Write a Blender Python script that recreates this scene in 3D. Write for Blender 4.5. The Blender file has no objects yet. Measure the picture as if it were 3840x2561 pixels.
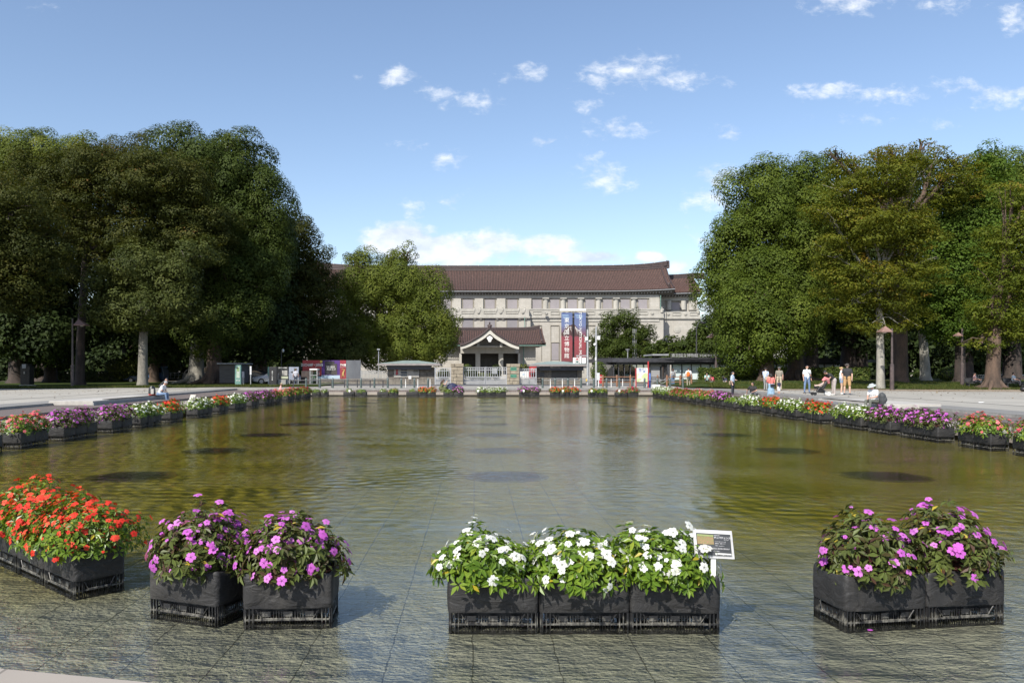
import bpy, bmesh, math, random
import numpy as np
from mathutils import Vector, Matrix

# ------------------------------------------------------------------ frame
F = 3000.0; VX = 1782.0; VY = 1387.0; CAMZ = 2.0      # photo pixels -> metres
def PX(px, Y): return (px - VX) / F * Y
def PZ(py, Y): return CAMZ - (py - VY) / F * Y
def YG(py, z=.5): return (CAMZ - z) * F / (py - VY)   # depth of a ground point seen at row py
SC = bpy.context.scene
COL = SC.collection
RNG = np.random.default_rng(7)
random.seed(7)
SUN_A, SUN_E = math.radians(32), math.radians(43)

# ------------------------------------------------------------------ materials
MATS = {}
def nodes(name):
    m = bpy.data.materials.new(name); m.use_nodes = True
    nt = m.node_tree; nt.nodes.clear()
    out = nt.nodes.new('ShaderNodeOutputMaterial')
    return m, nt, out
def N(nt, typ, **kw):
    n = nt.nodes.new(typ)
    for k, v in kw.items():
        if k in n.inputs.keys(): n.inputs[k].default_value = v
        else: setattr(n, k, v)
    return n
def L(nt, a, b): nt.links.new(a, b)
def col4(c): return (c[0], c[1], c[2], 1.0)
def mixrgb(nt, fac, a, b, mode='MIX'):
    n = nt.nodes.new('ShaderNodeMix'); n.data_type = 'RGBA'; n.blend_type = mode
    for s, v in ((0, fac), (6, a), (7, b)):
        if isinstance(v, (int, float)): n.inputs[s].default_value = v
        elif isinstance(v, tuple): n.inputs[s].default_value = col4(v)
        else: L(nt, v, n.inputs[s])
    return n.outputs[2]
def math_(nt, op, a, b=None, c=None, clamp=False):
    n = nt.nodes.new('ShaderNodeMath'); n.operation = op; n.use_clamp = clamp
    for s, v in ((0, a), (1, b), (2, c)):
        if v is None: continue
        if isinstance(v, (int, float)): n.inputs[s].default_value = v
        else: L(nt, v, n.inputs[s])
    return n.outputs[0]
def ramp(nt, fac, stops, interp='LINEAR'):
    r = nt.nodes.new('ShaderNodeValToRGB'); r.color_ramp.interpolation = interp
    e = r.color_ramp.elements
    while len(e) < len(stops): e.new(0.5)
    for el, (p, c) in zip(e, stops):
        el.position = p; el.color = col4(c) if isinstance(c, tuple) else (c, c, c, 1)
    L(nt, fac, r.inputs[0]); return r.outputs[0]
def noise(nt, scale, detail=4, rough=.55, vec=None, dist=0.0):
    n = N(nt, 'ShaderNodeTexNoise'); n.inputs['Scale'].default_value = scale
    n.inputs['Detail'].default_value = detail; n.inputs['Roughness'].default_value = rough
    n.inputs['Distortion'].default_value = dist
    if vec is not None: L(nt, vec, n.inputs['Vector'])
    return n.outputs[0]
def pos(nt, scale=(1, 1, 1), obj=False):
    if obj:
        g = N(nt, 'ShaderNodeTexCoord'); o = g.outputs['Object']
    else:
        g = N(nt, 'ShaderNodeNewGeometry'); o = g.outputs['Position']
    if scale == (1, 1, 1): return o
    m = N(nt, 'ShaderNodeMapping'); m.inputs['Scale'].default_value = scale
    L(nt, o, m.inputs['Vector']); return m.outputs[0]
def mat(name, c, c2=None, sc=3.0, rough=.7, bump=0.0, bsc=None, metal=0.0, detail=4, spec=.5, scale=(1,1,1), obj=False, lo=.35, hi=.65, emit=0, fine=0.0):
    if name in MATS: return MATS[name]
    m, nt, out = nodes(name)
    b = N(nt, 'ShaderNodeBsdfPrincipled')
    b.inputs['Roughness'].default_value = rough; b.inputs['Metallic'].default_value = metal
    b.inputs['Specular IOR Level'].default_value = spec
    if c2 is None: c2 = tuple(v * .82 for v in c)
    v = pos(nt, scale, obj)
    n1 = noise(nt, sc, detail, vec=v)
    cc = ramp(nt, n1, [(lo, c2), (hi, c)])
    if fine:
        n2 = noise(nt, sc * 9, 3, vec=v)
        cc = mixrgb(nt, fine, cc, ramp(nt, n2, [(.3, .35), (.7, 1.0)]), 'MULTIPLY')
    L(nt, cc, b.inputs['Base Color'])
    if bump:
        bp = N(nt, 'ShaderNodeBump'); bp.inputs['Strength'].default_value = 1; bp.inputs['Distance'].default_value = bump
        L(nt, noise(nt, bsc or sc * 4, 4, vec=v), bp.inputs['Height']); L(nt, bp.outputs[0], b.inputs['Normal'])
    if emit:
        b.inputs['Emission Color'].default_value = col4(c); b.inputs['Emission Strength'].default_value = emit
    L(nt, b.outputs[0], out.inputs[0]); MATS[name] = m; return m
def leafmat(name, stops, rough=.5, trans=.35, spec=.35):
    if 'petal' not in name and 'impatiens' not in name: rough, spec = .62, .16
    """leaf colour picked per leaf from the 'rnd' face attribute"""
    m, nt, out = nodes(name)
    a = N(nt, 'ShaderNodeAttribute'); a.attribute_name = 'rnd'
    c = ramp(nt, a.outputs['Fac'], stops)
    b = N(nt, 'ShaderNodeBsdfPrincipled'); b.inputs['Roughness'].default_value = rough
    b.inputs['Specular IOR Level'].default_value = spec
    L(nt, c, b.inputs['Base Color'])
    t = N(nt, 'ShaderNodeBsdfTranslucent'); L(nt, mixrgb(nt, 1.0, c, (1.3, 1.25, .6), 'MULTIPLY'), t.inputs[0])
    mx = N(nt, 'ShaderNodeMixShader'); mx.inputs[0].default_value = trans
    L(nt, b.outputs[0], mx.inputs[1]); L(nt, t.outputs[0], mx.inputs[2]); L(nt, mx.outputs[0], out.inputs[0])
    MATS[name] = m; return m

# ------------------------------------------------------------------ mesh builder
class MB:
    def __init__(s): s.v = []; s.f = []; s.m = []; s.mi = 0
    def add(s, vs, fs):
        o = len(s.v); s.v.extend([tuple(v) for v in vs])
        for f in fs: s.f.append(tuple(i + o for i in f)); s.m.append(s.mi)
        return s
    def box(s, x0, x1, y0, y1, z0, z1):
        if x0 > x1: x0, x1 = x1, x0
        if y0 > y1: y0, y1 = y1, y0
        if z0 > z1: z0, z1 = z1, z0
        return s.add([(x0,y0,z0),(x1,y0,z0),(x1,y1,z0),(x0,y1,z0),(x0,y0,z1),(x1,y0,z1),(x1,y1,z1),(x0,y1,z1)],
              [(0,3,2,1),(4,5,6,7),(0,1,5,4),(1,2,6,5),(2,3,7,6),(3,0,4,7)])
    def pbox(s, px0, px1, py0, py1, Y, d, out=0.0):
        """box whose front face fills the given photo rectangle at depth Y-out and which is d deep"""
        return s.box(PX(px0, Y), PX(px1, Y), Y - out, Y + d, PZ(py1, Y), PZ(py0, Y))
    def prism(s, poly, y0, y1):
        """polygon in (x,z), extruded along y"""
        n = len(poly)
        vs = [(x, y0, z) for x, z in poly] + [(x, y1, z) for x, z in poly]
        fs = [tuple(range(n)), tuple(range(2*n-1, n-1, -1))] + [(i, i+n, (i+1) % n + n, (i+1) % n) for i in range(n)]
        return s.add(vs, fs)
    def flat(s, poly, z0, z1):
        """polygon in (x,y), extruded along z"""
        n = len(poly)
        vs = [(x, y, z0) for x, y in poly] + [(x, y, z1) for x, y in poly]
        fs = [tuple(range(n-1, -1, -1)), tuple(range(n, 2*n))] + [(i, (i+1) % n, (i+1) % n + n, i+n) for i in range(n)]
        return s.add(vs, fs)
    def tube(s, pts, rad, n=8, cap=True):
        pts = [Vector(p) for p in pts]
        if not hasattr(rad, '__len__'): rad = [rad] * len(pts)
        vs = []; up = None
        for i, p in enumerate(pts):
            d = (pts[min(i+1, len(pts)-1)] - pts[max(i-1, 0)])
            d = d.normalized() if d.length > 1e-9 else Vector((0,0,1))
            if up is None:
                up = Vector((1,0,0)) if abs(d.x) < .9 else Vector((0,1,0))
            a = (up - d * up.dot(d)).normalized(); b = d.cross(a); up = a
            for k in range(n):
                t = 2 * math.pi * k / n
                vs.append(p + (a * math.cos(t) + b * math.sin(t)) * rad[i])
        fs = []
        for i in range(len(pts) - 1):
            for k in range(n):
                k2 = (k + 1) % n
                fs.append((i*n+k, i*n+k2, (i+1)*n+k2, (i+1)*n+k))
        if cap:
            fs.append(tuple(range(n-1, -1, -1))); fs.append(tuple(range((len(pts)-1)*n, len(pts)*n)))
        return s.add(vs, fs)
    def ball(s, c, r, nu=10, nv=7, noise_=0.0, rng=None):
        if not hasattr(r, '__len__'): r = (r, r, r)
        vs = [(c[0], c[1], c[2] - r[2])]
        for j in range(1, nv):
            ph = -math.pi/2 + math.pi * j / nv
            for i in range(nu):
                th = 2 * math.pi * i / nu; k = 1 + (random.uniform(-noise_, noise_) if noise_ else 0)
                vs.append((c[0] + r[0]*k*math.cos(ph)*math.cos(th), c[1] + r[1]*k*math.cos(ph)*math.sin(th), c[2] + r[2]*k*math.sin(ph)))
        vs.append((c[0], c[1], c[2] + r[2])); top = len(vs) - 1
        fs = [(0, 1 + (i+1) % nu, 1 + i) for i in range(nu)]
        for j in range(nv - 2):
            for i in range(nu):
                a = 1 + j*nu; i2 = (i+1) % nu
                fs.append((a+i, a+i2, a+nu+i2, a+nu+i))
        a = 1 + (nv-2)*nu
        fs += [(a+i, a+(i+1) % nu, top) for i in range(nu)]
        return s.add(vs, fs)
    def cone(s, c, r0, r1, z0, z1, n=16):
        return s.tube([(c[0], c[1], z0), (c[0], c[1], z1)], [r0, r1], n)
    def build(s, name, mats, parent=None, smooth=False, bevel=0, loc=None):
        me = bpy.data.meshes.new(name)
        me.from_pydata(s.v, [], s.f)
        if not isinstance(mats, (list, tuple)): mats = [mats]
        for m in mats: me.materials.append(m)
        if len(mats) > 1: me.polygons.foreach_set('material_index', s.m)
        if smooth: me.polygons.foreach_set('use_smooth', [True] * len(me.polygons))
        me.update()
        o = bpy.data.objects.new(name, me); COL.objects.link(o)
        if parent is not None: o.parent = parent
        if loc is not None: o.location = loc
        if bevel:
            md = o.modifiers.new('bevel', 'BEVEL'); md.width = bevel; md.segments = 2; md.limit_method = 'ANGLE'
        return o
def tag(o, label=None, cat=None, group=None, kind=None):
    if label: o['label'] = label
    if cat: o['category'] = cat
    if group: o['group'] = group
    if kind: o['kind'] = kind
    return o
def empty(name, loc=(0,0,0), rz=0, label=None, cat=None, group=None):
    o = bpy.data.objects.new(name, None); COL.objects.link(o)
    o.location = loc; o.rotation_euler = (0, 0, rz); o.empty_display_size = .2
    return tag(o, label, cat, group)
def copy_tree(o, parent=None):
    c = o.copy(); COL.objects.link(c); c.parent = parent
    for ch in list(o.children): copy_tree(ch, c)
    return c
def fast_mesh(name, verts, faces_n, mats, rnd=None, midx=None, smooth=False):
    """verts (n*k,3); every k vertices one face"""
    k = faces_n; nv = len(verts); nf = nv // k
    me = bpy.data.meshes.new(name)
    me.vertices.add(nv); me.vertices.foreach_set('co', np.ascontiguousarray(verts, dtype=np.float32).ravel())
    me.loops.add(nv); me.loops.foreach_set('vertex_index', np.arange(nv, dtype=np.int32))
    me.polygons.add(nf); me.polygons.foreach_set('loop_start', np.arange(0, nv, k, dtype=np.int32))
    try: me.polygons.foreach_set('loop_total', np.full(nf, k, dtype=np.int32))
    except Exception: pass
    for m in (mats if isinstance(mats, (list, tuple)) else [mats]): me.materials.append(m)
    if midx is not None: me.polygons.foreach_set('material_index', midx)
    if rnd is not None:
        at = me.attributes.new('rnd', 'FLOAT', 'FACE'); at.data.foreach_set('value', rnd.astype(np.float32))
    me.update(calc_edges=True); me.validate()
    return me
def link(name, me, parent=None, loc=None):
    o = bpy.data.objects.new(name, me); COL.objects.link(o)
    if parent is not None: o.parent = parent
    if loc is not None: o.location = loc
    return o
def text(s, size, m, loc, name='lettering', parent=None, align='CENTER', ext=.004, rot=(math.pi/2,0,0), vert=False, sx=1.0, bold=0.0, spacing=1.0):
    cu = bpy.data.curves.new(name, 'FONT'); cu.body = s; cu.size = size; cu.align_x = align; cu.align_y = 'CENTER'
    cu.extrude = ext; cu.offset = bold; cu.resolution_u = 2; cu.space_character = spacing
    if vert: cu.space_line = .95
    o = bpy.data.objects.new(name, cu); COL.objects.link(o)
    dg = bpy.context.evaluated_depsgraph_get(); me = bpy.data.meshes.new_from_object(o.evaluated_get(dg))
    bpy.data.objects.remove(o); bpy.data.curves.remove(cu)
    me.materials.clear(); me.materials.append(m)
    r = link(name, me, parent, loc); r.rotation_euler = rot; r.scale = (sx, 1, 1)
    return r
def nrm(a): return a / np.maximum(np.linalg.norm(a, axis=1, keepdims=True), 1e-9)

# ------------------------------------------------------------------ common materials
M_conc = mat('pale_concrete', (.50,.48,.44), (.40,.38,.345), sc=.6, rough=.85, bump=.004, fine=.3)
M_kerb = mat('kerb_stone', (.36,.35,.33), (.24,.235,.22), sc=1.5, rough=.85, bump=.004, fine=.4)
M_white = mat('white_paint', (.78,.78,.76), (.70,.70,.68), sc=3, rough=.5)
M_black = mat('black_paint', (.02,.02,.022), (.012,.012,.013), sc=5, rough=.45)
M_dark = mat('dark_grey_metal', (.055,.056,.06), (.035,.035,.04), sc=3, rough=.5)
M_pole = mat('brown_steel', (.10,.075,.07), (.06,.045,.045), sc=4, rough=.5)
M_steel = mat('galvanised_steel', (.45,.46,.47), (.33,.34,.35), sc=6, rough=.45, metal=.3)
M_grey = mat('grey_paint', (.30,.31,.32), (.22,.23,.24), sc=3, rough=.55)
M_green = mat('green_grey_steel', (.085,.11,.105), (.05,.07,.068), sc=5, rough=.5)
M_brownpost = mat('rust_brown_post', (.26,.13,.07), (.17,.085,.05), sc=5, rough=.6)
M_glass = mat('dark_window_glass', (.02,.024,.028), (.012,.014,.016), rough=.06, spec=.8)
M_red = mat('red_board', (.42,.035,.04), (.34,.028,.03), sc=1, rough=.5)
# ------------------------------------------------------------------ camera, light, sky
cam = bpy.data.cameras.new('camera'); co = bpy.data.objects.new('camera', cam); COL.objects.link(co)
co.location = (0, 0, CAMZ); co.rotation_euler = (math.pi/2, 0, 0)
cam.sensor_width = 36; cam.lens = 36 * F / 3840; cam.shift_x = (1920 - VX) / 3840; cam.shift_y = (VY - 1280.5) / 3840
cam.clip_end = 5000; cam.clip_start = .1
SC.camera = co
cy = SC.cycles; cy.max_bounces = 5; cy.diffuse_bounces = 2; cy.glossy_bounces = 3; cy.transmission_bounces = 3; cy.transparent_max_bounces = 8; cy.caustics_reflective = False; cy.caustics_refractive = False
sl = bpy.data.lights.new('sun', 'SUN'); so = bpy.data.objects.new('sun', sl); COL.objects.link(so)
sdir = Vector((-math.sin(SUN_A)*math.cos(SUN_E), -math.cos(SUN_A)*math.cos(SUN_E), math.sin(SUN_E)))
so.rotation_euler = sdir.to_track_quat('Z', 'Y').to_euler()
sl.energy = 4.6; sl.angle = math.radians(.5); sl.color = (1.0, .95, .86)
SC.view_settings.view_transform = 'Standard'; SC.view_settings.look = 'None'
SC.view_settings.exposure = 0.5; SC.view_settings.gamma = 1

w = bpy.data.worlds.new('World'); SC.world = w; w.use_nodes = True
nt = w.node_tree; nt.nodes.clear()
wo = nt.nodes.new('ShaderNodeOutputWorld'); bg = nt.nodes.new('ShaderNodeBackground'); bg.inputs[1].default_value = .134
L(nt, bg.outputs[0], wo.inputs[0])
sky = nt.nodes.new('ShaderNodeTexSky'); sky.sky_type = 'NISHITA'; sky.sun_disc = False
sky.sun_elevation = SUN_E; sky.sun_rotation = math.pi + SUN_A; sky.altitude = 50; sky.air_density = 1.0; sky.dust_density = .8; sky.ozone_density = 2.2
tc = nt.nodes.new('ShaderNodeTexCoord')
sep = nt.nodes.new('ShaderNodeSeparateXYZ'); L(nt, tc.outputs['Generated'], sep.inputs[0])
yy = math_(nt, 'MAXIMUM', sep.outputs[1], .05)
u = math_(nt, 'DIVIDE', sep.outputs[0], yy); v = math_(nt, 'DIVIDE', sep.outputs[2], yy)
comb = nt.nodes.new('ShaderNodeCombineXYZ'); L(nt, u, comb.inputs[0]); L(nt, math_(nt, 'MULTIPLY', v, 1.7), comb.inputs[1])
wn1 = noise(nt, 16, 6, .6, comb.outputs[0]); wn2 = noise(nt, 55, 5, .62, comb.outputs[0], dist=.3)
wn3 = noise(nt, 7, 3, .5, comb.outputs[0])
# banks of cumulus and small fair weather clouds: direction, spread, density
CL = [(1500,905,170,85,1.6),(1660,940,240,75,1.5),(1850,915,130,65,1.0),(2050,925,160,50,1.2),(2200,965,190,30,1.1),(2440,965,70,25,1.2),(1750,960,420,50,.7),
      (2540,1000,50,30,1.1),(2660,1150,70,45,.9),(2700,660,110,60,.7),(2680,740,110,55,.62),(2640,900,60,60,.35),
      (2360,270,190,60,.78),(2530,300,170,35,.72),(2250,300,110,45,.5),(2320,480,115,42,.75),(2050,533,80,26,.6),(1485,285,65,38,.72),(1990,275,70,40,.66),
      (1770,395,110,40,.6),(1640,350,60,30,.42),(2200,400,60,26,.5),(2290,670,95,55,.62),(1700,755,75,30,.55),(1540,790,40,40,.45),(1670,590,60,30,.38),(2200,610,50,40,.3),
      (3090,345,130,30,.62),(3330,360,160,35,.55),(3190,440,150,20,.45),(3760,355,170,50,.62),(3640,330,150,40,.4),(2740,500,60,25,.36),
      (3180,20,110,50,.55),(3480,15,120,40,.6),(3800,50,90,70,.6),(170,25,90,30,.42),(1900,290,30,20,.3),(1340,290,25,15,.4),(3500,470,60,20,.35),(1550,560,60,20,.25)]
total = None
for (cx, cy, rx, ry, dn) in CL:
    a = math_(nt, 'MULTIPLY', math_(nt, 'SUBTRACT', u, (cx - VX) / F), F / rx)
    b = math_(nt, 'MULTIPLY', math_(nt, 'SUBTRACT', v, (VY - cy) / F), F / ry)
    d = math_(nt, 'ADD', math_(nt, 'MULTIPLY', a, a), math_(nt, 'MULTIPLY', b, b))
    k = math_(nt, 'MULTIPLY', math_(nt, 'SUBTRACT', 1.0, math_(nt, 'SQRT', d)), dn*(.8 if dn < .85 else 1.45))
    total = k if total is None else math_(nt, 'MAXIMUM', total, k)
nz = math_(nt, 'ADD', math_(nt, 'MULTIPLY', math_(nt, 'SUBTRACT', wn1, .5), 1.7), math_(nt, 'MULTIPLY', math_(nt, 'SUBTRACT', wn2, .5), 1.5))
front = math_(nt, 'GREATER_THAN', sep.outputs[1], .05)
total = math_(nt, 'MULTIPLY', math_(nt, 'ADD', total, nz), front)
back = math_(nt, 'MULTIPLY', math_(nt, 'SUBTRACT', noise(nt, 3.2, 6, .6, tc.outputs['Generated']), .56), 2.5)
total = math_(nt, 'ADD', total, math_(nt, 'MULTIPLY', back, math_(nt, 'SUBTRACT', 1.0, front)))
mr = nt.nodes.new('ShaderNodeMapRange'); mr.interpolation_type = 'SMOOTHSTEP'
mr.inputs[1].default_value = -.06; mr.inputs[2].default_value = .95; L(nt, total, mr.inputs[0])
ccol = ramp(nt, math_(nt, 'ADD', math_(nt, 'MULTIPLY', wn1, .9), math_(nt, 'MULTIPLY', wn3, .3)), [(.45, (3.9,4.4,5.2)), (.68, (5.9,6.1,6.4))])
skyc = mixrgb(nt, 1.0, sky.outputs[0], (1.05,1.0,.98), 'MULTIPLY')
cm = mixrgb(nt, math_(nt, 'MULTIPLY', mr.outputs[0], .88), skyc, ccol)
L(nt, cm, bg.inputs[0])

# ------------------------------------------------------------------ ground rings
P0 = [(-12.6,60.9),(-12.6,13),(-6.2,6.3),(-2.74,4.615),(-1.73,4.395),(0,4.2),(3.2,4.15),(7.5,6.2),(14.0,13),(14.0,60.9)]
P1 = [(-16.2,62.4),(-16.2,11),(-7.6,3.8),(-3.6,2.4),(-2,2.1),(0,1.9),(4,1.9),(9,3.8),(16.2,11),(16.2,62.4)]
P2 = [(-19,63.8),(-19,10),(-8.5,1.7),(-4,.4),(-2,0),(0,-.2),(4,-.2),(10,1.7),(18.1,10),(18.1,63.8)]
P3 = [(-90,74.5),(-90,-30),(-60,-40),(-20,-40),(-5,-40),(0,-40),(10,-40),(40,-40),(90,-30),(90,74.5)]
P4 = [(-1800,1500),(-1800,-600),(-900,-900),(-300,-900),(-60,-900),(0,-900),(100,-900),(900,-900),(1800,-600),(1800,1500)]
def ring(name, A, B, z, m, zb=None):
    mb = MB(); n = len(A)
    vs = [(x, y, z) for x, y in A] + [(x, y, z) for x, y in B]
    mb.add(vs, [(i, i+n, (i+1) % n + n, (i+1) % n) for i in range(n)])
    if zb is not None:
        k = len(mb.v); mb.add([(x, y, z) for x, y in A] + [(x, y, zb) for x, y in A], [(i, (i+1) % n, (i+1) % n + n, i + n) for i in range(n)])
    return tag(mb.build(name, m), kind='structure')
def paving(name, c1, c2, joint, sx, sy, rough=.85):
    m, nt, out = nodes(name); b = N(nt, 'ShaderNodeBsdfPrincipled'); b.inputs['Roughness'].default_value = rough
    br = N(nt, 'ShaderNodeTexBrick'); br.inputs['Scale'].default_value = 1; br.inputs['Brick Width'].default_value = sx; br.inputs['Row Height'].default_value = sy
    br.inputs['Mortar Size'].default_value = joint; br.inputs['Mortar Smooth'].default_value = .3; br.offset = .5
    br.inputs['Color1'].default_value = col4(c1); br.inputs['Color2'].default_value = col4(c2); br.inputs['Mortar'].default_value = col4(tuple(v*.6 for v in c2))
    L(nt, pos(nt), br.inputs['Vector'])
    c = mixrgb(nt, .5, br.outputs['Color'], ramp(nt, noise(nt, .25, 5), [(.35, .72), (.65, 1.0)]), 'MULTIPLY')
    c = mixrgb(nt, .45, c, ramp(nt, noise(nt, 14, 4), [(.3, .6), (.7, 1.0)]), 'MULTIPLY')
    L(nt, c, b.inputs['Base Color'])
    L(nt, b.outputs[0], out.inputs[0]); MATS[name] = m; return m
M_plaza = paving('plaza_paving', (.43,.405,.355), (.375,.355,.31), .022, 2.4, 2.4)
M_band = paving('grey_paving', (.27,.26,.245), (.24,.235,.22), .01, .6, .3)
M_cop = paving('granite_coping', (.40,.35,.30), (.36,.32,.275), .012, .9, 3.5)
def earthmat():
    m, nt, out = nodes('earth'); b = N(nt, 'ShaderNodeBsdfPrincipled'); b.inputs['Roughness'].default_value = .95
    c = ramp(nt, noise(nt, .35, 6), [(.4, (.10,.085,.06)), (.6, (.17,.15,.11))])
    c = mixrgb(nt, .5, c, ramp(nt, noise(nt, 8, 5), [(.3, .55), (.7, 1.0)]), 'MULTIPLY')
    L(nt, c, b.inputs['Base Color']); L(nt, b.outputs[0], out.inputs[0]); MATS['earth'] = m; return m
M_earth = earthmat()
def deckmat():
    m, nt, out = nodes('timber_deck'); b = N(nt, 'ShaderNodeBsdfPrincipled'); b.inputs['Roughness'].default_value = .8
    wv = N(nt, 'ShaderNodeTexWave'); wv.wave_type = 'BANDS'; wv.bands_direction = 'X'; wv.inputs['Scale'].default_value = 2.2; wv.inputs['Distortion'].default_value = 0
    L(nt, pos(nt), wv.inputs['Vector'])
    c = mixrgb(nt, 1.0, ramp(nt, noise(nt, 1.2, 5, vec=pos(nt, (4,.3,1))), [(.3, (.115,.09,.08)), (.7, (.18,.15,.135))]), ramp(nt, wv.outputs[0], [(.0, .35), (.12, 1.0)]), 'MULTIPLY')
    L(nt, c, b.inputs['Base Color']); L(nt, b.outputs[0], out.inputs[0]); return m
M_deck = deckmat()
ring('ground', P3, P4, .5, M_earth)
ring('plaza', P2, P3, .5, M_plaza)
# grey band and kerb at the plaza edge
P2b = [(x + (1 if x > 0 else -1) * 1.5 if abs(x) > 15 else x, y + (0 if y < 20 else 1.3)) for x, y in P2]
bd = MB()
for s, x0 in ((-1, -19.0), (1, 18.1)): bd.box(x0, x0 + s*1.7, 6, 65.4, .504, .508)
bd.box(-19, 18.1, 64.1, 65.6, .504, .508)
tag(bd.build('pavement', M_band), kind='structure')
lines = MB()                                         # drainage slots in the paving
for x in (-23.5, 22.6): lines.box(x, x+.09, 5, 74, .504, .507)
lines.box(-19, 18, 69, 69.1, .504, .507)
tag(lines.build('pavement_drain', M_dark), kind='structure')
def inset(P, d):
    cx, cy = .7, 34
    return [(x + (d if x < cx else -d), y + (d if y < cy else -d)) for x, y in P]
# deck ring, with risers; coping ring with its face over the water
rr = ring('path', P1, P2, .40, M_deck, .25)
kb = MB(); n = len(P2)
kb.add([(x,y,.5) for x,y in P2] + [(x,y,.36) for x,y in P2], [(i, i+1, i+1+n, i+n) for i in list(range(n-1))] + [(n-1, 0, n, 2*n-1)])
tag(kb.build('kerb', M_kerb), kind='structure')
ring('pool_edge', P0, P1, .28, M_cop, .10)
wl = MB(); Pw = [(x + (-.08 if x < .7 else .08), y + (-.08 if y < 20 else .08)) for x, y in P0]
wl.add([(x,y,.12) for x,y in Pw] + [(x,y,-.2) for x,y in Pw], [(i, (i+1) % n, (i+1) % n + n, i + n) for i in range(n)])
wl.add([(x,y,.10) for x,y in P0] + [(x,y,.10) for x,y in Pw], [(i, (i+1) % n, (i+1) % n + n, i + n) for i in range(n)])
tag(wl.build('pool_wall', mat('wet_stone', (.10,.09,.07), (.05,.045,.03), sc=2, rough=.5)), kind='structure')

# pool floor: stone slabs under a skin of algae, thin towards the near end
def floormat():
    m, nt, out = nodes('pool_floor'); b = N(nt, 'ShaderNodeBsdfPrincipled'); b.inputs['Roughness'].default_value = .8
    p = pos(nt)
    br = N(nt, 'ShaderNodeTexBrick'); br.inputs['Brick Width'].default_value = .6; br.inputs['Row Height'].default_value = .6; br.offset = 0
    br.inputs['Scale'].default_value = 1; br.inputs['Mortar Size'].default_value = .008; br.inputs['Mortar Smooth'].default_value = .8
    wp = N(nt, 'ShaderNodeVectorMath'); wp.operation = 'ADD'
    ns = N(nt, 'ShaderNodeTexNoise'); ns.inputs['Scale'].default_value = 9; L(nt, p, ns.inputs['Vector'])
    sc_ = N(nt, 'ShaderNodeVectorMath'); sc_.operation = 'SCALE'; sc_.inputs[3].default_value = .035; L(nt, ns.outputs[1], sc_.inputs[0])
    L(nt, p, wp.inputs[0]); L(nt, sc_.outputs[0], wp.inputs[1]); L(nt, wp.outputs[0], br.inputs['Vector'])
    stone = ramp(nt, noise(nt, 9, 6, .7), [(.3, (.38,.375,.31)), (.7, (.54,.53,.45))])
    alg = ramp(nt, noise(nt, 1.1, 7, .65, dist=.6), [(.3, (.32,.265,.02)), (.7, (.52,.43,.038))])
    s = N(nt, 'ShaderNodeSeparateXYZ'); L(nt, p, s.inputs[0])
    mr = N(nt, 'ShaderNodeMapRange'); L(nt, s.outputs[1], mr.inputs[0]); mr.inputs[1].default_value = 6.0; mr.inputs[2].default_value = 14; mr.inputs[3].default_value = -.12; mr.inputs[4].default_value = .62
    f = math_(nt, 'MULTIPLY', math_(nt, 'SUBTRACT', math_(nt, 'ADD', mr.outputs[0], noise(nt, .8, 6, .7, dist=.5)), .42), 4.0, clamp=True)
    c = mixrgb(nt, f, stone, alg)
    c = mixrgb(nt, .45, c, ramp(nt, noise(nt, 22, 4, .7), [(.3, .5), (.7, 1.0)]), 'MULTIPLY')
    c = mixrgb(nt, math_(nt, 'MULTIPLY', br.outputs['Fac'], ramp(nt, noise(nt, 1.7, 3), [(.35, .6), (.6, 1.0)])), c, (.04,.04,.03))
    L(nt, c, b.inputs['Base Color']); L(nt, b.outputs[0], out.inputs[0]); return m
M_floor = floormat()
fl = MB(); fl.add([(x,y,-.055) for x,y in Pw], [tuple(range(n-1,-1,-1))])
fo = tag(fl.build('pool_floor', M_floor), kind='structure')
def gratemat():
    m, nt, out = nodes('dark_grating'); b = N(nt, 'ShaderNodeBsdfPrincipled'); b.inputs['Roughness'].default_value = .9
    tc = N(nt, 'ShaderNodeTexCoord'); ln = N(nt, 'ShaderNodeVectorMath'); ln.operation = 'LENGTH'; L(nt, tc.outputs['Object'], ln.inputs[0])
    r = math_(nt, 'ADD', ln.outputs['Value'], math_(nt, 'MULTIPLY', math_(nt, 'SUBTRACT', noise(nt, 4, 5, .7), .5), .45))     # algae creeps in from the rim
    c = ramp(nt, r, [(.30, (.030,.028,.016)), (.62, (.075,.064,.018)), (.86, (.24,.20,.022))])
    L(nt, c, b.inputs['Base Color']); L(nt, b.outputs[0], out.inputs[0]); return m
gr_m = gratemat()
for ci, xc in enumerate((-6.6, .6, 7.9)):
    for k in range(9):
        Y = 15.4 + k * 4.9
        g = MB()
        g.tube([(0,0,0),(0,0,.006)], .82, 40)
        g.tube([(0,0,.006),(0,0,.011)], [.72,.66], 40)
        for q in range(9): g.box(-.62, .62, -.6 + q*.15, -.575 + q*.15, -.001+.012, .017)
        o = g.build('fountain_grate', gr_m, loc=(xc, Y, -.0535))
        side = ('left', 'middle', 'right')[ci]
        ordn = ('nearest','second','third','fourth','fifth','sixth','seventh','eighth','farthest')[k]
        tag(o, f'round dark fountain grate under the water, {ordn} from the camera in the {side} row', 'grate', 'round grates on the pool floor')

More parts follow.
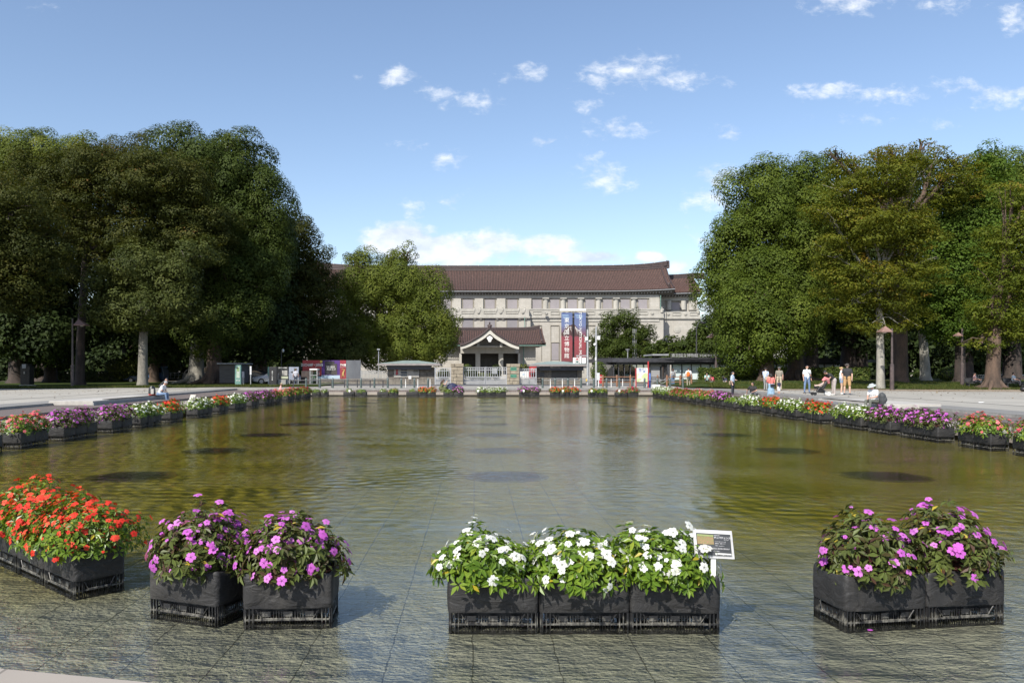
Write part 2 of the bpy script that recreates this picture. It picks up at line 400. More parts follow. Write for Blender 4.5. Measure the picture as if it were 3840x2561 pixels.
# water: clear, tinted, with fine wind ripples
def watermat():
    m, nt, out = nodes('water')
    p = pos(nt)
    b1 = N(nt, 'ShaderNodeBump'); b1.inputs['Distance'].default_value = 1.0; b1.inputs['Strength'].default_value = 1
    n1 = noise(nt, 6, 3, .55, vec=pos(nt, (.7, 1.4, 1)), dist=.6)
    n2 = noise(nt, 21, 3, .6, vec=pos(nt, (.8, 1.4, 1)), dist=.4)
    n3 = noise(nt, .55, 3, .5, vec=pos(nt, (.6, 1, 1)))
    h = math_(nt, 'ADD', math_(nt, 'MULTIPLY', n1, .006), math_(nt, 'MULTIPLY', n2, .0045))
    amp = ramp(nt, n3, [(.36, .42), (.62, 1.15)])
    h = math_(nt, 'MULTIPLY', h, amp)
    L(nt, h, b1.inputs['Height'])
    fr = N(nt, 'ShaderNodeFresnel'); fr.inputs[0].default_value = 1.38; L(nt, b1.outputs[0], fr.inputs[1])
    t = N(nt, 'ShaderNodeBsdfTransparent'); t.inputs[0].default_value = (.95,.96,.88,1)
    g = N(nt, 'ShaderNodeBsdfGlossy'); g.inputs['Roughness'].default_value = .03; g.inputs[0].default_value = (1,1,1,1); L(nt, b1.outputs[0], g.inputs['Normal'])
    mx = N(nt, 'ShaderNodeMixShader'); L(nt, fr.outputs[0], mx.inputs[0]); L(nt, t.outputs[0], mx.inputs[1]); L(nt, g.outputs[0], mx.inputs[2])
    L(nt, mx.outputs[0], out.inputs[0]); return m
def water_sheet():
    rs = np.random.default_rng(12); x0, x1 = -12.68, 14.08
    xs = np.linspace(x0, x1, 400); ys = np.concatenate([np.linspace(4.07, 9, 120)[:-1], np.linspace(9, 60.98, 1000)])
    Xg, Yg = np.meshgrid(xs, ys); Z = np.zeros_like(Xg)
    for q in range(70):
        lam = rs.uniform(.13, .42); th = rs.uniform(0, math.pi); k = 2*math.pi/lam
        Z += (.0042*lam)*rs.uniform(.4,1)*np.sin(k*(Xg*math.cos(th)+Yg*math.sin(th)) + rs.uniform(0,6.28))*.35
    calm = np.ones_like(Z); m = np.zeros_like(Z)
    for q in range(14):
        lam = rs.uniform(4, 16); th = rs.uniform(0, 3.14); k = 2*math.pi/lam; m += np.sin(k*(Xg*math.cos(th)*.6+Yg*math.sin(th)*1.3) + rs.uniform(0,6.28))
    calm *= np.clip(.85 + .22*m, .25, 1.6)
    calm *= np.clip((60.9-Yg)/4.5, .12, 1) * np.clip(.45+.55*(Yg-4)/5, .4, 1) * np.clip(.35+.65*np.minimum(Xg+12.6, 14-Xg)/3.5, .3, 1)
    Z *= calm
    # clip the near end to the pool outline
    poly = [(x, y) for x, y in Pw]; ymin = np.full(len(xs), 4.07); 
    pl_ = [(-12.68,13),(-6.2,6.22),(-2.74,4.535),(-1.73,4.315),(0,4.12),(3.2,4.07),(7.58,6.12),(14.08,13)]
    ymin = np.interp(xs, [p[0] for p in pl_], [p[1] for p in pl_])
    Yc = np.maximum(Yg, ymin[None,:])
    ny, nx = Xg.shape; V = np.stack([Xg, Yc, Z], 2).reshape(-1,3)
    a = (np.arange(ny-1)[:,None]*nx + np.arange(nx-1)[None,:]).ravel(); Q = np.stack([a, a+1, a+nx+1, a+nx], 1)
    keep = (Yc.ravel()[Q[:,2]] > Yc.ravel()[Q[:,1]] + 1e-6) | (Yc.ravel()[Q[:,3]] > Yc.ravel()[Q[:,0]] + 1e-6); Q = Q[keep]
    me = bpy.data.meshes.new('water'); me.vertices.add(len(V)); me.vertices.foreach_set('co', V.astype(np.float32).ravel())
    me.loops.add(Q.size); me.loops.foreach_set('vertex_index', Q.astype(np.int32).ravel()); me.polygons.add(len(Q)); me.polygons.foreach_set('loop_start', np.arange(0, Q.size, 4, dtype=np.int32))
    me.polygons.foreach_set('use_smooth', np.ones(len(Q), dtype=bool)); me.materials.append(watermat()); me.update(calc_edges=True); me.validate()
    return link('water', me)
wob = water_sheet(); tag(wob, kind='structure')
for pl in (fo,):
    me = pl.data
    if me.polygons[0].normal.z < 0: me.flip_normals()

# raised end walls (benches with a grille seat) on both banks
M_grille = mat('seat_grille', (.05,.045,.04), (.02,.018,.016), sc=30, rough=.6)
for (x0, x1, y0, y1, lab) in ((-19.2,-17.2,36.0,44.8,'long pale concrete bench block with dark grille, left bank'), (16.8,19.0,32.6,39.2,'long pale concrete bench block with dark grille, right bank')):
    e = empty('stone_bench', ((x0+x1)/2, (y0+y1)/2, .4), label=lab, cat='bench', group='concrete bench blocks beside the pool')
    cx, cy = (x0+x1)/2, (y0+y1)/2
    a = MB().box(x0-cx, x1-cx, y0-cy, y1-cy, .002, .20); a.build('block', M_conc, e, bevel=.015)
    inn = x1 if x0 < 0 else x0
    b = MB()
    for q in range(int((y1-y0-2)/.08)):
        yy_ = y0 - cy + 1.6 + q*.08; s = -1 if x0 < 0 else 1
        b.box(inn - cx - s*.0 , inn - cx + s*.32, yy_, yy_+.045, .20, .225)
    b.build('grille', M_grille, e)
    s = -1 if x0 < 0 else 1
    sb = MB().box(inn-cx + s*.003*-1, inn-cx - s*.03, y0-cy, y1-cy, .0, .12); sb.build('side_plate', M_grey, e)

# lawns
def lawn_h(x, y):
    if x > 0:
        e = min(max((y - (61.5 + 1.2*math.sin(x*.31))) / 9, 0), 1); f = min(max((x - (15.5 + (y-61)*.15)) / 3.5, 0), 1)
        return .512 + .42 * (e*e*(3-2*e)) * f + .03*math.sin(x*.7+y*.4)*f*e
    return .512 + .10 * min(max((y - 66) / 12, 0), 1)
def lawn(name, X0, X1, Y0, Y1, edge, m, st=1.0):
    mb = MB(); xs = np.arange(X0, X1 + .01, st); ys = np.arange(Y0, Y1 + .01, st); idx = {}
    for i, x in enumerate(xs):
        for j, y in enumerate(ys):
            if edge(x, y): idx[(i, j)] = len(mb.v); mb.v.append((x, y, lawn_h(x, y)))
    for (i, j) in list(idx):
        if (i+1, j) in idx and (i, j+1) in idx and (i+1, j+1) in idx:
            mb.f.append((idx[(i,j)], idx[(i+1,j)], idx[(i+1,j+1)], idx[(i,j+1)])); mb.m.append(0)
    return mb.build(name, m, smooth=True)
def grassmat(name, dry):
    m, nt, out = nodes(name); b = N(nt, 'ShaderNodeBsdfPrincipled'); b.inputs['Roughness'].default_value = .9; b.inputs['Specular IOR Level'].default_value = .1
    c = ramp(nt, noise(nt, 6, 6, .7), [(.3, (.022,.036,.008)), (.7, (.05,.07,.014))])
    f = ramp(nt, noise(nt, .22, 6, .6), [(dry, 0.0), (dry+.12, 1.0)])
    c = mixrgb(nt, f, c, (.15,.11,.07))
    L(nt, c, b.inputs['Base Color']); L(nt, b.outputs[0], out.inputs[0]); return m
M_lawn = grassmat('lawn_ground', .56); M_lawn2 = grassmat('worn_lawn_ground', .44)
left_edge = lambda x, y: y > 63.0 + .30*(x + 38) + .6*math.sin(x*.8) if x > -60 else True
right_edge = lambda x, y: y > 62.2 + .5*math.sin(x*.5) + (max(0, 24 - x) * .35) - max(0, x-30)*.20 and x > 16.5 + (y-62)*.12
o1 = tag(lawn('lawn', -90, -14, 63, 96, left_edge, M_lawn, .5), kind='structure')
o2 = tag(lawn('lawn', 16, 90, 56, 100, right_edge, M_lawn2, .5), kind='structure')
# sandy strip between plaza and right lawn
sd = MB(); pts = []
for i in range(60):
    x = 19 + i*1.2; pts.append((x, 58.6 - max(0, x-24)*.32 + .35*math.sin(x*.9) + .2*math.sin(x*2.3)))
n0 = len(pts); vs = [(x, y, .5045) for x, y in pts] + [(x, 66, .5045) for x, y in pts]
sd.add(vs, [(i, i+1, i+1+n0, i+n0) for i in range(n0-1)])
tag(sd.build('sandy_path', mat('sandy_earth', (.34,.275,.20), (.22,.17,.12), sc=.8, rough=.95, fine=.5)), kind='structure')
# road between the plaza and the museum fence
rd = MB().box(-60, 60, 74.6, 81.4, .45, .506); tag(rd.build('road', mat('asphalt', (.13,.13,.135), (.095,.095,.10), sc=.5, rough=.9, fine=.5)), kind='structure')
# museum forecourt
fc = MB().box(-40, 60, 83.5, 148, .45, .509); tag(fc.build('forecourt', mat('forecourt_gravel', (.30,.28,.25), (.22,.21,.18), sc=.4, rough=.9, fine=.4)), kind='structure')

# grass blades along the lawn edges
def blades(name, f, nb, label, m):
    P = []
    rs = np.random.default_rng(3)
    while len(P) < nb:
        x, y = f(rs)
        P.append((x, y, lawn_h(x, y)))
    P = np.array(P); nB = len(P); ang = rs.random(nB)*6.28; h = .06 + rs.random(nB)*.14; wd = .012 + rs.random(nB)*.012
    d = np.stack([np.cos(ang), np.sin(ang), np.zeros(nB)], 1) * wd[:,None]
    tip = np.stack([rs.normal(0,.05,nB), rs.normal(0,.05,nB), h], 1)
    V = np.stack([P - d, P + d, P + tip], 1).reshape(-1, 3)
    o = link(name, fast_mesh(name, V, 3, m, rnd=rs.random(nB)))
    tag(o, label, 'grass', kind='stuff'); return o
M_blade = leafmat('grass_blades', [(0, (.03,.045,.008)), (.6, (.065,.09,.016)), (1, (.15,.14,.05))], trans=.3)
def fl_(rs):
    x = rs.uniform(-40, -16); y0 = 63.3 + .30*(x+38) + .6*math.sin(x*.8); return x, y0 + abs(rs.normal(0, 2.4))
def fr_(rs):
    while True:
        x = rs.uniform(19, 46); y = 62 + abs(rs.normal(0, 4)) - max(0, x-30)*.2
        if right_edge(x, y-.3) and (math.sin(x*1.3)+math.sin(y*.9+x*.37) > -.5): return x, y
blades('grass', fl_, 26000, 'short green grass along the edge of the left lawn', M_blade)
blades('grass', fr_, 36000, 'patchy grass on the bank under the right trees', M_blade)
# ------------------------------------------------------------------ trees
LM = {
 'camphor': leafmat('camphor_leaves', [(0, (.04,.065,.010)), (.5, (.078,.112,.014)), (.85, (.125,.16,.022)), (1, (.17,.19,.04))], rough=.42, trans=.3, spec=.5),
 'camphor_dark': leafmat('dark_camphor_leaves', [(0, (.028,.045,.008)), (.5, (.046,.068,.011)), (.9, (.075,.10,.016)), (1, (.13,.14,.03))], rough=.42, trans=.25, spec=.5),
 'olive': leafmat('olive_leaves', [(0, (.05,.07,.012)), (.5, (.11,.14,.02)), (.9, (.18,.20,.035)), (1, (.24,.23,.06))], rough=.45, trans=.3, spec=.5),
 'autumn': leafmat('turning_leaves', [(0, (.05,.065,.008)), (.5, (.12,.14,.014)), (.85, (.18,.155,.018)), (1, (.24,.12,.024))], rough=.55, trans=.4),
 'autumn_green': leafmat('yellowing_leaves', [(0, (.05,.075,.010)), (.5, (.12,.15,.017)), (.88, (.18,.18,.022)), (1, (.22,.14,.03))], rough=.55, trans=.4),
 'brown': leafmat('brownish_leaves', [(0, (.026,.036,.008)), (.5, (.055,.064,.012)), (.88, (.085,.082,.016)), (1, (.13,.07,.02))], rough=.55, trans=.3),
 'ginkgo': leafmat('bright_green_leaves', [(0, (.045,.085,.012)), (.5, (.09,.15,.02)), (1, (.16,.21,.035))], rough=.5, trans=.4),
 'dull': leafmat('dull_green_leaves', [(0, (.03,.042,.010)), (.5, (.065,.08,.018)), (1, (.12,.13,.035))], rough=.45, trans=.25, spec=.5),
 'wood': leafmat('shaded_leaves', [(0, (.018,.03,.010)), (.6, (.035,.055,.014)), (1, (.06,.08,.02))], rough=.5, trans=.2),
 'hedge': leafmat('hedge_leaves', [(0, (.035,.06,.012)), (.6, (.07,.105,.02)), (1, (.14,.16,.04))], rough=.45, trans=.25),
}
def bark(name, c, c2):
    return mat(name, c, c2, sc=2.2, rough=.9, bump=.03, bsc=9, scale=(1,1,.35), fine=.5)
BK = {'brown': bark('brown_bark', (.13,.085,.06), (.06,.042,.032)), 'grey': bark('grey_bark', (.27,.25,.21), (.15,.14,.12)),
      'pale': bark('pale_bark', (.40,.38,.33), (.24,.23,.20)), 'dark': bark('dark_bark', (.07,.05,.042), (.03,.024,.02))}
def leafcloud(lobes, kind, rng):
    """lobes: (x,y,z,rx,ry,rz) in metres. kind: shape of the sprays."""
    flat = kind.get('flat', 1.0); rc = kind.get('rc', 1.2); ls = kind.get('leaf', .34); dens = kind.get('dens', 60)
    Pn, Nn, Rn = [], [], []
    for (x, y, z, rx, ry, rz) in lobes:
        area = 4*math.pi*(((rx*ry)**1.6 + (rx*rz)**1.6 + (ry*rz)**1.6)/3)**(1/1.6)
        nc = max(5, int(area * kind.get('cover', 1.0) / (rc*rc*1.5)))
        k = np.arange(nc) + .5; ph = np.arccos(1 - 2*k/nc); th = math.pi*(1+5**.5)*k
        D = np.stack([np.cos(th)*np.sin(ph), np.sin(th)*np.sin(ph), np.cos(ph)], 1) + rng.normal(0, .14, (nc, 3)); D = nrm(D)
        rad = rng.uniform(kind.get('in', .72), kind.get('outr', 1.02), nc)
        ax = nrm(np.array([0,0,1.0]) + rng.normal(0, .33, (nc,3)))
        C = np.array([x, y, z]) + D * np.array([rx, ry, rz]) * rad[:,None]
        cr = rc * rng.uniform(.5, 1.5, nc) * min(1.0, .35 + min(rx, rz) / 4)
        m = np.maximum(6, (dens * cr * cr * 2.2).astype(int)); idx = np.repeat(np.arange(nc), m); n = len(idx)
        d = nrm(rng.normal(0, 1, (n, 3)) + D[idx]*kind.get('out', .75) + np.array([0,0,.25]))
        r = cr[idx] * (rng.uniform(kind.get('shell', .3), 1.0, n)**.5)
        off = d * r[:,None]; off = off - ax[idx]*(np.sum(off*ax[idx],1,keepdims=True)*(1-flat)); p = C[idx] + off
        if flat < .6: p[:,2] -= (np.linalg.norm((p - C[idx])[:,:2], axis=1)**1.4) * .10
        nn = nrm(d*np.array([1,1,1/max(flat,.4)])*kind.get('nw', 1.0) + D[idx]*.25 + rng.normal(0, kind.get('jit', .34), (n,3)) + np.array([0,-.0,.35]))
        tint = rng.normal(0, .13, nc)[idx]
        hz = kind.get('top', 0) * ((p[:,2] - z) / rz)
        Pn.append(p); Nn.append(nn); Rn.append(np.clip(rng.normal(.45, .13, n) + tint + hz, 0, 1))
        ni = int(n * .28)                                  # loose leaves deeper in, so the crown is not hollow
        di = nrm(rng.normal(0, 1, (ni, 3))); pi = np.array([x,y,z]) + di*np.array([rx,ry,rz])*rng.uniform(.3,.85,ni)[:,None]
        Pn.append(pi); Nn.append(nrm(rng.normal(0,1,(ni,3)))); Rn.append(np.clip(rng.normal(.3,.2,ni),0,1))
    P = np.concatenate(Pn); Nv = np.concatenate(Nn); R = np.concatenate(Rn); n = len(P)
    t = nrm(np.cross(Nv, rng.normal(0,1,(n,3)))); b = np.cross(Nv, t)
    s = ls * rng.uniform(.6, 1.25, n)[:,None]; a = kind.get('asp', .55)
    V = np.stack([P - t*s*.5, P - b*s*.5*a, P + t*s*.5 + Nv*s*-.10, P + b*s*.5*a], 1).reshape(-1, 3)
    return V, R
K_CAM = dict(rc=1.5, leaf=.25, dens=82, out=.8, cover=.8, shell=.45, nw=1.3, jit=.24, **{'in': .74})
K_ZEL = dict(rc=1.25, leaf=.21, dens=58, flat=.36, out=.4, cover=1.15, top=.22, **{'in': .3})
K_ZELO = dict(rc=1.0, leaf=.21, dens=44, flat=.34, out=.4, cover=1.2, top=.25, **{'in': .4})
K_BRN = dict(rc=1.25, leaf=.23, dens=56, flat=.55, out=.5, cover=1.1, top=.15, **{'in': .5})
K_SOFT = dict(rc=1.25, leaf=.25, dens=62, flat=.7, out=.6, cover=1.15, **{'in': .5})
K_BACK = dict(rc=1.8, leaf=.45, dens=22, out=.7, **{'in': .7})
NT = [0]
def tree(name, label, lobes, Y, base, w, leaf, kind, bk='brown', flare=1.6, group=None, fork=.45, trunk_top=None, depth=.9, lean=0, roots=0, limbs=True, cat='tree'):
    """lobes (px,py,rx,ry[,dy]) in photo pixels at depth Y; base (px,py) foot of the trunk; w trunk width in metres"""
    NT[0] += 1; rng = np.random.default_rng(100 + NT[0]); rnd = random.Random(NT[0])
    bx = PX(base[0], Y); bz = (lawn_h(bx, Y) if Y < 99 else .5) - .02
    o = empty(name, (bx, Y, bz), label=label, cat=cat, group=group)
    Lb = []
    for l in lobes:
        px, py, rx, ry = l[:4]; dy = l[4] if len(l) > 4 else 0
        s = Y / F
        Lb.append((PX(px, Y) - bx, dy, PZ(py, Y) - bz, rx*s, max(rx*s*depth, .5) if len(l) < 6 else l[5], ry*s))
    V, R = leafcloud(Lb, kind, rng)
    link('crown', fast_mesh('crown', V, 4, LM[leaf], rnd=R), o)
    # trunk and limbs
    t = MB(); r0 = w/2
    zs = [min(l[2]-l[5] for l in Lb), max(l[2] for l in Lb)]
    zf = trunk_top if trunk_top is not None else max(2.0, zs[0] + (max(l[2] for l in Lb) - zs[0]) * fork * .5)
    cx = sum(l[0] for l in Lb)/len(Lb)*.25 + lean
    pts = [(0,0,-.3), (0,0,.05), (0,0,.5), (cx*.1,0,zf*.35), (cx*.35 + rnd.uniform(-.1,.1)*w,.1,zf*.7), (cx*.7,.2,zf)]
    t.tube(pts, [r0*flare*1.15, r0*flare, r0*1.15, r0, r0*.92, r0*.85], 14)
    if roots:
        for k in range(roots):
            a = 6.28*k/roots + rnd.uniform(-.3,.3); q = rnd.uniform(.9, 1.7)*w
            t.tube([(math.cos(a)*r0*.7, math.sin(a)*r0*.7, .65*w), (math.cos(a)*r0*1.5, math.sin(a)*r0*1.5, .2*w), (math.cos(a)*q*1.3, math.sin(a)*q*1.3, -.08)], [r0*.5, r0*.35, r0*.12], 7)
    top = Vector(pts[-1])
    if limbs:
        for l in Lb:
            c = Vector((l[0], l[1], l[2])); R_ = Vector((l[3], l[4], l[5]))
            mid = top.lerp(c, .5) + Vector((rnd.uniform(-.5,.5), rnd.uniform(-.5,.5), -.06*(c-top).length))
            rb = r0*.5; t.tube([top - Vector((0,0,.5)), mid, c], [rb, rb*.7, rb*.42], 8, cap=False)
            for k in range(6):
                d = Vector((rnd.uniform(-1,1), rnd.uniform(-1,1), rnd.uniform(-.2,1))).normalized()
                e = c + Vector((d.x*R_.x, d.y*R_.y, d.z*R_.z))*.88; s_ = mid.lerp(c, rnd.random())
                m2 = s_.lerp(e, .5) + Vector((0,0,.25))
                t.tube([s_, m2, e], [rb*.32, rb*.2, rb*.06], 6, cap=False)
    t.build('trunk', BK[bk], o, smooth=True)
    return o

G1 = 'old trees standing left of the pool'; G2 = 'old trees standing right of the pool'; G3 = 'trees in the museum grounds'
# left side ---------------------------------------------------------------
tree('camphor_tree', 'tallest dark green camphor on the left with a rounded right edge above the map board', 
     [(735,622,178,115),(880,665,145,140),(960,790,120,170),(880,930,190,160,2),(1010,900,80,110),(800,1100,170,140,1),(900,1170,110,90),(985,1030,80,110),(700,760,200,200,4),(850,560,70,42),(640,600,95,80,3)],
     85, (735,1446), 1.45, 'camphor_dark', K_CAM, 'grey', roots=6, trunk_top=8, group=G1)
tree('zelkova_tree', 'broad brownish green tree behind the lamp post, its trunk a dark straight column',
     [(470,700,190,110),(330,640,150,110),(630,690,180,120),(250,780,160,130,1),(480,860,230,120,2),(700,850,170,130,2),(120,700,140,130,1),(300,950,160,110,2)],
     76, (300,1440), .75, 'brown', K_BRN, 'dark', trunk_top=13, group=G1)
tree('zelkova_tree', 'olive green tree filling the left edge of the picture',
     [(40,800,170,150),(-60,950,160,170),(110,930,120,120,1),(40,1080,130,110,1),(-90,720,120,110,2)],
     66, (-120,1440), 1.1, 'brown', K_BRN, 'dark', trunk_top=9, group=G1)
tree('cherry_tree', 'lower dull green tree on a pale mottled trunk behind the seated man',
     [(530,1000,150,80),(420,1080,95,80),(640,1060,120,90),(540,1150,160,90),(430,1170,110,60),(680,1170,90,70),(720,960,80,70)],
     72, (535,1449), .80, 'dull', K_SOFT, 'grey', trunk_top=6.5, flare=1.35, group=G1)
tree('zelkova_tree', 'brown tinged tree at the right end of the left grove, next to the museum roof',
     [(1110,900,70,90),(1170,1010,70,90),(1130,1100,100,120),(1050,1060,90,150,2),(1060,1220,140,110,2),(1210,1110,45,60),(1110,850,45,40)],
     98, (950,1442), 1.1, 'brown', K_SOFT, 'grey', trunk_top=7, group=G1)
tree('camphor_tree', 'bright topped tree showing over the brownish tree at the far left',
     [(60,580,120,75),(200,605,130,75),(-60,620,100,105),(330,600,90,65),(120,700,160,110)],
     96, (160,1430), 1.4, 'olive', K_CAM, 'dark', trunk_top=12, group=G1)
tree('camphor_tree', 'green crown showing between the brownish tree and the tallest camphor',
     [(560,610,100,65),(450,615,80,55),(600,680,120,90)], 97, (480,1430), 1.3, 'brown', K_CAM, 'dark', trunk_top=13, group=G1)
tree('camphor_tree', 'trunk with spreading roots beside the shed, second trunk under the tallest camphor',
     [(860,1180,120,90),(760,1240,110,70),(900,1060,130,90,1)], 82, (803,1441), 1.5, 'camphor_dark', K_CAM, 'brown', trunk_top=6.5, roots=5, group=G1)
for i, (x, w_, lab) in enumerate(((60,1.3,'dark trunk at the left edge behind the notice pillar'), (108,.7,'slender dark trunk just behind the notice pillar'), (190,1.2,'dark trunk between the notice pillar and the lamp post'),
                  (578,.9,'brown trunk just right of the pale mottled trunk'), (605,.9,'leaning brown trunk behind the seated man'), (985,1.0,'trunk behind the silver car'))):
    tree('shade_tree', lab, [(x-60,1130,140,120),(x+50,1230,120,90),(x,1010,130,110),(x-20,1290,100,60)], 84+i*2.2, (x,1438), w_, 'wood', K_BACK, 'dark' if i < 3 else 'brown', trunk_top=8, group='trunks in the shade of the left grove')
# right side ---------------------------------------------------------------
tree('camphor_tree', 'largest rounded camphor right of the museum, with lobes stepping down to the left',
     [(2960,735,145,115),(2860,780,140,150),(3050,715,105,100),(2990,860,190,160),(2758,945,95,115),(2710,1040,82,120),(2800,1080,130,150),(2745,870,62,62),(2930,1070,140,130),(3060,1040,110,160,2),(2770,1170,70,60),(3100,860,110,170,3)],
     82, (2985,1434), 1.5, 'camphor', K_CAM, 'brown', trunk_top=8.5, roots=6, group=G2)
tree('camphor_tree', 'lower bright camphor in front of the glass hall, overhanging the hedge',
     [(2830,1130,110,85),(2770,1220,90,80),(2880,1230,120,90),(2800,1310,100,60),(2900,1320,90,55),(2960,1180,100,90),(3010,1260,70,60)],
     77, (2875,1436), 1.3, 'camphor', K_CAM, 'brown', trunk_top=5, group=G2)
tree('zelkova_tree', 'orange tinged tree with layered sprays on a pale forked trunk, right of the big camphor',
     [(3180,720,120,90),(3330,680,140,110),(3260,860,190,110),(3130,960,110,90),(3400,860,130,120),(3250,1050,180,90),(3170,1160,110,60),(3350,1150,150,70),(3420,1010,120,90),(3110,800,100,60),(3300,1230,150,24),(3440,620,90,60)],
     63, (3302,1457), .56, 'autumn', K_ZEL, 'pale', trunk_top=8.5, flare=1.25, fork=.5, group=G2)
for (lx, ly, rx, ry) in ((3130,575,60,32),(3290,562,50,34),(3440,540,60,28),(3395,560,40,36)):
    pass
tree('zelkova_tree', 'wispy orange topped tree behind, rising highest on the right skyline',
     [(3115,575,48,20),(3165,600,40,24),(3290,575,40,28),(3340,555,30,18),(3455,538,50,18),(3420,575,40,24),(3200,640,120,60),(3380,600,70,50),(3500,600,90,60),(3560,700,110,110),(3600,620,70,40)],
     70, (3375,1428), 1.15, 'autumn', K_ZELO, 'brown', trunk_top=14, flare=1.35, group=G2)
tree('ginkgo_tree', 'bright yellow green tree between the pale trunks and the far right tree',
     [(3640,780,110,130),(3560,900,90,120),(3680,950,110,130),(3590,1060,100,110),(3660,1170,130,100),(3500,1120,90,90),(3700,640,80,90),(3560,1230,120,60)],
     72, (3600,1430), .8, 'ginkgo', K_SOFT, 'dark', trunk_top=7, group=G2)
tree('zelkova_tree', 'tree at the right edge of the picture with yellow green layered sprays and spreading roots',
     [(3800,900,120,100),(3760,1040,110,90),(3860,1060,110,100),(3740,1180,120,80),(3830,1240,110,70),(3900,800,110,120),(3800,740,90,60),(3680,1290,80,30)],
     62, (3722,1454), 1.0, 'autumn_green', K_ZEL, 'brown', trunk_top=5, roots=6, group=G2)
tree('camphor_tree', 'dark green crown behind the right edge tree, at the top right', [(3790,660,90,80),(3700,700,80,80),(3880,700,90,90),(3800,800,140,120)], 90, (3800,1420), 1.5, 'camphor', K_CAM, 'dark', trunk_top=10, group=G2)
tree('camphor_tree', 'dark green crown filling the gap behind the orange tinged tree', [(3400,760,140,120),(3250,900,150,140),(3500,900,120,140),(3180,1080,110,120),(3380,1090,130,100)], 88, (3180,1415), 1.6, 'camphor_dark', K_CAM, 'dark', trunk_top=9, group=G2)
tree('plane_tree', 'tree with a smooth white leaning trunk behind the clipped round shrub', [(3440,1180,110,60),(3520,1200,80,50)], 80, (3470,1426), .85, 'wood', K_SOFT, 'pale', trunk_top=7, lean=-1.0, group=G2)
for i, (x, lab) in enumerate(((3040,'dark trunk behind the man in the white shirt'), (3225,'dark trunk behind the hedge, left of the pale forked trunk'), (3620,'dark trunk behind the right lamp post'), (3790,'broad dark trunk behind the bicycle'))):
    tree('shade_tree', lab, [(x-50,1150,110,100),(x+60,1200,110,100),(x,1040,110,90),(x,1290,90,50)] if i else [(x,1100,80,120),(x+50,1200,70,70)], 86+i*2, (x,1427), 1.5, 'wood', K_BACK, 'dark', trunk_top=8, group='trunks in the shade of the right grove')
# museum grounds -----------------------------------------------------------
tree('camphor_tree', 'broad yellow green camphor in front of the museum wall, two tufts on top',
     [(1335,975,45,35),(1525,960,42,34),(1460,985,40,40),(1380,1060,100,80),(1500,1060,100,80),(1590,1110,80,80),(1290,1130,80,90),(1420,1170,130,110),(1560,1220,110,90),(1660,1240,60,70),(1480,1310,160,60),(1610,1310,90,50),(1340,1280,90,70),(1690,1200,30,40)],
     104, (1480,1420), 1.7, 'olive', K_CAM, 'brown', trunk_top=6, group=G3)
tree('cherry_tree', 'loose yellowish tree over the hoardings left of the broad camphor',
     [(1260,1230,80,60),(1200,1290,70,60),(1300,1310,90,60),(1230,1360,110,35)], 100, (1240,1425), .8, 'dull', K_SOFT, 'dark', trunk_top=3.5, group=G3)
tree('oak_tree', 'dark green rounded tree in front of the museum wall, right of the banners',
     [(2290,1215,55,35),(2350,1205,60,40),(2390,1260,70,40),(2280,1280,75,50),(2350,1310,110,50),(2420,1240,35,22),(2250,1320,50,40)],
     108, (2330,1425), 1.0, 'camphor_dark', dict(K_SOFT, rc=1.1), 'dark', trunk_top=4, group=G3)
for (lab, lob, Y, b_) in (('small rounded tree right of the flagpoles', [(2500,1310,55,42),(2450,1330,40,40)], 105, 2490),
                      ('spreading tree in front of the octagon ornament', [(2590,1300,60,45),(2640,1270,60,55),(2560,1340,60,30),(2620,1225,18,26)], 104, 2600),
                      ('tree between the museum end wall and the lower bright camphor', [(2700,1310,60,60),(2670,1350,60,30)], 100, 2700)):
    tree('oak_tree', lab, lob, Y, (b_,1425), .7, 'camphor_dark', dict(K_SOFT, rc=1.0, leaf=.36), 'dark', trunk_top=3, group=G3)
tree('far_tree', 'hazy distant tree rising behind the small trees, left of the big camphor', [(2730,1230,80,50),(2680,1210,40,30),(2790,1260,60,60)], 165, (2730,1400), 1.0, 'camphor_dark', K_BACK, 'dark', trunk_top=8, group=G3)

# far-off wood: reads as one mass behind each grove
def woodland(label, X0, X1, Y, zt, seed):
    rng = np.random.default_rng(seed); lobes = []
    x = X0
    while x < X1:
        for z in (2.0, 5.5, 9.0):
            if z < zt: lobes.append((x + rng.uniform(-1.5,1.5), Y + rng.uniform(-3,3) + z*.2, z, 4.2, 2.5, 2.6))
        x += 4.6
    V, R = leafcloud(lobes, dict(K_BACK, dens=9, leaf=.75), rng)
    o = link('woodland', fast_mesh('woodland', V, 4, LM['wood'], rnd=R)); tag(o, label, 'woodland', kind='stuff')
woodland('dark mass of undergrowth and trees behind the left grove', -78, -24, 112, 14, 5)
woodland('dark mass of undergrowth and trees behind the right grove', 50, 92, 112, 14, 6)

for k_, (X_, Y_) in enumerate(((-42,56),(-46,63))):  # unseen trees, added to cast shade on the left lawn
    tree('camphor_tree', ('nearer','farther')[k_] + ' of two added trees, unseen beyond the left edge, that shade the lawn', [(X_/Y_*F+VX+dx, VY-F/Y_*z, r, r*.85) for dx, z, r in ((-60,8,180),(60,7,160),(0,10,170),(-120,6,160))], Y_, (X_/Y_*F+VX, 1440), 1.2, 'wood', K_BACK, 'dark', trunk_top=7, group=G1)
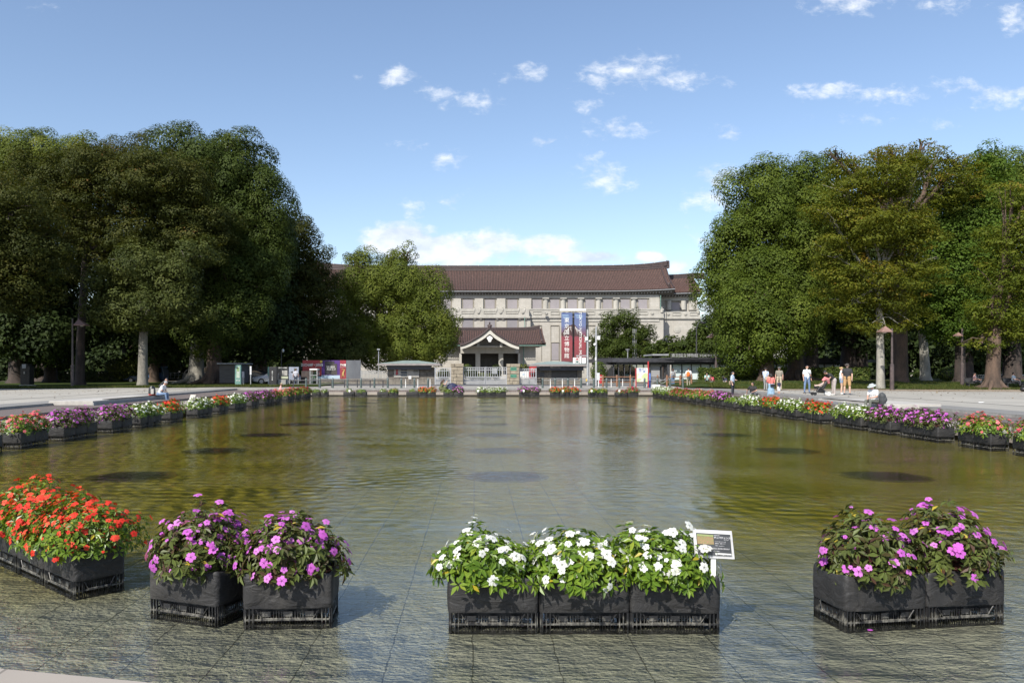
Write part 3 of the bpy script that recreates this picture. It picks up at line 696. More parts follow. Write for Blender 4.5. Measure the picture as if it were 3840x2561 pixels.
# clipped hedges and shrubs
def hedge(name, label, x0, x1, y0, y1, z0, z1, leaf='hedge', dens=260, size=.13, cat='hedge', wob=.10):
    rng = np.random.default_rng(int(abs(x0*13))); pts = []; ns = []
    def face(n, f, nn): 
        q = rng.random((n, 2)); p = f(q); pts.append(p + rng.normal(0, wob, (n,3))*.6); ns.append(np.tile(nn, (n,1)))
    w_, d_, h_ = x1-x0, y1-y0, z1-z0
    face(int(dens*w_*h_*1.3), lambda q: np.stack([x0+q[:,0]*w_, np.full(len(q), y0), z0+q[:,1]*h_], 1), (0,-1,.2))
    face(int(dens*w_*d_), lambda q: np.stack([x0+q[:,0]*w_, y0+q[:,1]*d_, np.full(len(q), z1)], 1), (0,0,1))
    for xx, nx in ((x0,-1),(x1,1)): face(int(dens*d_*h_), lambda q, xx=xx: np.stack([np.full(len(q), xx), y0+q[:,0]*d_, z0+q[:,1]*h_], 1), (nx,0,.2))
    P = np.concatenate(pts); Nv = nrm(np.concatenate(ns) + rng.normal(0,.55,(len(P),3)))
    P[:,2] += .06*np.sin(P[:,0]*1.7)
    t = nrm(np.cross(Nv, rng.normal(0,1,P.shape))); b = np.cross(Nv, t); s = size*rng.uniform(.6,1.3,len(P))[:,None]
    V = np.stack([P-t*s*.5, P-b*s*.35, P+t*s*.5, P+b*s*.35], 1).reshape(-1,3)
    o = empty(name, ((x0+x1)/2, (y0+y1)/2, z0), label=label, cat=cat)
    c = link('foliage', fast_mesh('foliage', V - np.array([(x0+x1)/2,(y0+y1)/2,z0]), 4, LM[leaf], rnd=rng.random(len(P))), o)
    k = MB().box(-w_/2+.12, w_/2-.12, -d_/2+.12, d_/2-.12, 0, h_-.12); k.build('branches', mat('hedge_twigs', (.03,.035,.015), (.015,.018,.01), sc=9), o)
    return o
hedge('hedge', 'long clipped hedge in front of the glass hall', PX(2632,84), PX(3262,84), 84, 85.6, .85, 2.15, dens=120, size=.2)
hedge('hedge', 'dark low hedge under the left grove, behind the lamp post', PX(200,92), PX(470,92), 92, 93.2, .5, 1.7, 'wood', dens=70, size=.24)
def shrub(label, px, py, rx, ry, Y, leaf='hedge', name='round_shrub', n=None, size=.13, lump=.0):
    rng = np.random.default_rng(int(px)); s = Y/F; R3 = np.array([rx*s, rx*s*.9, ry*s]); n = n or int(170*4*3.14*R3[0]*R3[2]/2+150)
    d = nrm(rng.normal(0,1,(n,3))); rr_ = 1 + rng.normal(0,.05,n) + lump*np.sin(d[:,0]*7+d[:,2]*5)
    P = d*R3*rr_[:,None]; Nv = nrm(d + rng.normal(0,.5,(n,3)))
    t = nrm(np.cross(Nv, rng.normal(0,1,P.shape))); b = np.cross(Nv, t); z = size*rng.uniform(.6,1.3,n)[:,None]
    V = np.stack([P-t*z*.5, P-b*z*.35, P+t*z*.5, P+b*z*.35], 1).reshape(-1,3)
    o = empty(name, (PX(px,Y), Y, PZ(py,Y)), label=label, cat='shrub')
    link('foliage', fast_mesh('foliage', V, 4, LM[leaf], rnd=rng.random(n)), o)
    MB().ball((0,0,0), tuple(R3*.86), 10, 8).build('branches', mat('hedge_twigs', (.03,.035,.015)), o)
    return o
shrub('clipped round shrub beside the white leaning trunk', 3555, 1404, 33, 24, 76, size=.15)
shrub('dome shaped green bush behind the gate, left leaf', 1752, 1378, 18, 12, 92)
shrub('dark round bush behind the left gate leaf', 1765, 1402, 28, 22, 90, 'wood')
shrub('dark round bush behind the right gate leaf', 1862, 1396, 20, 30, 90, 'wood')
shrub('dark bush behind the pickets left of the stone gate pillar', 1665, 1404, 26, 22, 90, 'camphor_dark')
shrub('low light green bushes behind the gate', 1812, 1412, 40, 14, 93, 'olive', 'low_bush')
shrub('yellowish bush between the right booth and the glass hall', 2245, 1398, 30, 42, 92, 'ginkgo', 'tall_shrub', lump=.06)
shrub('dark shrub poking above the hedge left of the camphor trunk', 2762, 1385, 24, 24, 83, 'wood', 'tall_shrub', lump=.06)
shrub('round green mound of lawn seen through the glass hall', 2335, 1415, 60, 48, 103, 'hedge', 'grassy_mound', size=.3)
shrub('low sunlit bush between the brown and white trunks', 3420, 1424, 26, 14, 79, 'ginkgo', 'low_bush')
shrub('yellow green bush behind the poster boards', 1110, 1385, 70, 28, 92, 'olive', 'low_bush', lump=.05)
shrub('dim green bush under the left grove', 480, 1375, 70, 45, 92, 'dull', 'tall_shrub', size=.3, lump=.08)
shrub('pale shrub right of the lamp post in the left grove', 215, 1320, 55, 75, 95, 'dull', 'tall_shrub', size=.35, lump=.08)
shrub('dim bush left of the lamp post in the left grove', 135, 1398, 28, 18, 90, 'dull', 'low_bush', size=.25, lump=.08)
shrub('bushy plant behind the right gate pillar', 1962, 1375, 22, 9, 86, 'olive', 'low_bush', lump=.1)
# ------------------------------------------------------------------ museum building
def stonemat(name, c, c2, bw, bh):
    m, nt, out = nodes(name); b = N(nt, 'ShaderNodeBsdfPrincipled'); b.inputs['Roughness'].default_value = .85
    br = N(nt, 'ShaderNodeTexBrick'); br.inputs['Scale'].default_value = 1; br.inputs['Brick Width'].default_value = bw; br.inputs['Row Height'].default_value = bh
    br.inputs['Mortar Size'].default_value = .012; br.inputs['Mortar Smooth'].default_value = .4
    br.inputs['Color1'].default_value = col4(c); br.inputs['Color2'].default_value = col4(c2); br.inputs['Mortar'].default_value = col4(tuple(v*.72 for v in c2))
    mp = N(nt, 'ShaderNodeMapping'); mp.inputs['Rotation'].default_value = (math.pi/2, 0, 0); L(nt, pos(nt), mp.inputs['Vector']); L(nt, mp.outputs[0], br.inputs['Vector'])
    cc = mixrgb(nt, .55, br.outputs['Color'], ramp(nt, noise(nt, .9, 6, .65, vec=pos(nt, (1,1,.35))), [(.3, (.66,.66,.64)), (.65, (1,1,1))]), 'MULTIPLY')
    L(nt, cc, b.inputs['Base Color']); L(nt, b.outputs[0], out.inputs[0]); MATS[name] = m; return m
M_mwall = stonemat('museum_stone', (.46,.435,.39), (.42,.395,.35), .9, .42)
M_mtrim = mat('museum_trim_stone', (.46,.44,.395), (.38,.365,.325), sc=1.3, rough=.85, fine=.25, scale=(1,1,.4))
M_blind = mat('window_blind', (.29,.265,.275), (.26,.24,.25), sc=.8, rough=.7)
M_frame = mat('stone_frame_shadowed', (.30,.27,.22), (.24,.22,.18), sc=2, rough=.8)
def tilemat():
    m, nt, out = nodes('roof_tile'); b = N(nt, 'ShaderNodeBsdfPrincipled'); b.inputs['Roughness'].default_value = .55; b.inputs['Specular IOR Level'].default_value = .35
    c = ramp(nt, noise(nt, 5, 5, .7, vec=pos(nt, (1,.5,.5))), [(.28, (.08,.048,.040)), (.5, (.145,.082,.068)), (.72, (.22,.135,.112))])
    c = mixrgb(nt, .55, c, ramp(nt, noise(nt, .35, 5), [(.35, .62), (.65, 1.0)]), 'MULTIPLY')
    L(nt, c, b.inputs['Base Color']); L(nt, b.outputs[0], out.inputs[0]); return m
M_tile = [tilemat(), mat('shade_toned_pan_tile', (.062,.042,.037), (.03,.022,.02), sc=3, rough=.8)]  # pan tiles darkened: shade between the ribs put into the colour
M_ridge = mat('ridge_tile', (.085,.055,.052), (.045,.032,.03), sc=4, rough=.6, fine=.4)
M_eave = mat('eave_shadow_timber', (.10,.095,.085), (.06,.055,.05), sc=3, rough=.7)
M_rafter = mat('rafter_end', (.36,.35,.32), (.30,.29,.27), sc=3, rough=.7)
M_copper = mat('verdigris_copper', (.20,.33,.28), (.14,.24,.20), sc=4, rough=.6)

def tiled_slope(mb, x0, x1, ye, ze, yr, zr, up_e, up_r, step=.30, rr=.075, sag=.5, cx=None, n=7):
    """concave tiled slope running along x with round ribs; corners swept up"""
    cx = (x0+x1)/2 if cx is None else cx; hw = max(abs(x1-cx), abs(x0-cx))
    def S(x, t):
        k = min(1, abs(x-cx)/hw)**6
        z = ze + (zr-ze)*t - sag*math.sin(math.pi*t)*1.0 + (up_e*(1-t) + up_r*t)*k
        return Vector((x, ye + (yr-ye)*t, z))
    nr = int((x1-x0)/step); st = (x1-x0)/nr
    prof = [(0, 0), (.40, 0), (.46, rr*1.6), (.64, rr*2.2), (.82, rr*1.6), (.90, 0)]
    vs = []; cols = []
    for i in range(nr+1):
        for (a, h) in (prof if i < nr else prof[:1]):
            cols.append((x0 + (i + a)*st, h))
    for (x, h) in cols:
        for j in range(n+1):
            p = S(x, j/n); vs.append((p.x, p.y, p.z + h))
    fs = [[], []]
    for c in range(len(cols)-1):
        for j in range(n):
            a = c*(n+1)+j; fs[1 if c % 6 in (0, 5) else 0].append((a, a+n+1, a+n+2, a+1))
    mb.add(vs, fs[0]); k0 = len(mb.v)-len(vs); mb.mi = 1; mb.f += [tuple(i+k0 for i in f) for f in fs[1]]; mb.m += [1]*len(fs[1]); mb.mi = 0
    return S
mus = empty('museum_building', (PX(1837,150), 150, .5), label='long stone museum with brown tiled roof, balcony parapet and curved gable porch', cat='museum')
MO = Vector(mus.location)
class MM(MB):
    def build(s, *a, **k):
        s.v = [(x-MO.x, y-MO.y, z-MO.z) for x, y, z in s.v]; return MB.build(s, *a, **k)
YW = 150.0
# walls
wall = MM()
wall.pbox(1182, 2488, 1190, 1444, YW, 14)                   # lower body
wall.pbox(1198, 2472, 1106, 1192, YW+.3, 12)                # upper storey set back
wall.pbox(1640, 1988, 1190, 1444, YW, 1, out=.9)            # central bay a little forward
wall.build('wall', M_mwall, mus)
wing = MM(); YG_ = 152.6
wing.pbox(2470, 2627, 1190, 1444, YG_, 10); wing.pbox(2470, 2613, 1120, 1192, YG_+.5, 9)
wing.build('side_wing', M_mwall, mus); wing = MM(); wing.pbox(1045, 1186, 1190, 1444, YG_, 10); wing.pbox(1058, 1186, 1120, 1192, YG_+.5, 9)
wing.build('side_wing', M_mwall, mus)
tr = MM()
tr.pbox(1182, 2488, 1186, 1193, YW, 1, out=.35); tr.pbox(1182, 2488, 1158, 1163, YW, .5, out=.25)
tr.pbox(1198, 2472, 1106, 1119, YW+.3, 1, out=.25); tr.pbox(1198,2472,1196,1206,YW,.3,out=.12)
tr.pbox(2470, 2627, 1190, 1196, YG_, 1, out=.3); tr.pbox(2470, 2613, 1113, 1128, YG_+.5, 1, out=.3)
tr.pbox(1640, 1988, 1186, 1193, YW-1, 1, out=.35)
tr.build('cornice', M_mtrim, mus)
# parapet with panels and rosettes
pr = MM(); pr.pbox(1182, 2488, 1163, 1186, YW, .5, out=.15); pr.build('parapet', M_mtrim, mus)
pr = MM(); pr.pbox(2470, 2625, 1168, 1190, YG_, .5, out=.15); pr.build('wing_parapet', M_mtrim, mus)
pr = MM(); pr.pbox(1636, 1984, 1160, 1187, YW-1, 1.2, out=.2)
for x in (1780,1802,1864,1886,1948,1971,1698,1718):
    pr.pbox(x-4, x+4, 1188, 1199, YW-1, .8, out=.15)
pr.build('balcony', M_mtrim, mus)
pan = MM()
def panel(x0, x1, y0, y1, Y):
    for (a,b,c,d) in ((x0,x1,y0,y0+1.6),(x0,x1,y1-1.6,y1),(x0,x0+1.6,y0+1.6,y1-1.6),(x1-1.6,x1,y0+1.6,y1-1.6)): pan.pbox(a,b,c,d,Y,.12,out=.10)
def rosette(x, y, r, Y):
    p = [(PX(x,Y)+r/F*Y*math.cos(t*math.pi/8), PZ(y,Y)+r/F*Y*math.sin(t*math.pi/8)) for t in range(16)]
    q = [(PX(x,Y)+.6*r/F*Y*math.cos(t*math.pi/8), PZ(y,Y)+.6*r/F*Y*math.sin(t*math.pi/8)) for t in range(16)]
    pan.prism(p, Y-.12, Y+.1); pan.prism(q, Y-.19, Y-.12)
for i in range(4): panel(1725+i*83-83+5, 1777+i*83-83, 1166, 1176, YW-1.2); rosette(1712+i*83+84-2, 1171, 6, YW-1.2)
for i in range(7):
    x = 1998 + i*66.2; panel(x, x+34, 1168, 1180, YW-.15); rosette(x+50, 1174, 6.5, YW-.15)
for i in range(7): x = 1600 - i*66.2; panel(x, x+34, 1168, 1180, YW-.15); rosette(x-16, 1174, 6.5, YW-.15)
for x in (2521,2586): panel(x, x+32, 1171, 1183, YG_-.15)
for x in (2506,2570): rosette(x, 1177, 6, YG_-.15)
# octagon ornament on the end wall
oc = MM(); 
for (r, d) in ((14.5,.10),(12.5,.04),(8,.16)):
    if r == 12.5: continue
    oc.prism([(PX(2539,YG_)+r/F*YG_*math.cos(math.pi/8+t*math.pi/4), PZ(1235,YG_)+r/F*YG_*math.sin(math.pi/8+t*math.pi/4)) for t in range(8)], YG_-d, YG_+.05)
oc.build('octagon_ornament', M_mtrim, mus)
pan.build('relief_panel', M_mtrim, mus)
# finials
for (x, y, Y) in ((1945,1156,YW-1),(1968,1156,YW-1),(1862,1156,YW-1),(1885,1156,YW-1),(1779,1156,YW-1),(1801,1156,YW-1),(1698,1156,YW-1),(1720,1156,YW-1),(2481,1160,YW),(2618,1164,YG_)):
    s = Y/F; f = MM(); X = PX(x,Y); Z = PZ(y+6,Y); big = 1.5 if x > 2400 else 1
    f.tube([(X,Y-.1,Z-.3),(X,Y-.1,Z+.1*big),(X,Y-.1,Z+.25*big),(X,Y-.1,Z+.38*big),(X,Y-.1,Z+.5*big)], [.20*big,.22*big,.10*big,.15*big,.02], 8); f.build('finial', M_mtrim, mus)
# windows
def window(x0, x1, y0, y1, Y, sun=True, m=M_blind, name='window'):
    fr = MM(); t = 2.2
    fr.pbox(x0-t-1.5, x0-1.5, y0-2, y1, Y, .1, out=.10); fr.pbox(x1+1.5, x1+t+1.5, y0-2, y1, Y, .1, out=.10); fr.pbox(x0-t-1.5, x1+t+1.5, y0-t-2, y0-2, Y, .1, out=.16)
    fr.pbox(x0-1.5, x1+1.5, y0-2, y1, Y, .02, out=.03)
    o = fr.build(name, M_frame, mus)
    p = MM().pbox(x0, x1, y0, y1, Y-.03, .03, out=.03); q = p.build('blind', m, None); q.parent = o
    return o
for i in range(-7, 4):
    pass
for c in (1672,1754.7,1837,1921): window(c-18, c+18, 1123, 1157, YW+.3)
for i in range(7): window(2014+i*66-17, 2014+i*66+17, 1123, 1158, YW+.3)
for i in range(7): window(1594-i*66-17, 1594-i*66+17, 1123, 1158, YW+.3)
window(2518, 2551, 1134, 1162, YG_+.5)
M_blind2 = mat('grey_window_blind', (.24,.225,.235), (.21,.20,.21), sc=.8, rough=.6)
for c in (1672,1754,1837,1921): window(c-19, c+19, 1194, 1229, YW-.9, m=M_blind2)
window(2069, 2095, 1287, 1350, YW); window(2150, 2175, 1287, 1350, YW); window(2235, 2260, 1287, 1350, YW)
ni = MM()
for x in (1998, 2064, 2150, 2199, 2272, 2338, 2404):
    w_ = 33
    ni.pbox(x, x+w_, 1219, 1221.5, YW, .1, out=.14); ni.pbox(x, x+1.5, 1221.5, 1352, YW, .1, out=.12); ni.pbox(x+w_-1.5, x+w_, 1221.5, 1352, YW, .1, out=.12)
ni.build('wall_niche', M_frame, mus)
# round and square columns between the upper windows
for i in range(6):
    for x in (2046 + i*66.2, 1628 - i*66.2):
        cm_ = MM(); X = PX(x, YW); cm_.tube([(X,YW+.35,PZ(1158,YW)),(X,YW+.35,PZ(1121,YW))], [.52,.50], 16); cm_.pbox(x-12,x+12,1117,1121,YW,.8,out=.3)
        cm_.build('column', M_mtrim, mus, smooth=False)
for (x0, x1) in ((1697,1729),(1780,1812),(1863,1895),(1946,1992),(2434,2472),(1198,1236)):
    MM().pbox(x0, x1, 1120, 1158, YW+.3, .3, out=.42).build('pilaster', M_mwall, mus)
MM().pbox(2581, 2613, 1128, 1163, YG_+.5, .3, out=.42).build('pilaster', M_mwall, mus)
for x in (2509, 2564):
    c_ = MM(); X = PX(x,YG_); c_.tube([(X,YG_+.2,PZ(1162,YG_)),(X,YG_+.2,PZ(1128,YG_))], .5, 16); c_.build('column', M_mtrim, mus)
# main roof
RX0, RX1 = PX(1138,149), PX(2532,149)
rf = MM()
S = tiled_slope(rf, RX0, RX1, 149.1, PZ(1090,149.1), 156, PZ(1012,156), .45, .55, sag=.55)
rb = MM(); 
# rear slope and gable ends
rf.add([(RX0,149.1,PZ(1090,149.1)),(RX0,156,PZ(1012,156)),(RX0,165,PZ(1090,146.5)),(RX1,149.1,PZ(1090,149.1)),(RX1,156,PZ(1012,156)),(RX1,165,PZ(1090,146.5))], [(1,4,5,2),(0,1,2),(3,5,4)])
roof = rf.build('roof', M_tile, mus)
def ridge(S, x0, x1, h, d, parent, cx, hw, up, n=48, nm='ridge', dots=True, tip=True):
    mb = MM(); pts = []
    for i in range(n+1):
        x = x0 + (x1-x0)*i/n; p = S(min(max(x, cx-hw), cx+hw), 1); pts.append((x, p.y, p.z-.25, h + up*(abs(x-cx)/hw)**10))
    for i in range(n):
        a, b = pts[i], pts[i+1]
        vs = [(a[0],a[1]-d,a[2]),(b[0],b[1]-d,b[2]),(b[0],b[1]+d,b[2]),(a[0],a[1]+d,a[2]),(a[0],a[1]-d*.7,a[2]+a[3]),(b[0],b[1]-d*.7,b[2]+b[3]),(b[0],b[1]+d*.7,b[2]+b[3]),(a[0],a[1]+d*.7,a[2]+a[3])]
        mb.add(vs, [(0,3,2,1),(4,5,6,7),(0,1,5,4),(2,3,7,6)] + ([(3,0,4,7)] if i == 0 else []) + ([(1,2,6,5)] if i == n-1 else []))
    # courses on the ridge
    o = mb.build(nm, M_ridge, parent)
    co_ = MM()
    for k in (.35,.62,.9):
        co_.tube([(p[0], p[1]-d*(1-.3*k)-.02, p[2]+p[3]*k) for p in pts], .045, 5)
    co_.tube([(p[0], p[1], p[2]+p[3]+.04) for p in pts], .13, 6)
    c2 = co_.build('ridge_course', M_ridge, None); c2.parent = o
    if dots:
        dt = MM(); k = 0; x = x0 + .6
        while x < x1:
            p = S(min(max(x, cx-hw), cx+hw), 1); dt.box(x, x+.10, p.y-.1, p.y+.1, p.z-.25+h+.1+ up*(abs(x-cx)/hw)**10, p.z-.25+h+.26+ up*(abs(x-cx)/hw)**10); x += 2.02
        q = dt.build('lightning_clip', M_white, None); q.parent = o
    return o
cxm = (RX0+RX1)/2; hwm = (RX1-RX0)/2
ridge(S, PX(1160,156), PX(2509,156), .95, .45, mus, cxm, hwm, .35)
# descending verge ridges and end ornament at the gable ends
for sgn in (1, -1):
    vr = MM(); xe = cxm + sgn*(hwm-1.0); vr.tube([S(xe, t/8) + Vector((0, -.05, .22)) for t in range(9)], .17, 6)
    xe = cxm + sgn*(hwm-.12); vr.tube([S(xe, t/8) + Vector((0, -.05, .12)) for t in range(9)], .13, 6)
    p = S(cxm+sgn*(hwm-1.0), .12); vr.ball((p.x, p.y-.3, p.z+.45), (.28,.25,.42), 8, 6)
    p = S(cxm+sgn*(hwm-.2), 1); vr.prism([(p.x-.4*sgn,p.z+.1),(p.x+.12*sgn,p.z+.2),(p.x+.3*sgn,p.z+1.3),(p.x-.05*sgn,p.z+1.0),(p.x-.4*sgn,p.z+.95)], 155.4, 156.5)
    vr.build('verge_ridge', M_ridge, mus)
# tile ends, gutter, rafters and soffit
def eaves(x0, x1, S, yw, zw, parent, step=.55, gut=None, fascia=.22):
    a = MM(); n = 60; P_ = [S(x0+(x1-x0)*i/n, 0) for i in range(n+1)]
    for i in range(n):
        p, q = P_[i], P_[i+1]
        a.add([(p.x,p.y+.05,p.z-.02),(q.x,q.y+.05,q.z-.02),(q.x,q.y+.05,q.z-fascia),(p.x,p.y+.05,p.z-fascia),(p.x,p.y+.3,p.z-.42),(q.x,q.y+.3,q.z-.42),(q.x,yw,zw),(p.x,yw,zw)],
              [(0,1,2,3),(3,2,5,4),(4,5,6,7)])
    a.build('eaves', M_eave, parent)
    g = MM(); g.tube([(p.x, p.y-.04, p.z-.16) for p in P_], .085, 6); g.build('gutter', gut or M_grey, parent)
    r = MM(); x = x0 + .3
    while x < x1 - .2:
        p = S(x, 0); r.box(x, x+.16, p.y+.32, p.y+1.6, p.z-.66, p.z-.46); x += step
    r.build('rafter', M_rafter, parent)
    t = MM(); x = x0 + .15
    while x < x1:
        p = S(x, 0); t.tube([(x, p.y-.06, p.z+.04), (x, p.y+.1, p.z+.05)], .10, 7); x += .30
    t.build('tile_end', M_ridge, parent)
eaves(RX0, RX1, S, YW+.3, PZ(1107,YW+.3), mus)
# wing roofs
wr = MM(); W0, W1 = PX(2500,151.6), PX(2634,151.6)
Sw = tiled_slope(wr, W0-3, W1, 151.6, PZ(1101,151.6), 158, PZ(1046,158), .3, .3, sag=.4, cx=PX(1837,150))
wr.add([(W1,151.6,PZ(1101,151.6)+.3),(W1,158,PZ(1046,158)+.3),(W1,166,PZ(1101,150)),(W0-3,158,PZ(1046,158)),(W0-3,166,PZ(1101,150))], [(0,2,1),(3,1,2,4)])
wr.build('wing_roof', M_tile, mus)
ridge(Sw, W0-3, PX(2640,158), .75, .4, mus, PX(1837,150), W1-PX(1837,150), .2, n=12)
eaves(W0-3, W1, Sw, YG_+.5, PZ(1116,YG_+.5), mus)
wr = MM(); V0, V1 = PX(1036,150.5), PX(1170,150.5)
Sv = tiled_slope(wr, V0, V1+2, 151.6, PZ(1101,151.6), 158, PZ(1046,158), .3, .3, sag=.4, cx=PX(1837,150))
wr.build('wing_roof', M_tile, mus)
# down pipes
for x, y0, y1, Y in ((1967,1190,1236,YW-1),(2476,1108,1160,YW)):
    MM().tube([(PX(x,Y),Y-.35,PZ(y0,Y)),(PX(x,Y),Y-.35,PZ(y1,Y))], .07, 6).build('down_pipe', M_copper, mus)

# porch -------------------------------------------------------------------
YP = 131.0
pw = MM()
pw.pbox(1626, 1727, 1296, 1444, YP+2, 14); pw.pbox(1945, 2009, 1296, 1444, YP+2, 14)
pw.pbox(1727, 1945, 1302, 1444, YP+9, 6)
porch = pw.build('porch', M_mwall, mus)
def sub(mb, name, m, **k):
    o = mb.build(name, m, None, **k); o.parent = porch; return o
sub(MM().pbox(1727, 1945, 1303, 1325, YP, 1.2, out=.15), 'lintel', M_mtrim)
for x0, x1 in ((1722,1731),(1783,1801),(1870,1887),(1943,1951)):
    sub(MM().pbox(x0, x1, 1325, 1444, YP, 1.2), 'pier', M_mtrim)
sub(MM().pbox(1731, 1943, 1325, 1444, YP+6, .2), 'dark_entrance', mat('entrance_dark', (.03,.028,.027), (.015,.015,.015), sc=2, rough=.4))
st = MM()
for k in range(5): st.box(PX(1722,YP)-.5+k*.1, PX(1951,YP)+.5-k*.1, YP-2.2+k*.35, YP+6, .5+k*.15, .5+(k+1)*.15)
sub(st, 'porch_steps', M_mtrim)
# porch roof
q = MM(); A0, A1 = PX(1622,YP), PX(2048,YP)
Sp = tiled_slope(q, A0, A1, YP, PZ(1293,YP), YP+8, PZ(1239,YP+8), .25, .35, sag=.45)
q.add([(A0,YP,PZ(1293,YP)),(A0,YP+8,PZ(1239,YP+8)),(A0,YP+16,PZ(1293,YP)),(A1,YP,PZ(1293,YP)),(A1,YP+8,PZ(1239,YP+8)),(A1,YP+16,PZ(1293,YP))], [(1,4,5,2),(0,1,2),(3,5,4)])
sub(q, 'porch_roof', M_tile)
cxp = (A0+A1)/2; hwp = (A1-A0)/2
o_ = ridge(Sp, A0+.3, A1-.4, .62, .35, porch, cxp, hwp, .3, n=24, dots=False)
def reparent_sub():
    pass
# gutter along the porch eave (green copper)
gp = MM(); gp.tube([Sp(A0+(A1-A0)*i/20, 0) + Vector((0,-.05,-.14)) for i in range(21) if not (1733 < VX + (A0+(A1-A0)*i/20)*F/YP < 1940)], .07, 6)
g2 = MM()
for a, b in ((A0, PX(1728,YP)), (PX(1946,YP), A1)):
    g2.tube([(a,YP-.05,PZ(1296,YP)),(b,YP-.05,PZ(1296,YP))], .07, 6)
g2.tube([(PX(1966,YP),YP+1.9,PZ(1298,YP)),(PX(1966,YP),YP+1.9,PZ(1440,YP))], .07, 6)
sub(g2, 'copper_gutter', M_copper)
vv = MM()
for sgn in (1,-1): vv.tube([Sp(cxp+sgn*(hwp-.5), t/6) + Vector((0,-.05,.16)) for t in range(7)], .13, 6); p = Sp(cxp+sgn*(hwp-.6), .12); vv.ball((p.x,p.y-.2,p.z+.32), (.2,.2,.32), 8, 6)
sub(vv, 'verge_ridge', M_ridge)
# curved gable (concave slopes meeting in a point)
apx = PX(1835, YP); s = YP/F
cur = [(0,1238),(7,1243),(16,1252),(28,1261),(42,1270),(58,1279),(74,1288),(88,1294),(99,1298),(107,1299.5)]
L_ = [(-dx, y) for dx, y in reversed(cur)] + [(dx, y) for dx, y in cur[1:]]
top = [(PX(1835+dx, YP), PZ(y, YP)) for dx, y in L_]
gb = MM(); ys = [YP-3.4, YP-2, YP, YP+3, YP+7.5]
vs = []; 
nn = len(top)
for j, y in enumerate(ys):
    for (x, z) in top: vs.append((x, y, z + .06*(y-YP+3.4)*max(0, 1-abs(x-apx)/5)))
fs = [(j*nn+i, (j+1)*nn+i, (j+1)*nn+i+1, j*nn+i+1) for j in range(len(ys)-1) for i in range(nn-1)]
gb.add(vs, fs)
for i in range(0, nn-1):                      # ribs running back to front
    x0_, z0_ = top[i]; x1_, z1_ = top[i+1]; k = max(1, int(abs(x1_-x0_)/.3))
    for q_ in range(k):
        t = q_/k; x = x0_+(x1_-x0_)*t; z = z0_+(z1_-z0_)*t
        gb.tube([(x, YP-3.5, z+.03), (x, YP+5, z+.03+.4*max(0,1-abs(x-apx)/5))], .08, 5)
sub(gb, 'gable_roof', M_tile[0])
vb = MM(); vb.tube([(x, YP-3.45, z+.10) for x, z in top], .16, 7); vb.tube([(x, YP-2.6, z+.22) for x, z in top], .13, 7)
for sg in (-1,1):
    x = PX(1835+sg*96, YP); z = PZ(1292, YP); vb.tube([(x, YP-3.0, z), (x+sg*.15, YP-3.1, z+.55)], [.16,.05], 6)
sub(vb, 'gable_edge', M_ridge)
bb = MM(); vs = []; n2 = nn
for (x, z), (dx, y) in zip(top, L_):
    k = abs(dx)/107; th = .75*(1-k)+.48*k
    vs += [(x, YP-3.4, z-.05), (x, YP-3.4, z-.05-th), (x, YP-3.1, z-.05), (x, YP-3.1, z-.05-th)]
for i in range(nn-1):
    a = i*4; b = a+4
    bb.add([vs[a],vs[b],vs[b+1],vs[a+1],vs[a+2],vs[b+2],vs[b+3],vs[a+3]], [(0,1,2,3),(4,7,6,5),(3,2,6,7),(0,4,5,1)])
sub(bb, 'barge_board', mat('pale_barge_board', (.56,.54,.48), (.49,.47,.42), sc=2, rough=.8))
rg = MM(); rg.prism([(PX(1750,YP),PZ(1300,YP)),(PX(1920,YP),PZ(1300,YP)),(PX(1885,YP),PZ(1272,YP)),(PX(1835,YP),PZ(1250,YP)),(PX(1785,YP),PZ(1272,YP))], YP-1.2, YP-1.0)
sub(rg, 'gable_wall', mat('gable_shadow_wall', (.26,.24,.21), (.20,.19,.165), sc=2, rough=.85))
br_ = MM()
for x in (1793, 1878): br_.pbox(x-5, x+5, 1288, 1303, YP, .8, out=2.6)
br_.pbox(1745, 1925, 1297, 1303, YP, .6, out=1.6)
sub(br_, 'bracket', M_mtrim)
gg = MM(); X = apx; Z = PZ(1274, YP)
gg.prism([(X+.42*math.sin(a)*(1-.25*math.cos(3*a)), Z+.42*math.cos(a)*(1+.2*math.cos(2*a))) for a in [i*math.pi/12 for i in range(24)]], YP-3.6, YP-3.42)
for a in range(5): gg.tube([(X+.17*math.cos(a*1.257), YP-3.66, Z+.17*math.sin(a*1.257)), (X+.17*math.cos(a*1.257), YP-3.6, Z+.17*math.sin(a*1.257))], .07, 6)
sub(gg, 'gable_pendant', M_white)
fi = MM(); z0 = PZ(1238, YP); fi.ball((X, YP-3.2, z0+.35), (.30,.3,.40), 8, 6); fi.ball((X, YP-3.2, z0+.95), (.14,.14,.22), 8, 6); fi.ball((X-.25,YP-3.2,z0+.55),(.13,.13,.2),6,5); fi.ball((X+.25,YP-3.2,z0+.55),(.13,.13,.2),6,5)
sub(fi, 'gable_finial', M_ridge)

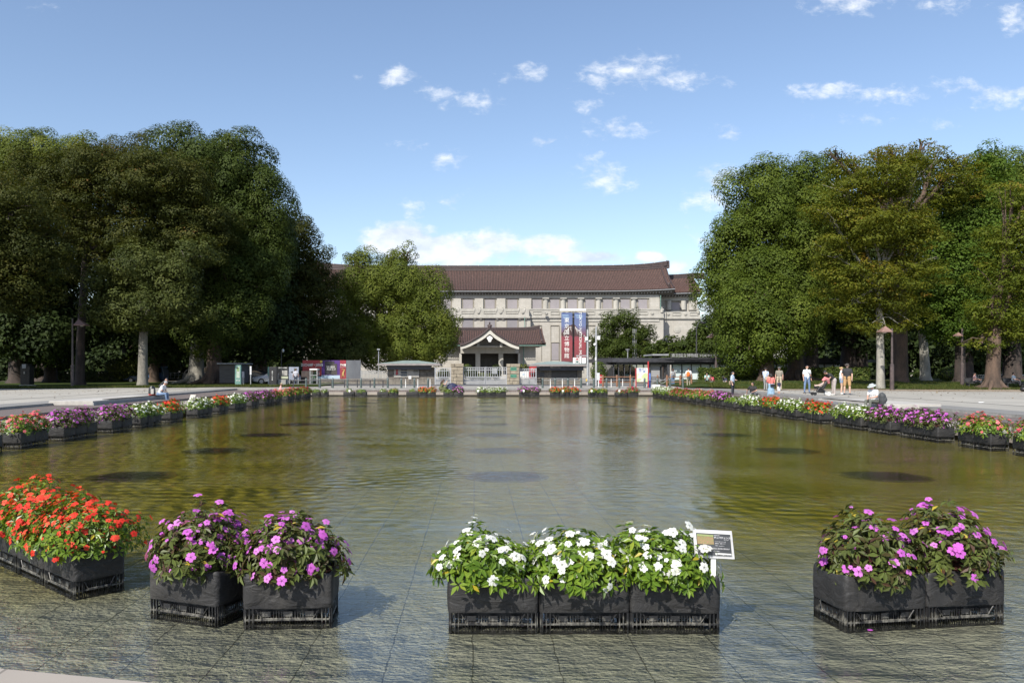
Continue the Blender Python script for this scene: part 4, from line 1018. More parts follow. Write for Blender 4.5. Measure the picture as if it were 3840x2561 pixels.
# ------------------------------------------------------------------ banners
def bannermat(name, seed):
    m, nt, out = nodes(name); b = N(nt, 'ShaderNodeBsdfPrincipled'); b.inputs['Roughness'].default_value = .7
    tc = N(nt, 'ShaderNodeTexCoord'); s = N(nt, 'ShaderNodeSeparateXYZ'); L(nt, tc.outputs['Object'], s.inputs[0])
    z = math_(nt, 'ADD', math_(nt, 'MULTIPLY', s.outputs[2], 1/9.4), 0)        # 0 bottom .. 1 top
    g = ramp(nt, z, [(0, (.17,.045,.05)), (.38, (.25,.045,.055)), (.50, (.20,.045,.06)), (.62, (.12,.09,.15)), (.72, (.12,.155,.29)), (1.0, (.085,.125,.27))])
    L(nt, g, b.inputs['Base Color']); L(nt, b.outputs[0], out.inputs[0]); return m
M_mount = mat('printed_brown', (.075,.03,.03), (.05,.02,.022), sc=1, rough=.7)
M_letter = mat('white_lettering', (.80,.80,.76), (.78,.78,.74), sc=1, rough=.6)
YB = 148.9
bn = empty('banner', (PX(2131,YB), YB, PZ(1356,YB)), label='pair of tall blue to red printed banners hung on the museum wall', cat='banner')
BO = Vector(bn.location)
def bloc(mb, name, m, parent=None):
    mb.v = [(x-BO.x, y-BO.y, z-BO.z) for x,y,z in mb.v]; return mb.build(name, m, parent or bn)
bloc(MB().pbox(2099, 2197, 1158, 1166, YB, .3, out=.2), 'head_rail', M_white)
for (x0, x1, nm) in ((2105,2146.5,0),(2154,2197,1)):
    cl = bloc(MB().pbox(x0, x1, 1172.5, 1356, YB, .02), 'banner_cloth', bannermat('banner_print%d' % nm, 0))
    bs = MB()
    for x in (x0+2, (x0+x1)/2, x1-2): bs.tube([(PX(x,YB),YB,PZ(1166,YB)),(PX(x,YB),YB,PZ(1173,YB))], .02, 5)
    bloc(bs, 'cord', M_white)
    # a plain mountain slope with snow streaks across both cloths
    if nm == 0: sl_ = [(2105,1250),(2112,1243),(2120,1232),(2127,1222),(2133,1219),(2139,1220),(2146.5,1216),(2146.5,1262),(2138,1256),(2130,1262),(2120,1258),(2112,1262),(2105,1258)]
    else: sl_ = [(2154,1216),(2160,1224),(2166,1233),(2173,1243),(2182,1252),(2190,1258),(2197,1262),(2197,1266),(2184,1262),(2174,1266),(2164,1260),(2154,1262)]
    ms = MB(); ms.add([(PX(x,YB), YB-.006, PZ(y,YB)) for x, y in sl_], [tuple(range(len(sl_)))]); o = bloc(ms, 'printed_mountain', M_mount); o.parent = bn
    sn = MB(); rr2 = random.Random(nm+4)
    for k in range(16):
        t = rr2.random(); x = x0 + 1 + t*(x1-x0-3); yt = (1250 - (x-2105)*.95 + 4) if nm == 0 else (1220 + (x-2154)*.95 + 2)
        if nm == 0 and x > 2132: yt = 1224
        ln = rr2.uniform(5, 26)
        sn.add([(PX(x,YB),YB-.012,PZ(yt,YB)),(PX(x+1.4,YB),YB-.012,PZ(yt+2,YB)),(PX(x+rr2.uniform(-2,2),YB),YB-.012,PZ(yt+ln,YB))], [(0,1,2)])
    bloc(sn, 'printed_snow', M_letter)
    cd = MB()
    for k in range(3): 
        y = 1181 + k*5; a = x0 + rr2.uniform(1,8); bnd = x1 - rr2.uniform(4, 18)
        cd.add([(PX(a,YB),YB-.006,PZ(y,YB)),(PX(bnd,YB),YB-.006,PZ(y-.6,YB)),(PX(bnd-4,YB),YB-.006,PZ(y+1.3,YB)),(PX(a+3,YB),YB-.006,PZ(y+1.6,YB))], [(0,1,2,3)])
    bloc(cd, 'printed_cloud', mat('printed_pale_blue', (.35,.50,.62), (.3,.45,.58)))
def T(s, px, py, hpx, Y, m, parent, **k):
    """lettering centred on a photo position, hpx glyph height in photo pixels"""
    o = text(s, hpx/F*Y*k.pop('k', 1.0), m, (PX(px,Y)-parent.location.x, Y-parent.location.y, PZ(py,Y)-parent.location.z), parent=parent, **k)
    return o
for i, ch in enumerate('東京国立博物館'):
    T(ch, 2125.5, 1202+i*22.2, 19.5, YB-.02, M_letter, bn)
T('TOKYO NATIONAL MUSEUM', 2176, 1272, 14, YB-.02, M_letter, bn, rot=(math.pi/2, math.pi/2, 0), sx=1.12)
# ------------------------------------------------------------------ fence, gate, booths, glass hall
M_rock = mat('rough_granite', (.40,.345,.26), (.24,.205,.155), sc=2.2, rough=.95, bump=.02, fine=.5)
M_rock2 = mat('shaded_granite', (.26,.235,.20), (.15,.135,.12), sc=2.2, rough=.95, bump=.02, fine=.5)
def thing(name, px, Y, label, cat, group=None, z=.5, rz=0):
    return empty(name, (PX(px, Y), Y, z), rz, label, cat, group)
class LB(MB):
    """builder that stores positions relative to its thing"""
    def __init__(s, root): MB.__init__(s); s.root = root
    def build(s, name, m, parent=None, **k):
        o = s.root.location; s.v = [(x-o.x, y-o.y, z-o.z) for x,y,z in s.v]
        return MB.build(s, name, m, parent or s.root, **k)
def subof(o, parent): o.parent = parent; return o
YF = 82.0
def block_pier(label, px0, px1, py0, Y, rows, m, name='gate_pillar', cat='gate pillar'):
    t = thing(name, (px0+px1)/2, Y, label, cat); rnd = random.Random(int(px0))
    b = LB(t); x0, x1 = PX(px0, Y), PX(px1, Y); z1 = PZ(py0, Y); h = (z1-.5)/rows
    for k in range(rows):
        z = .5 + k*h; cut = x0 + (x1-x0)*([.45,.22,.48,.25,.5,.3][k%6]); e = .05 if k == rows-1 else 0
        for a, c in ((x0-e, cut-.012), (cut+.012, x1+e)):
            j = rnd.uniform(0,.03)
            b.box(a, c, Y-.5-j-e, Y+.5+e, z+.012, z+h-.012)
    b.build('stone_block', m, bevel=.03)
    c = LB(t); c.box(x0+.04, x1-.04, Y-.46, Y+.46, .5, z1-.05); c.build('mortar_core', mat('mortar', (.16,.145,.12)))
    return t
block_pier('rough stone gate pillar on the left of the grey double gate', 1692, 1737, 1363, YF, 6, M_rock)
gp2 = block_pier('rough stone gate pillar with two green plates, right of the gate', 1901, 1947, 1364, YF, 6, M_rock)
M_gplate = mat('green_plate', (.10,.30,.20), (.07,.23,.15), sc=5, rough=.5)
for (y0, y1, s) in ((1377,1389,'東京国立博物館'), (1404,1415,'TOKYO NATIONAL MUSEUM')):
    b = LB(gp2); b.pbox(1914, 1937, y0, y1, YF-.55, .05); b.build('name_plate', M_gplate)
    T(s, 1925.5, (y0+y1)/2, 4 if 'T' == s[0] else 5, YF-.56, mat('dark_lettering', (.03,.05,.05)), gp2, sx=.42 if s[0]=='T' else .6)
def picket_fence(name, label, x0, x1, ytop, Y, m, step=.22, gate=False, cat='fence', ybot=None, bar=.05):
    t = thing(name, (x0+x1)/2, Y, label, cat); X0, X1 = PX(x0,Y), PX(x1,Y); zt = PZ(ytop,Y); zb = PZ(ybot, Y) if ybot else .56
    r = LB(t)
    for z in (zt-.06, zt-.30, zb+.02) + (((zt+zb)*.45,) if gate else ()): r.box(X0, X1, Y-.03, Y+.03, z-.03, z+.03)
    for x in (X0, X1): r.box(x-.05, x+.05, Y-.05, Y+.05, zb-.06, zt+.02)
    r.build('rail', m)
    p = LB(t); x = X0 + step
    while x < X1-.05: p.box(x-bar/2, x+bar/2, Y-.02, Y+.02, zb, zt-.03); x += step
    if gate:
        x = X0+step/2
        while x < X1-.05: p.box(x-bar/2, x+bar/2, Y-.015, Y+.015, zb, (zt+zb)*.45); x += step
    p.build('pickets', m)
    return t
M_gate = mat('silver_gate', (.42,.43,.45), (.34,.35,.37), sc=2, rough=.45, metal=.1)
picket_fence('gate_leaf', 'left leaf of the closed silver gate', 1739, 1820, 1376, YF, M_gate, gate=True, cat='gate', step=.235)
gl2 = picket_fence('gate_leaf', 'right leaf of the closed silver gate with a grey notice', 1822, 1899, 1376, YF, M_gate, gate=True, cat='gate', step=.235)
b = LB(gl2); b.pbox(1844, 1864, 1382, 1402, YF-.1, .04); b.build('notice_board', M_grey); T('本日休館', 1854, 1386, 4, YF-.12, M_letter, gl2)
picket_fence('picket_fence', 'silver picket fence between the left booth and the stone pillar', 1632, 1690, 1379, YF, M_gate, gate=True, step=.235)
picket_fence('picket_fence', 'silver picket fence between the plated stone pillar and the right booth', 1949, 2010, 1381, YF, M_gate, gate=True, step=.235)
picket_fence('picket_fence', 'grey picket fence between the hoardings and the left booth', 1354, 1456, 1390, 87, M_grey, step=.16, ybot=1424)
picket_fence('railing', 'pale railing at the street behind the left grove', 120, 820, 1396, 101, mat('dull_rail', (.22,.22,.2)), step=.5, cat='railing', ybot=1420, bar=.05)
picket_fence('railing', 'white railing at the street behind the far right trees', 3560, 3900, 1404, 96, M_white, step=.22, cat='railing', ybot=1420, bar=.04)
picket_fence('railing', 'dark picket railing in front of the glass hall', 2300, 2500, 1412, 88, M_dark, step=.14, cat='railing', ybot=1444)
# low stone wall under the pickets
lw = thing('low_wall', 1400, 86, 'low rough stone wall below the grey pickets', 'wall'); b = LB(lw); Y = 86; rnd = random.Random(4)
x = PX(1195, Y)
while x < PX(1470, Y):
    w_ = rnd.uniform(.5,.9)
    for r in range(2): b.box(x+(r*.2), x+w_-.02+(r*.2), Y-.2-rnd.uniform(0,.03), Y+.2, .5+r*.28, .76+r*.28)
    x += w_
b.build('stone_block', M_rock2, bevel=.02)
b = LB(lw); b.box(PX(1195,Y), PX(1470,Y), Y-.17, Y+.17, .5, 1.03); b.build('mortar_core', mat('mortar', (.16,.145,.12)))

def booth(label, rx0, rx1, wx0, wx1, rt, re, rb, Y, right):
    t = thing('ticket_booth', (wx0+wx1)/2, Y, label, 'booth', 'stone ticket booths at the museum fence'); rnd = random.Random(right+1)
    X0, X1 = PX(wx0,Y), PX(wx1,Y); zt = PZ(rb, Y)
    w_ = LB(t); rows = 7; h = (zt-.5)/rows
    ox0, ox1 = (PX(2068,Y), PX(2165,Y)) if right else (0, 0); oz0, oz1 = PZ(1418,Y), PZ(1384,Y)
    for r in range(rows):
        x = X0 - rnd.uniform(0,.3); z = .5+r*h
        while x < X1:
            l = rnd.uniform(.55,.85); a, c = max(x, X0), min(x+l-.015, X1); x += l
            if right and z+h > oz0+.05 and z < oz1-.05:
                if a < ox0 < c: c = ox0
                elif a < ox1 < c: a = ox1
                elif a >= ox0 and c <= ox1: continue
            if c-a > .05: w_.box(a, c, Y-rnd.uniform(0,.025), Y+.3, z+.008, z+h-.008)
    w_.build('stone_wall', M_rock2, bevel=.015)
    c = LB(t); c.box(X0+.02, X1-.02, Y+.06 if not right else Y+.3, Y+3.2, .5, zt); c.build('core_wall', M_rock2)
    r = LB(t); R0, R1 = PX(rx0,Y-1.1), PX(rx1,Y-1.1); ze = PZ(re, Y-1.1); zr = PZ(rt, Y+1.5); cx = (R0+R1)/2
    r.add([(R0,Y-1.1,ze),(R1,Y-1.1,ze),(R1,Y+4.2,ze),(R0,Y+4.2,ze),(cx-.8,Y+1.5,zr),(cx+.8,Y+1.5,zr)], [(0,1,5,4),(1,2,5),(2,3,4,5),(3,0,4)])
    rf_ = r.build('roof', mat('verdigris_roof', (.25,.31,.28), (.19,.24,.22), sc=2, rough=.6))
    f = LB(t); f.box(R0, R1, Y-1.1, Y+4.2, ze-.20, ze-.003); f.build('roof_edge', mat('mauve_grey_fascia', (.27,.24,.23), (.21,.19,.185), sc=3, rough=.6))
    s = LB(t); fx0, fx1 = (PX(2023,Y-.5), PX(2188,Y-.5)) if right else (PX(1451,Y-.5), PX(1617,Y-.5))
    s.box(fx0, fx1, Y-.55, Y-.42, ze-.62, ze-.22); s.build('sign_fascia', mat('navy_fascia', (.035,.04,.06), (.025,.03,.045), sc=3, rough=.4))
    if right:
        T('会員受付窓口', 2084, 1377, 7, Y-.56, M_letter, t); T('MEMBERS AND INFORMATION', 2125, 1377, 3, Y-.56, M_grey, t, sx=.7)
        g = LB(t); g.box(ox0, ox1, Y+.18, Y+.25, oz0, oz1); sh = g.build('shutter', mat('dark_shutter', (.07,.065,.06), (.05,.047,.045), sc=4, rough=.5))
        g = LB(t)
        for k in range(12): g.box(ox0, ox1, Y+.155, Y+.175, oz0+.05+k*.075, oz0+.075+k*.075)
        o = g.build('shutter_slat', M_dark); 
        g = LB(t); g.box(ox0-.06, ox1+.06, Y-.12, Y+.05, oz0-.08, oz0); g.build('counter', M_grey)
        g = LB(t); g.pbox(2023, 2041, 1397, 1412, Y-.03, .04); g.build('plate', M_dark)
    return t
t = booth('left stone booth with white notice panels and a low green roof', 1414, 1651, 1457, 1630, 1352, 1363, 1378, 84, 0)
b = LB(t); b.pbox(1477, 1571, 1380, 1414, 83.9, .04); b.build('notice_panel', M_conc)
b = LB(t); b.add([(PX(x,83.85),83.85,PZ(y,83.85)) for x,y in ((1489,1383),(1493,1386),(1491,1395),(1494,1401),(1488,1407),(1483,1402),(1486,1394),(1484,1388))], [tuple(range(8))]); b.build('red_figure', M_red)
b = LB(t)
for x in (1503,1515):
    for y in (1382,1393,1403): b.pbox(x, x+11, y, y+7, 83.85, .03)
b.build('photo_print', mat('dark_photo', (.05,.07,.10), (.10,.11,.11), sc=8))
T('閉館', 1560, 1392, 10, 83.86, M_black, t); T('Closed', 1560, 1400, 6, 83.86, M_black, t)
booth('right stone booth with a closed dark shutter and lettered fascia', 1985, 2203, 2013, 2183, 1355, 1366, 1379, 83, 1)
b = MB().pbox(1530, 1542, 1409, 1422, 81.6, .05); o = thing('small_notice', 1537, 81.6, 'small white notice on a stand in front of the left booth', 'sign')
b = LB(o); b.pbox(1532, 1542, 1410, 1421, 81.6, .04); b.build('board', M_white); b = LB(o); b.tube([(PX(1537,81.6),81.62,PZ(1421,81.6)),(PX(1537,81.6),81.62,.5)], .03, 6); b.build('leg', M_dark)

# glass hall ----------------------------------------------------------------
YH = 92.0
h = thing('glass_hall', 2750, YH, 'long low glass entrance hall with a flat dark roof and frosted panes', 'building')
b = LB(h); x0, x1, x2 = PX(2248,YH-.8), PX(2296,YH-.8), PX(3262,YH-.8)
zt, zb = PZ(1344,YH-.8), PZ(1362,YH-.8)
b.flat([(x0-.2,YH+1),(x1,YH-.85),(x2,YH-.85),(x2+3,YH+3),(x2,YH+10),(x0,YH+10)], zb+.12, zt-.12)
b.flat([(x0+.3,YH+1),(x1+.2,YH-.75),(x2-.3,YH-.75),(x2,YH+3),(x2-.3,YH+9.8),(x0+.3,YH+9.8)], zt-.12, zt+.05)
b.build('roof', mat('dark_roof_metal', (.075,.075,.085), (.055,.055,.065), sc=2, rough=.4, metal=.4))
b = LB(h); b.flat([(x0+.6,YH+1),(x1+.5,YH-.6),(x2-.5,YH-.6),(x2-.3,YH+3),(x2-.6,YH+9.4),(x0+.6,YH+9.4)], zb-.12, zb+.12); b.build('soffit', M_black)
ztop = zb + .12
b = LB(h); b.box(PX(2520,YH), PX(3236,YH), YH, YH+.06, .9, ztop)
b.build('frosted_glass', mat('frosted_glass', (.60,.68,.70), (.55,.63,.655), sc=.3, rough=.25))
b = LB(h)
for k in range(21):
    x = PX(2520+k*35.6, YH); b.box(x-.055, x+.055, YH-.12, YH+.1, .6, ztop)
b.build('mullion', M_dark)
b = LB(h); b.box(PX(2520,YH), PX(3236,YH), YH-.05, YH+.3, .45, .9); b.build('plinth', M_grey)
b = LB(h)
for x in (2300,2318,2340,2362,2386,2412,2434,2480,2496,2508): X = PX(x,YH); b.box(X-.05, X+.05, YH-.3, YH-.18, .5, ztop)
for k in range(12): X = PX(2262+k*3.6, YH); b.box(X-.025, X+.025, YH-.1, YH+.1, .5, ztop)
for x in (2492,2500): X = PX(x,YH); b.box(X-.06, X+.06, YH-.1, YH+.3, .5, ztop)
b.build('column', M_dark)
b = LB(h); b.pbox(2434, 2482, 1362, 1443, YH, .3); gw = b.build('grey_wall', mat('pale_grey_panel', (.30,.30,.31), (.27,.27,.28), sc=1))
b = LB(h); b.pbox(2474, 2481, 1374, 1420, YH-.02, .1); b.build('doorway', M_black)
def glassmat():
    m, nt, out = nodes('clear_glass'); g = N(nt, 'ShaderNodeBsdfGlossy'); g.inputs['Roughness'].default_value = .02; t = N(nt, 'ShaderNodeBsdfTransparent'); t.inputs[0].default_value = (.72,.78,.76,1)
    fr = N(nt, 'ShaderNodeFresnel'); fr.inputs[0].default_value = 1.5; mx = N(nt, 'ShaderNodeMixShader'); L(nt, fr.outputs[0], mx.inputs[0]); L(nt, t.outputs[0], mx.inputs[1]); L(nt, g.outputs[0], mx.inputs[2]); L(nt, mx.outputs[0], out.inputs[0]); return m
M_clear = glassmat()
b = LB(h); b.pbox(2304, 2432, 1362, 1444, YH, .02); b.build('clear_glass', M_clear)
for k, x in enumerate((2315, 2350)):
    o = thing('ticket_machine', x+4, YH+1.2, ('left' if k == 0 else 'right') + ' pale machine on a dark stand behind the glass of the hall', 'machine'); b = LB(o)
    b.pbox(x-7, x+9, 1404, 1413, YH+1.2, .5); b.build('housing', M_white); b = LB(o); b.pbox(x-4, x+6, 1413, 1443, YH+1.3, .3); b.build('stand', M_black)
# roof sign
sg = thing('roof_sign', 2660, YH-1.5, 'grey metal letters on a rail above the glass hall roof', 'sign', z=zt)
b = LB(sg)
for y, t_ in ((1326,.05),(1342.5,.10)): b.box(PX(2470 if y > 1330 else 2488,YH-1.5), PX(2840,YH-1.5), YH-1.53, YH-1.43, PZ(y,YH-1.5)-t_/2, PZ(y,YH-1.5)+t_/2)
for x in range(2515, 2840, 36): b.tube([(PX(x,YH-1.4),YH-1.4,zt-.1),(PX(x,YH-1.4),YH-1.4,PZ(1326,YH-1.5))], .03, 5)
b.build('rail', M_dark)
M_sl = mat('sign_letter', (.36,.36,.37), (.30,.30,.31), sc=3, rough=.4, metal=.2)
T('東京国立博物館', 2568, 1334, 14.5, YH-1.6, M_sl, sg, ext=.05, bold=.006)
T('TOKYO NATIONAL MUSEUM', 2714, 1334.5, 13, YH-1.6, M_sl, sg, ext=.05, sx=1.0, bold=.006, spacing=1.1)
b = LB(sg); b.box(PX(2440,YH+2), PX(2500,YH+2), YH+1, YH+6, PZ(1334,YH+2), PZ(1328,YH+2)); b.build('canopy_slab', M_grey)

# office building behind the right grove
ob = thing('office_building', 3110, 128, 'pale concrete building with a brown band, glimpsed behind the right grove', 'building')
b = LB(ob); b.pbox(2990, 3560, 1345, 1440, 128, 10); b.build('wall', M_conc)
b = LB(ob); b.pbox(2980, 3570, 1328, 1345, 128, 11, out=1.2); b.build('roof_slab', M_conc)
b = LB(ob); b.pbox(2990, 3560, 1352, 1372, 128, .2, out=.05); b.build('brown_band', mat('brown_band', (.14,.10,.08)))
b = LB(ob); b.pbox(3010, 3540, 1270, 1328, 130, 8); b.build('upper_storey', M_conc)
b = LB(ob)
for k in range(14): b.pbox(3020+k*38, 3044+k*38, 1285, 1312, 130, .1, out=.05)
b.build('window', M_glass)

# ------------------------------------------------------------------ hoardings and boards
hb = thing('hoarding', 1240, 88, 'row of large printed exhibition hoardings, red, purple, red and slate grey', 'hoarding')
def sheet(x0,x1,y0,y1,Y,nm,m,root,d=.05,out=0.0): b = LB(root); b.pbox(x0,x1,y0,y1,Y,d,out); return b.build(nm, m)
sheet(1135,1205.5,1351,1413,88,'red_poster',M_red,hb)
sheet(1206,1274.5,1351,1407,88,'purple_poster',mat('purple_print',(.085,.03,.19),(.06,.022,.14),sc=.6),hb)
sheet(1191,1274.5,1407.5,1420,88,'pale_blue_strip',mat('pale_blue_print',(.42,.52,.62),(.38,.48,.58),sc=1),hb)
sheet(1275,1297.5,1351,1420,88,'dark_red_poster',mat('dark_red_print',(.30,.03,.05),(.24,.025,.04),sc=2),hb)
sheet(1298,1353,1351,1420,88,'slate_poster',mat('slate_print',(.13,.14,.155),(.09,.095,.11),sc=1.3,scale=(1,1,.35)),hb)
bk = LB(hb)
for x in range(1140, 1352, 35): bk.tube([(PX(x,88.15),88.15,.5),(PX(x,88.15),88.15,PZ(1352,88))], .05, 6)
bk.build('post', M_grey)
sheet(1218,1254,1354,1404,88,'photo_print',mat('dark_statue_print',(.05,.045,.05),(.015,.015,.02),sc=5),hb,.01,.02)
sheet(1243,1264,1364,1405,88,'photo_figure',mat('bronze_print',(.10,.085,.07),(.03,.025,.03),sc=9),hb,.01,.035)
b = LB(hb); b.tube([(PX(1205,87.9),87.9,PZ(1356,88)),(PX(1205,87.9),87.93,PZ(1356,88))], .13, 16); 
b = LB(hb); b.prism([(PX(1205,88)+.14*math.cos(a*.4), PZ(1356,88)+.14*math.sin(a*.4)) for a in range(16)], 87.9, 87.93); b.build('yellow_dot', mat('yellow_print',(.65,.50,.08)))
T('DUCHAMP・JAPAN', 1170, 1369, 15, 87.93, M_letter, hb, sx=.62, bold=.006)
T('マルセル・デュシャンと日本美術', 1174, 1388, 7, 87.93, M_dark, hb, sx=.6); T('JAPANESE ART', 1184, 1402, 7, 87.93, M_letter, hb, sx=.7)
T('京都 大報恩寺', 1240, 1377, 10, 87.93, M_letter, hb, sx=.5); T('みほとけ', 1242, 1385, 11, 87.93, M_letter, hb, sx=.8)
T('海の道', 1286.5, 1369, 8.5, 87.93, M_letter, hb, sx=.85, bold=.01); T('ジャランジャラン', 1286.5, 1377, 4, 87.93, M_letter, hb, sx=.75)
b = LB(hb); b.pbox(1281,1292,1384,1386,87.95,.02); b.add([(PX(x,87.93),87.93,PZ(y,87.93)) for x,y in ((1283,1398),(1291,1384),(1293,1388),(1289,1400),(1292,1416),(1286,1405),(1281,1418))], [tuple(range(7))]); b.build('gold_figure', mat('gold_print',(.5,.33,.12)))
# Free-standing boards and signs, left
def board(name, label, x0, x1, y0, y1, Y, m, base=None, legs=2, d=.12, cat='sign', frame=None, legm=None, part='panel'):
    t = thing(name, (x0+x1)/2, Y, label, cat); b = LB(t); b.pbox(x0,x1,y0,y1,Y,d); b.build(part, m, bevel=.01)
    if base:
        l = LB(t)
        for k in range(legs):
            x = (x0+x1)/2 if legs == 1 else (x0+2 + (x1-x0-4)*k); l.tube([(PX(x,Y),Y+d/2,PZ(y1,Y)+.02),(PX(x,Y),Y+d/2,.49)], .045, 8)
            l.build('leg', legm or M_steel) if k == legs-1 else None
    if frame:
        f = LB(t); 
        for a,b_,c,e in ((x0-1,x1+1,y0-1.5,y0),(x0-1,x1+1,y1,y1+1.5),(x0-1.2,x0,y0,y1),(x1,x1+1.2,y0,y1)): f.pbox(a,b_,c,e,Y,d,out=.03)
        f.build('frame', frame)
    return t
mb_ = board('map_board', 'tall green map board standing beside the shed', 881, 903, 1369, 1447, 74.5, mat('teal_panel',(.13,.25,.22),(.10,.20,.18),sc=2,rough=.6), d=.35)
sheet(886.5,899,1374,1417,74.5,'map_print',mat('map_print_left',(.50,.46,.47),(.33,.42,.33),sc=3),mb_,.01,.012); T('案内図',892.5,1427,5,74.48,M_letter,mb_)
sheet(889,897,1378,1392,74.5,'map_green',mat('map_green',(.16,.28,.10),(.25,.36,.16),sc=8),mb_,.01,.02)
board('notice_board','small white notice board on two legs next to the green map board',906,915,1393,1417,76,mat('notice_print',(.55,.55,.58),(.42,.40,.45),sc=9),base=1)
board('sign_post','narrow white sign on a single post beside a tree trunk',936.5,943,1373,1405,74.5,mat('white_notice_print',(.62,.62,.63),(.50,.50,.52),sc=6),base=1,legs=1,d=.05)
bp = board('pillar_sign','black pillar sign with vertical white lettering in front of the silver car',1009,1037,1376,1443,73,M_black,d=.5)
for i, c in enumerate('国際子ども図書館'): T(c,1021,1393+i*4.6,4.3,72.98,M_letter,bp)
b = LB(bp); b.pbox(1007,1039,1442,1447,73,.7,out=.1); b.build('plinth', M_grey)
ps = board('poster_board','black poster board with a domed hall picture, right of the pillar sign',1043,1081,1376,1424,79,M_black,base=1,d=.1)
T('国際子ども図書館',1060,1380,5,78.97,M_letter,ps,sx=.8); b = LB(ps)
for k in range(4): b.pbox(1058+k*5,1062+k*5,1389,1408,78.99,.012)
for k in range(3): b.pbox(1057,1078,1391+k*6,1392+k*6,78.98,.012)
b.build('picture_window', M_conc); sheet(1055,1080,1411,1420,79,'caption_strip',mat('yellow_caption',(.4,.42,.3)),ps,.01,.012)
pq = board('poster_board','bluish poster board with a figure drawing, left of the dark cabinet',1083.5,1120,1376,1424,79,mat('blue_grey_print',(.30,.33,.40),(.18,.20,.26),sc=2.5),base=1,d=.1)
b = LB(pq); b.add([(PX(x,78.98),78.98,PZ(y,78.98)) for x,y in ((1104,1380),(1109,1383),(1108,1390),(1114,1398),(1116,1412),(1100,1412),(1099,1400),(1091,1397),(1090,1394),(1102,1391))],[tuple(range(10))]); b.build('figure_print', M_dark)
board('lit_sign','narrow teal edged sign behind the black pillar sign',1004,1008,1376,1410,78,mat('teal_panel',(.13,.25,.22)),base=1,legs=1,d=.2)
board('cabinet','dark brown cabinet left of the telephone box',1130,1160,1391,1437,80,mat('dark_brown_panel',(.07,.05,.045),(.04,.03,.03),sc=3),d=.8,cat='cabinet',part='body')
cb = thing('concrete_block',1055,73.5,'grey concrete block right of the black pillar sign','block'); b = LB(cb); b.pbox(1039,1072,1424,1446,73.5,.8); b.build('body',M_kerb,bevel=.03)
# telephone box
tb = thing('telephone_box',1176,79,'glass telephone box with a pale rounded top by the guard rail','telephone box')
b = LB(tb); x0,x1 = PX(1163,79),PX(1189,79); 
for x in (x0,x1):
    for y in (79,79.9): b.box(x-.035,x+.035,y-.035,y+.035,.5,PZ(1388,79))
b.box(x0,x1,79,79.9,.5,.58); b.box(x0,x1,78.98,79.02,1.45,1.5); b.build('frame',M_steel)
b = LB(tb); b.box(x0-.06,x1+.06,78.92,79.98,PZ(1388,79),PZ(1382.5,79)); b.build('roof',M_white,bevel=.05)
b = LB(tb); b.box(x0+.04,x1-.04,79.0,79.01,.6,PZ(1389,79)); b.build('glass',M_clear)
b = LB(tb); b.box(x0+.2,x1-.2,79.6,79.85,1.2,1.9); b.build('telephone',mat('green_phone',(.08,.2,.09)))
# shed
sh = thing('shed',862,78,'dark plank shed under the left grove behind the green map board','shed')
b = LB(sh); b.pbox(823,900,1364,1436,78,3); b.build('wall',mat('weathered_planks',(.11,.10,.095),(.07,.065,.06),sc=3,scale=(.3,1,4),rough=.9))
b = LB(sh); b.flat([(PX(818,78),77.6),(PX(910,78),77.6),(PX(910,78),81.6),(PX(818,78),81.6)],PZ(1365,78),PZ(1361.5,78)); b.build('roof',M_grey)
# notice pillar far left
np_ = board('notice_pillar','dark square pillar with white notices in the shade at the far left',76,110,1372,1442,72,M_black,d=.8,part='body',cat='pillar')
sheet(83,97,1366,1381,71.9,'notice',mat('grey_white_notice',(.45,.46,.47),(.3,.31,.32),sc=10),np_,.02); sheet(88,93,1393,1402,71.9,'notice',M_conc,np_,.02)
b = LB(np_); b.pbox(80,104,1364,1373,72,.7); b.build('cap',M_black)
ds = thing('stone_slab',98,70,'low stone slab in the grass in front of the notice pillar','slab'); b = LB(ds); b.pbox(70,125,1443,1447,70,.5); b.build('body',M_kerb,bevel=.02)

# map sign with red posts, centre right
ms = thing('map_sign',2406,67,'white town map between two red posts in front of the glass hall','sign')
sheet(2386.5,2429,1380,1432,67,'map_panel',mat('white_map_panel',(.72,.72,.70),(.68,.68,.67),sc=2),ms,.06)
sheet(2388,2428,1398,1431,67,'map_print',mat('pastel_map',(.66,.66,.55),(.45,.55,.25),sc=3.5,detail=6,lo=.42,hi=.5),ms,.01,.012)
T('東 東京藝術大学',2408,1385,4.6,66.98,mat('blue_letter',(.08,.16,.4)),ms,sx=.9); T('上野駅 JR 公園口',2408,1392.5,4.6,66.98,mat('blue_letter',(.08,.16,.4)),ms,sx=.9)
for (x, y) in ((2400,1385),(2415,1393)): sheet(x-2.5,x+2.5,y-2.5,y+2.5,67,'pictogram',mat('blue_square',(.05,.16,.40)),ms,.01,.02)
b = LB(ms)
b.box(PX(2383,67),PX(2386.5,67),66.95,67.1,.5,PZ(1380,67)); b.build('post',M_red); b = LB(ms); b.box(PX(2429,67),PX(2432.5,67),66.95,67.1,.5,PZ(1355,67)); b.build('post',M_red)
bs = thing('banner_stand',2436,68,'narrow blue banner stand beside the right red post','banner stand'); sheet(2433.5,2440,1399,1453,68,'banner',mat('blue_banner',(.06,.13,.45),(.12,.22,.5),sc=8),bs,.05)
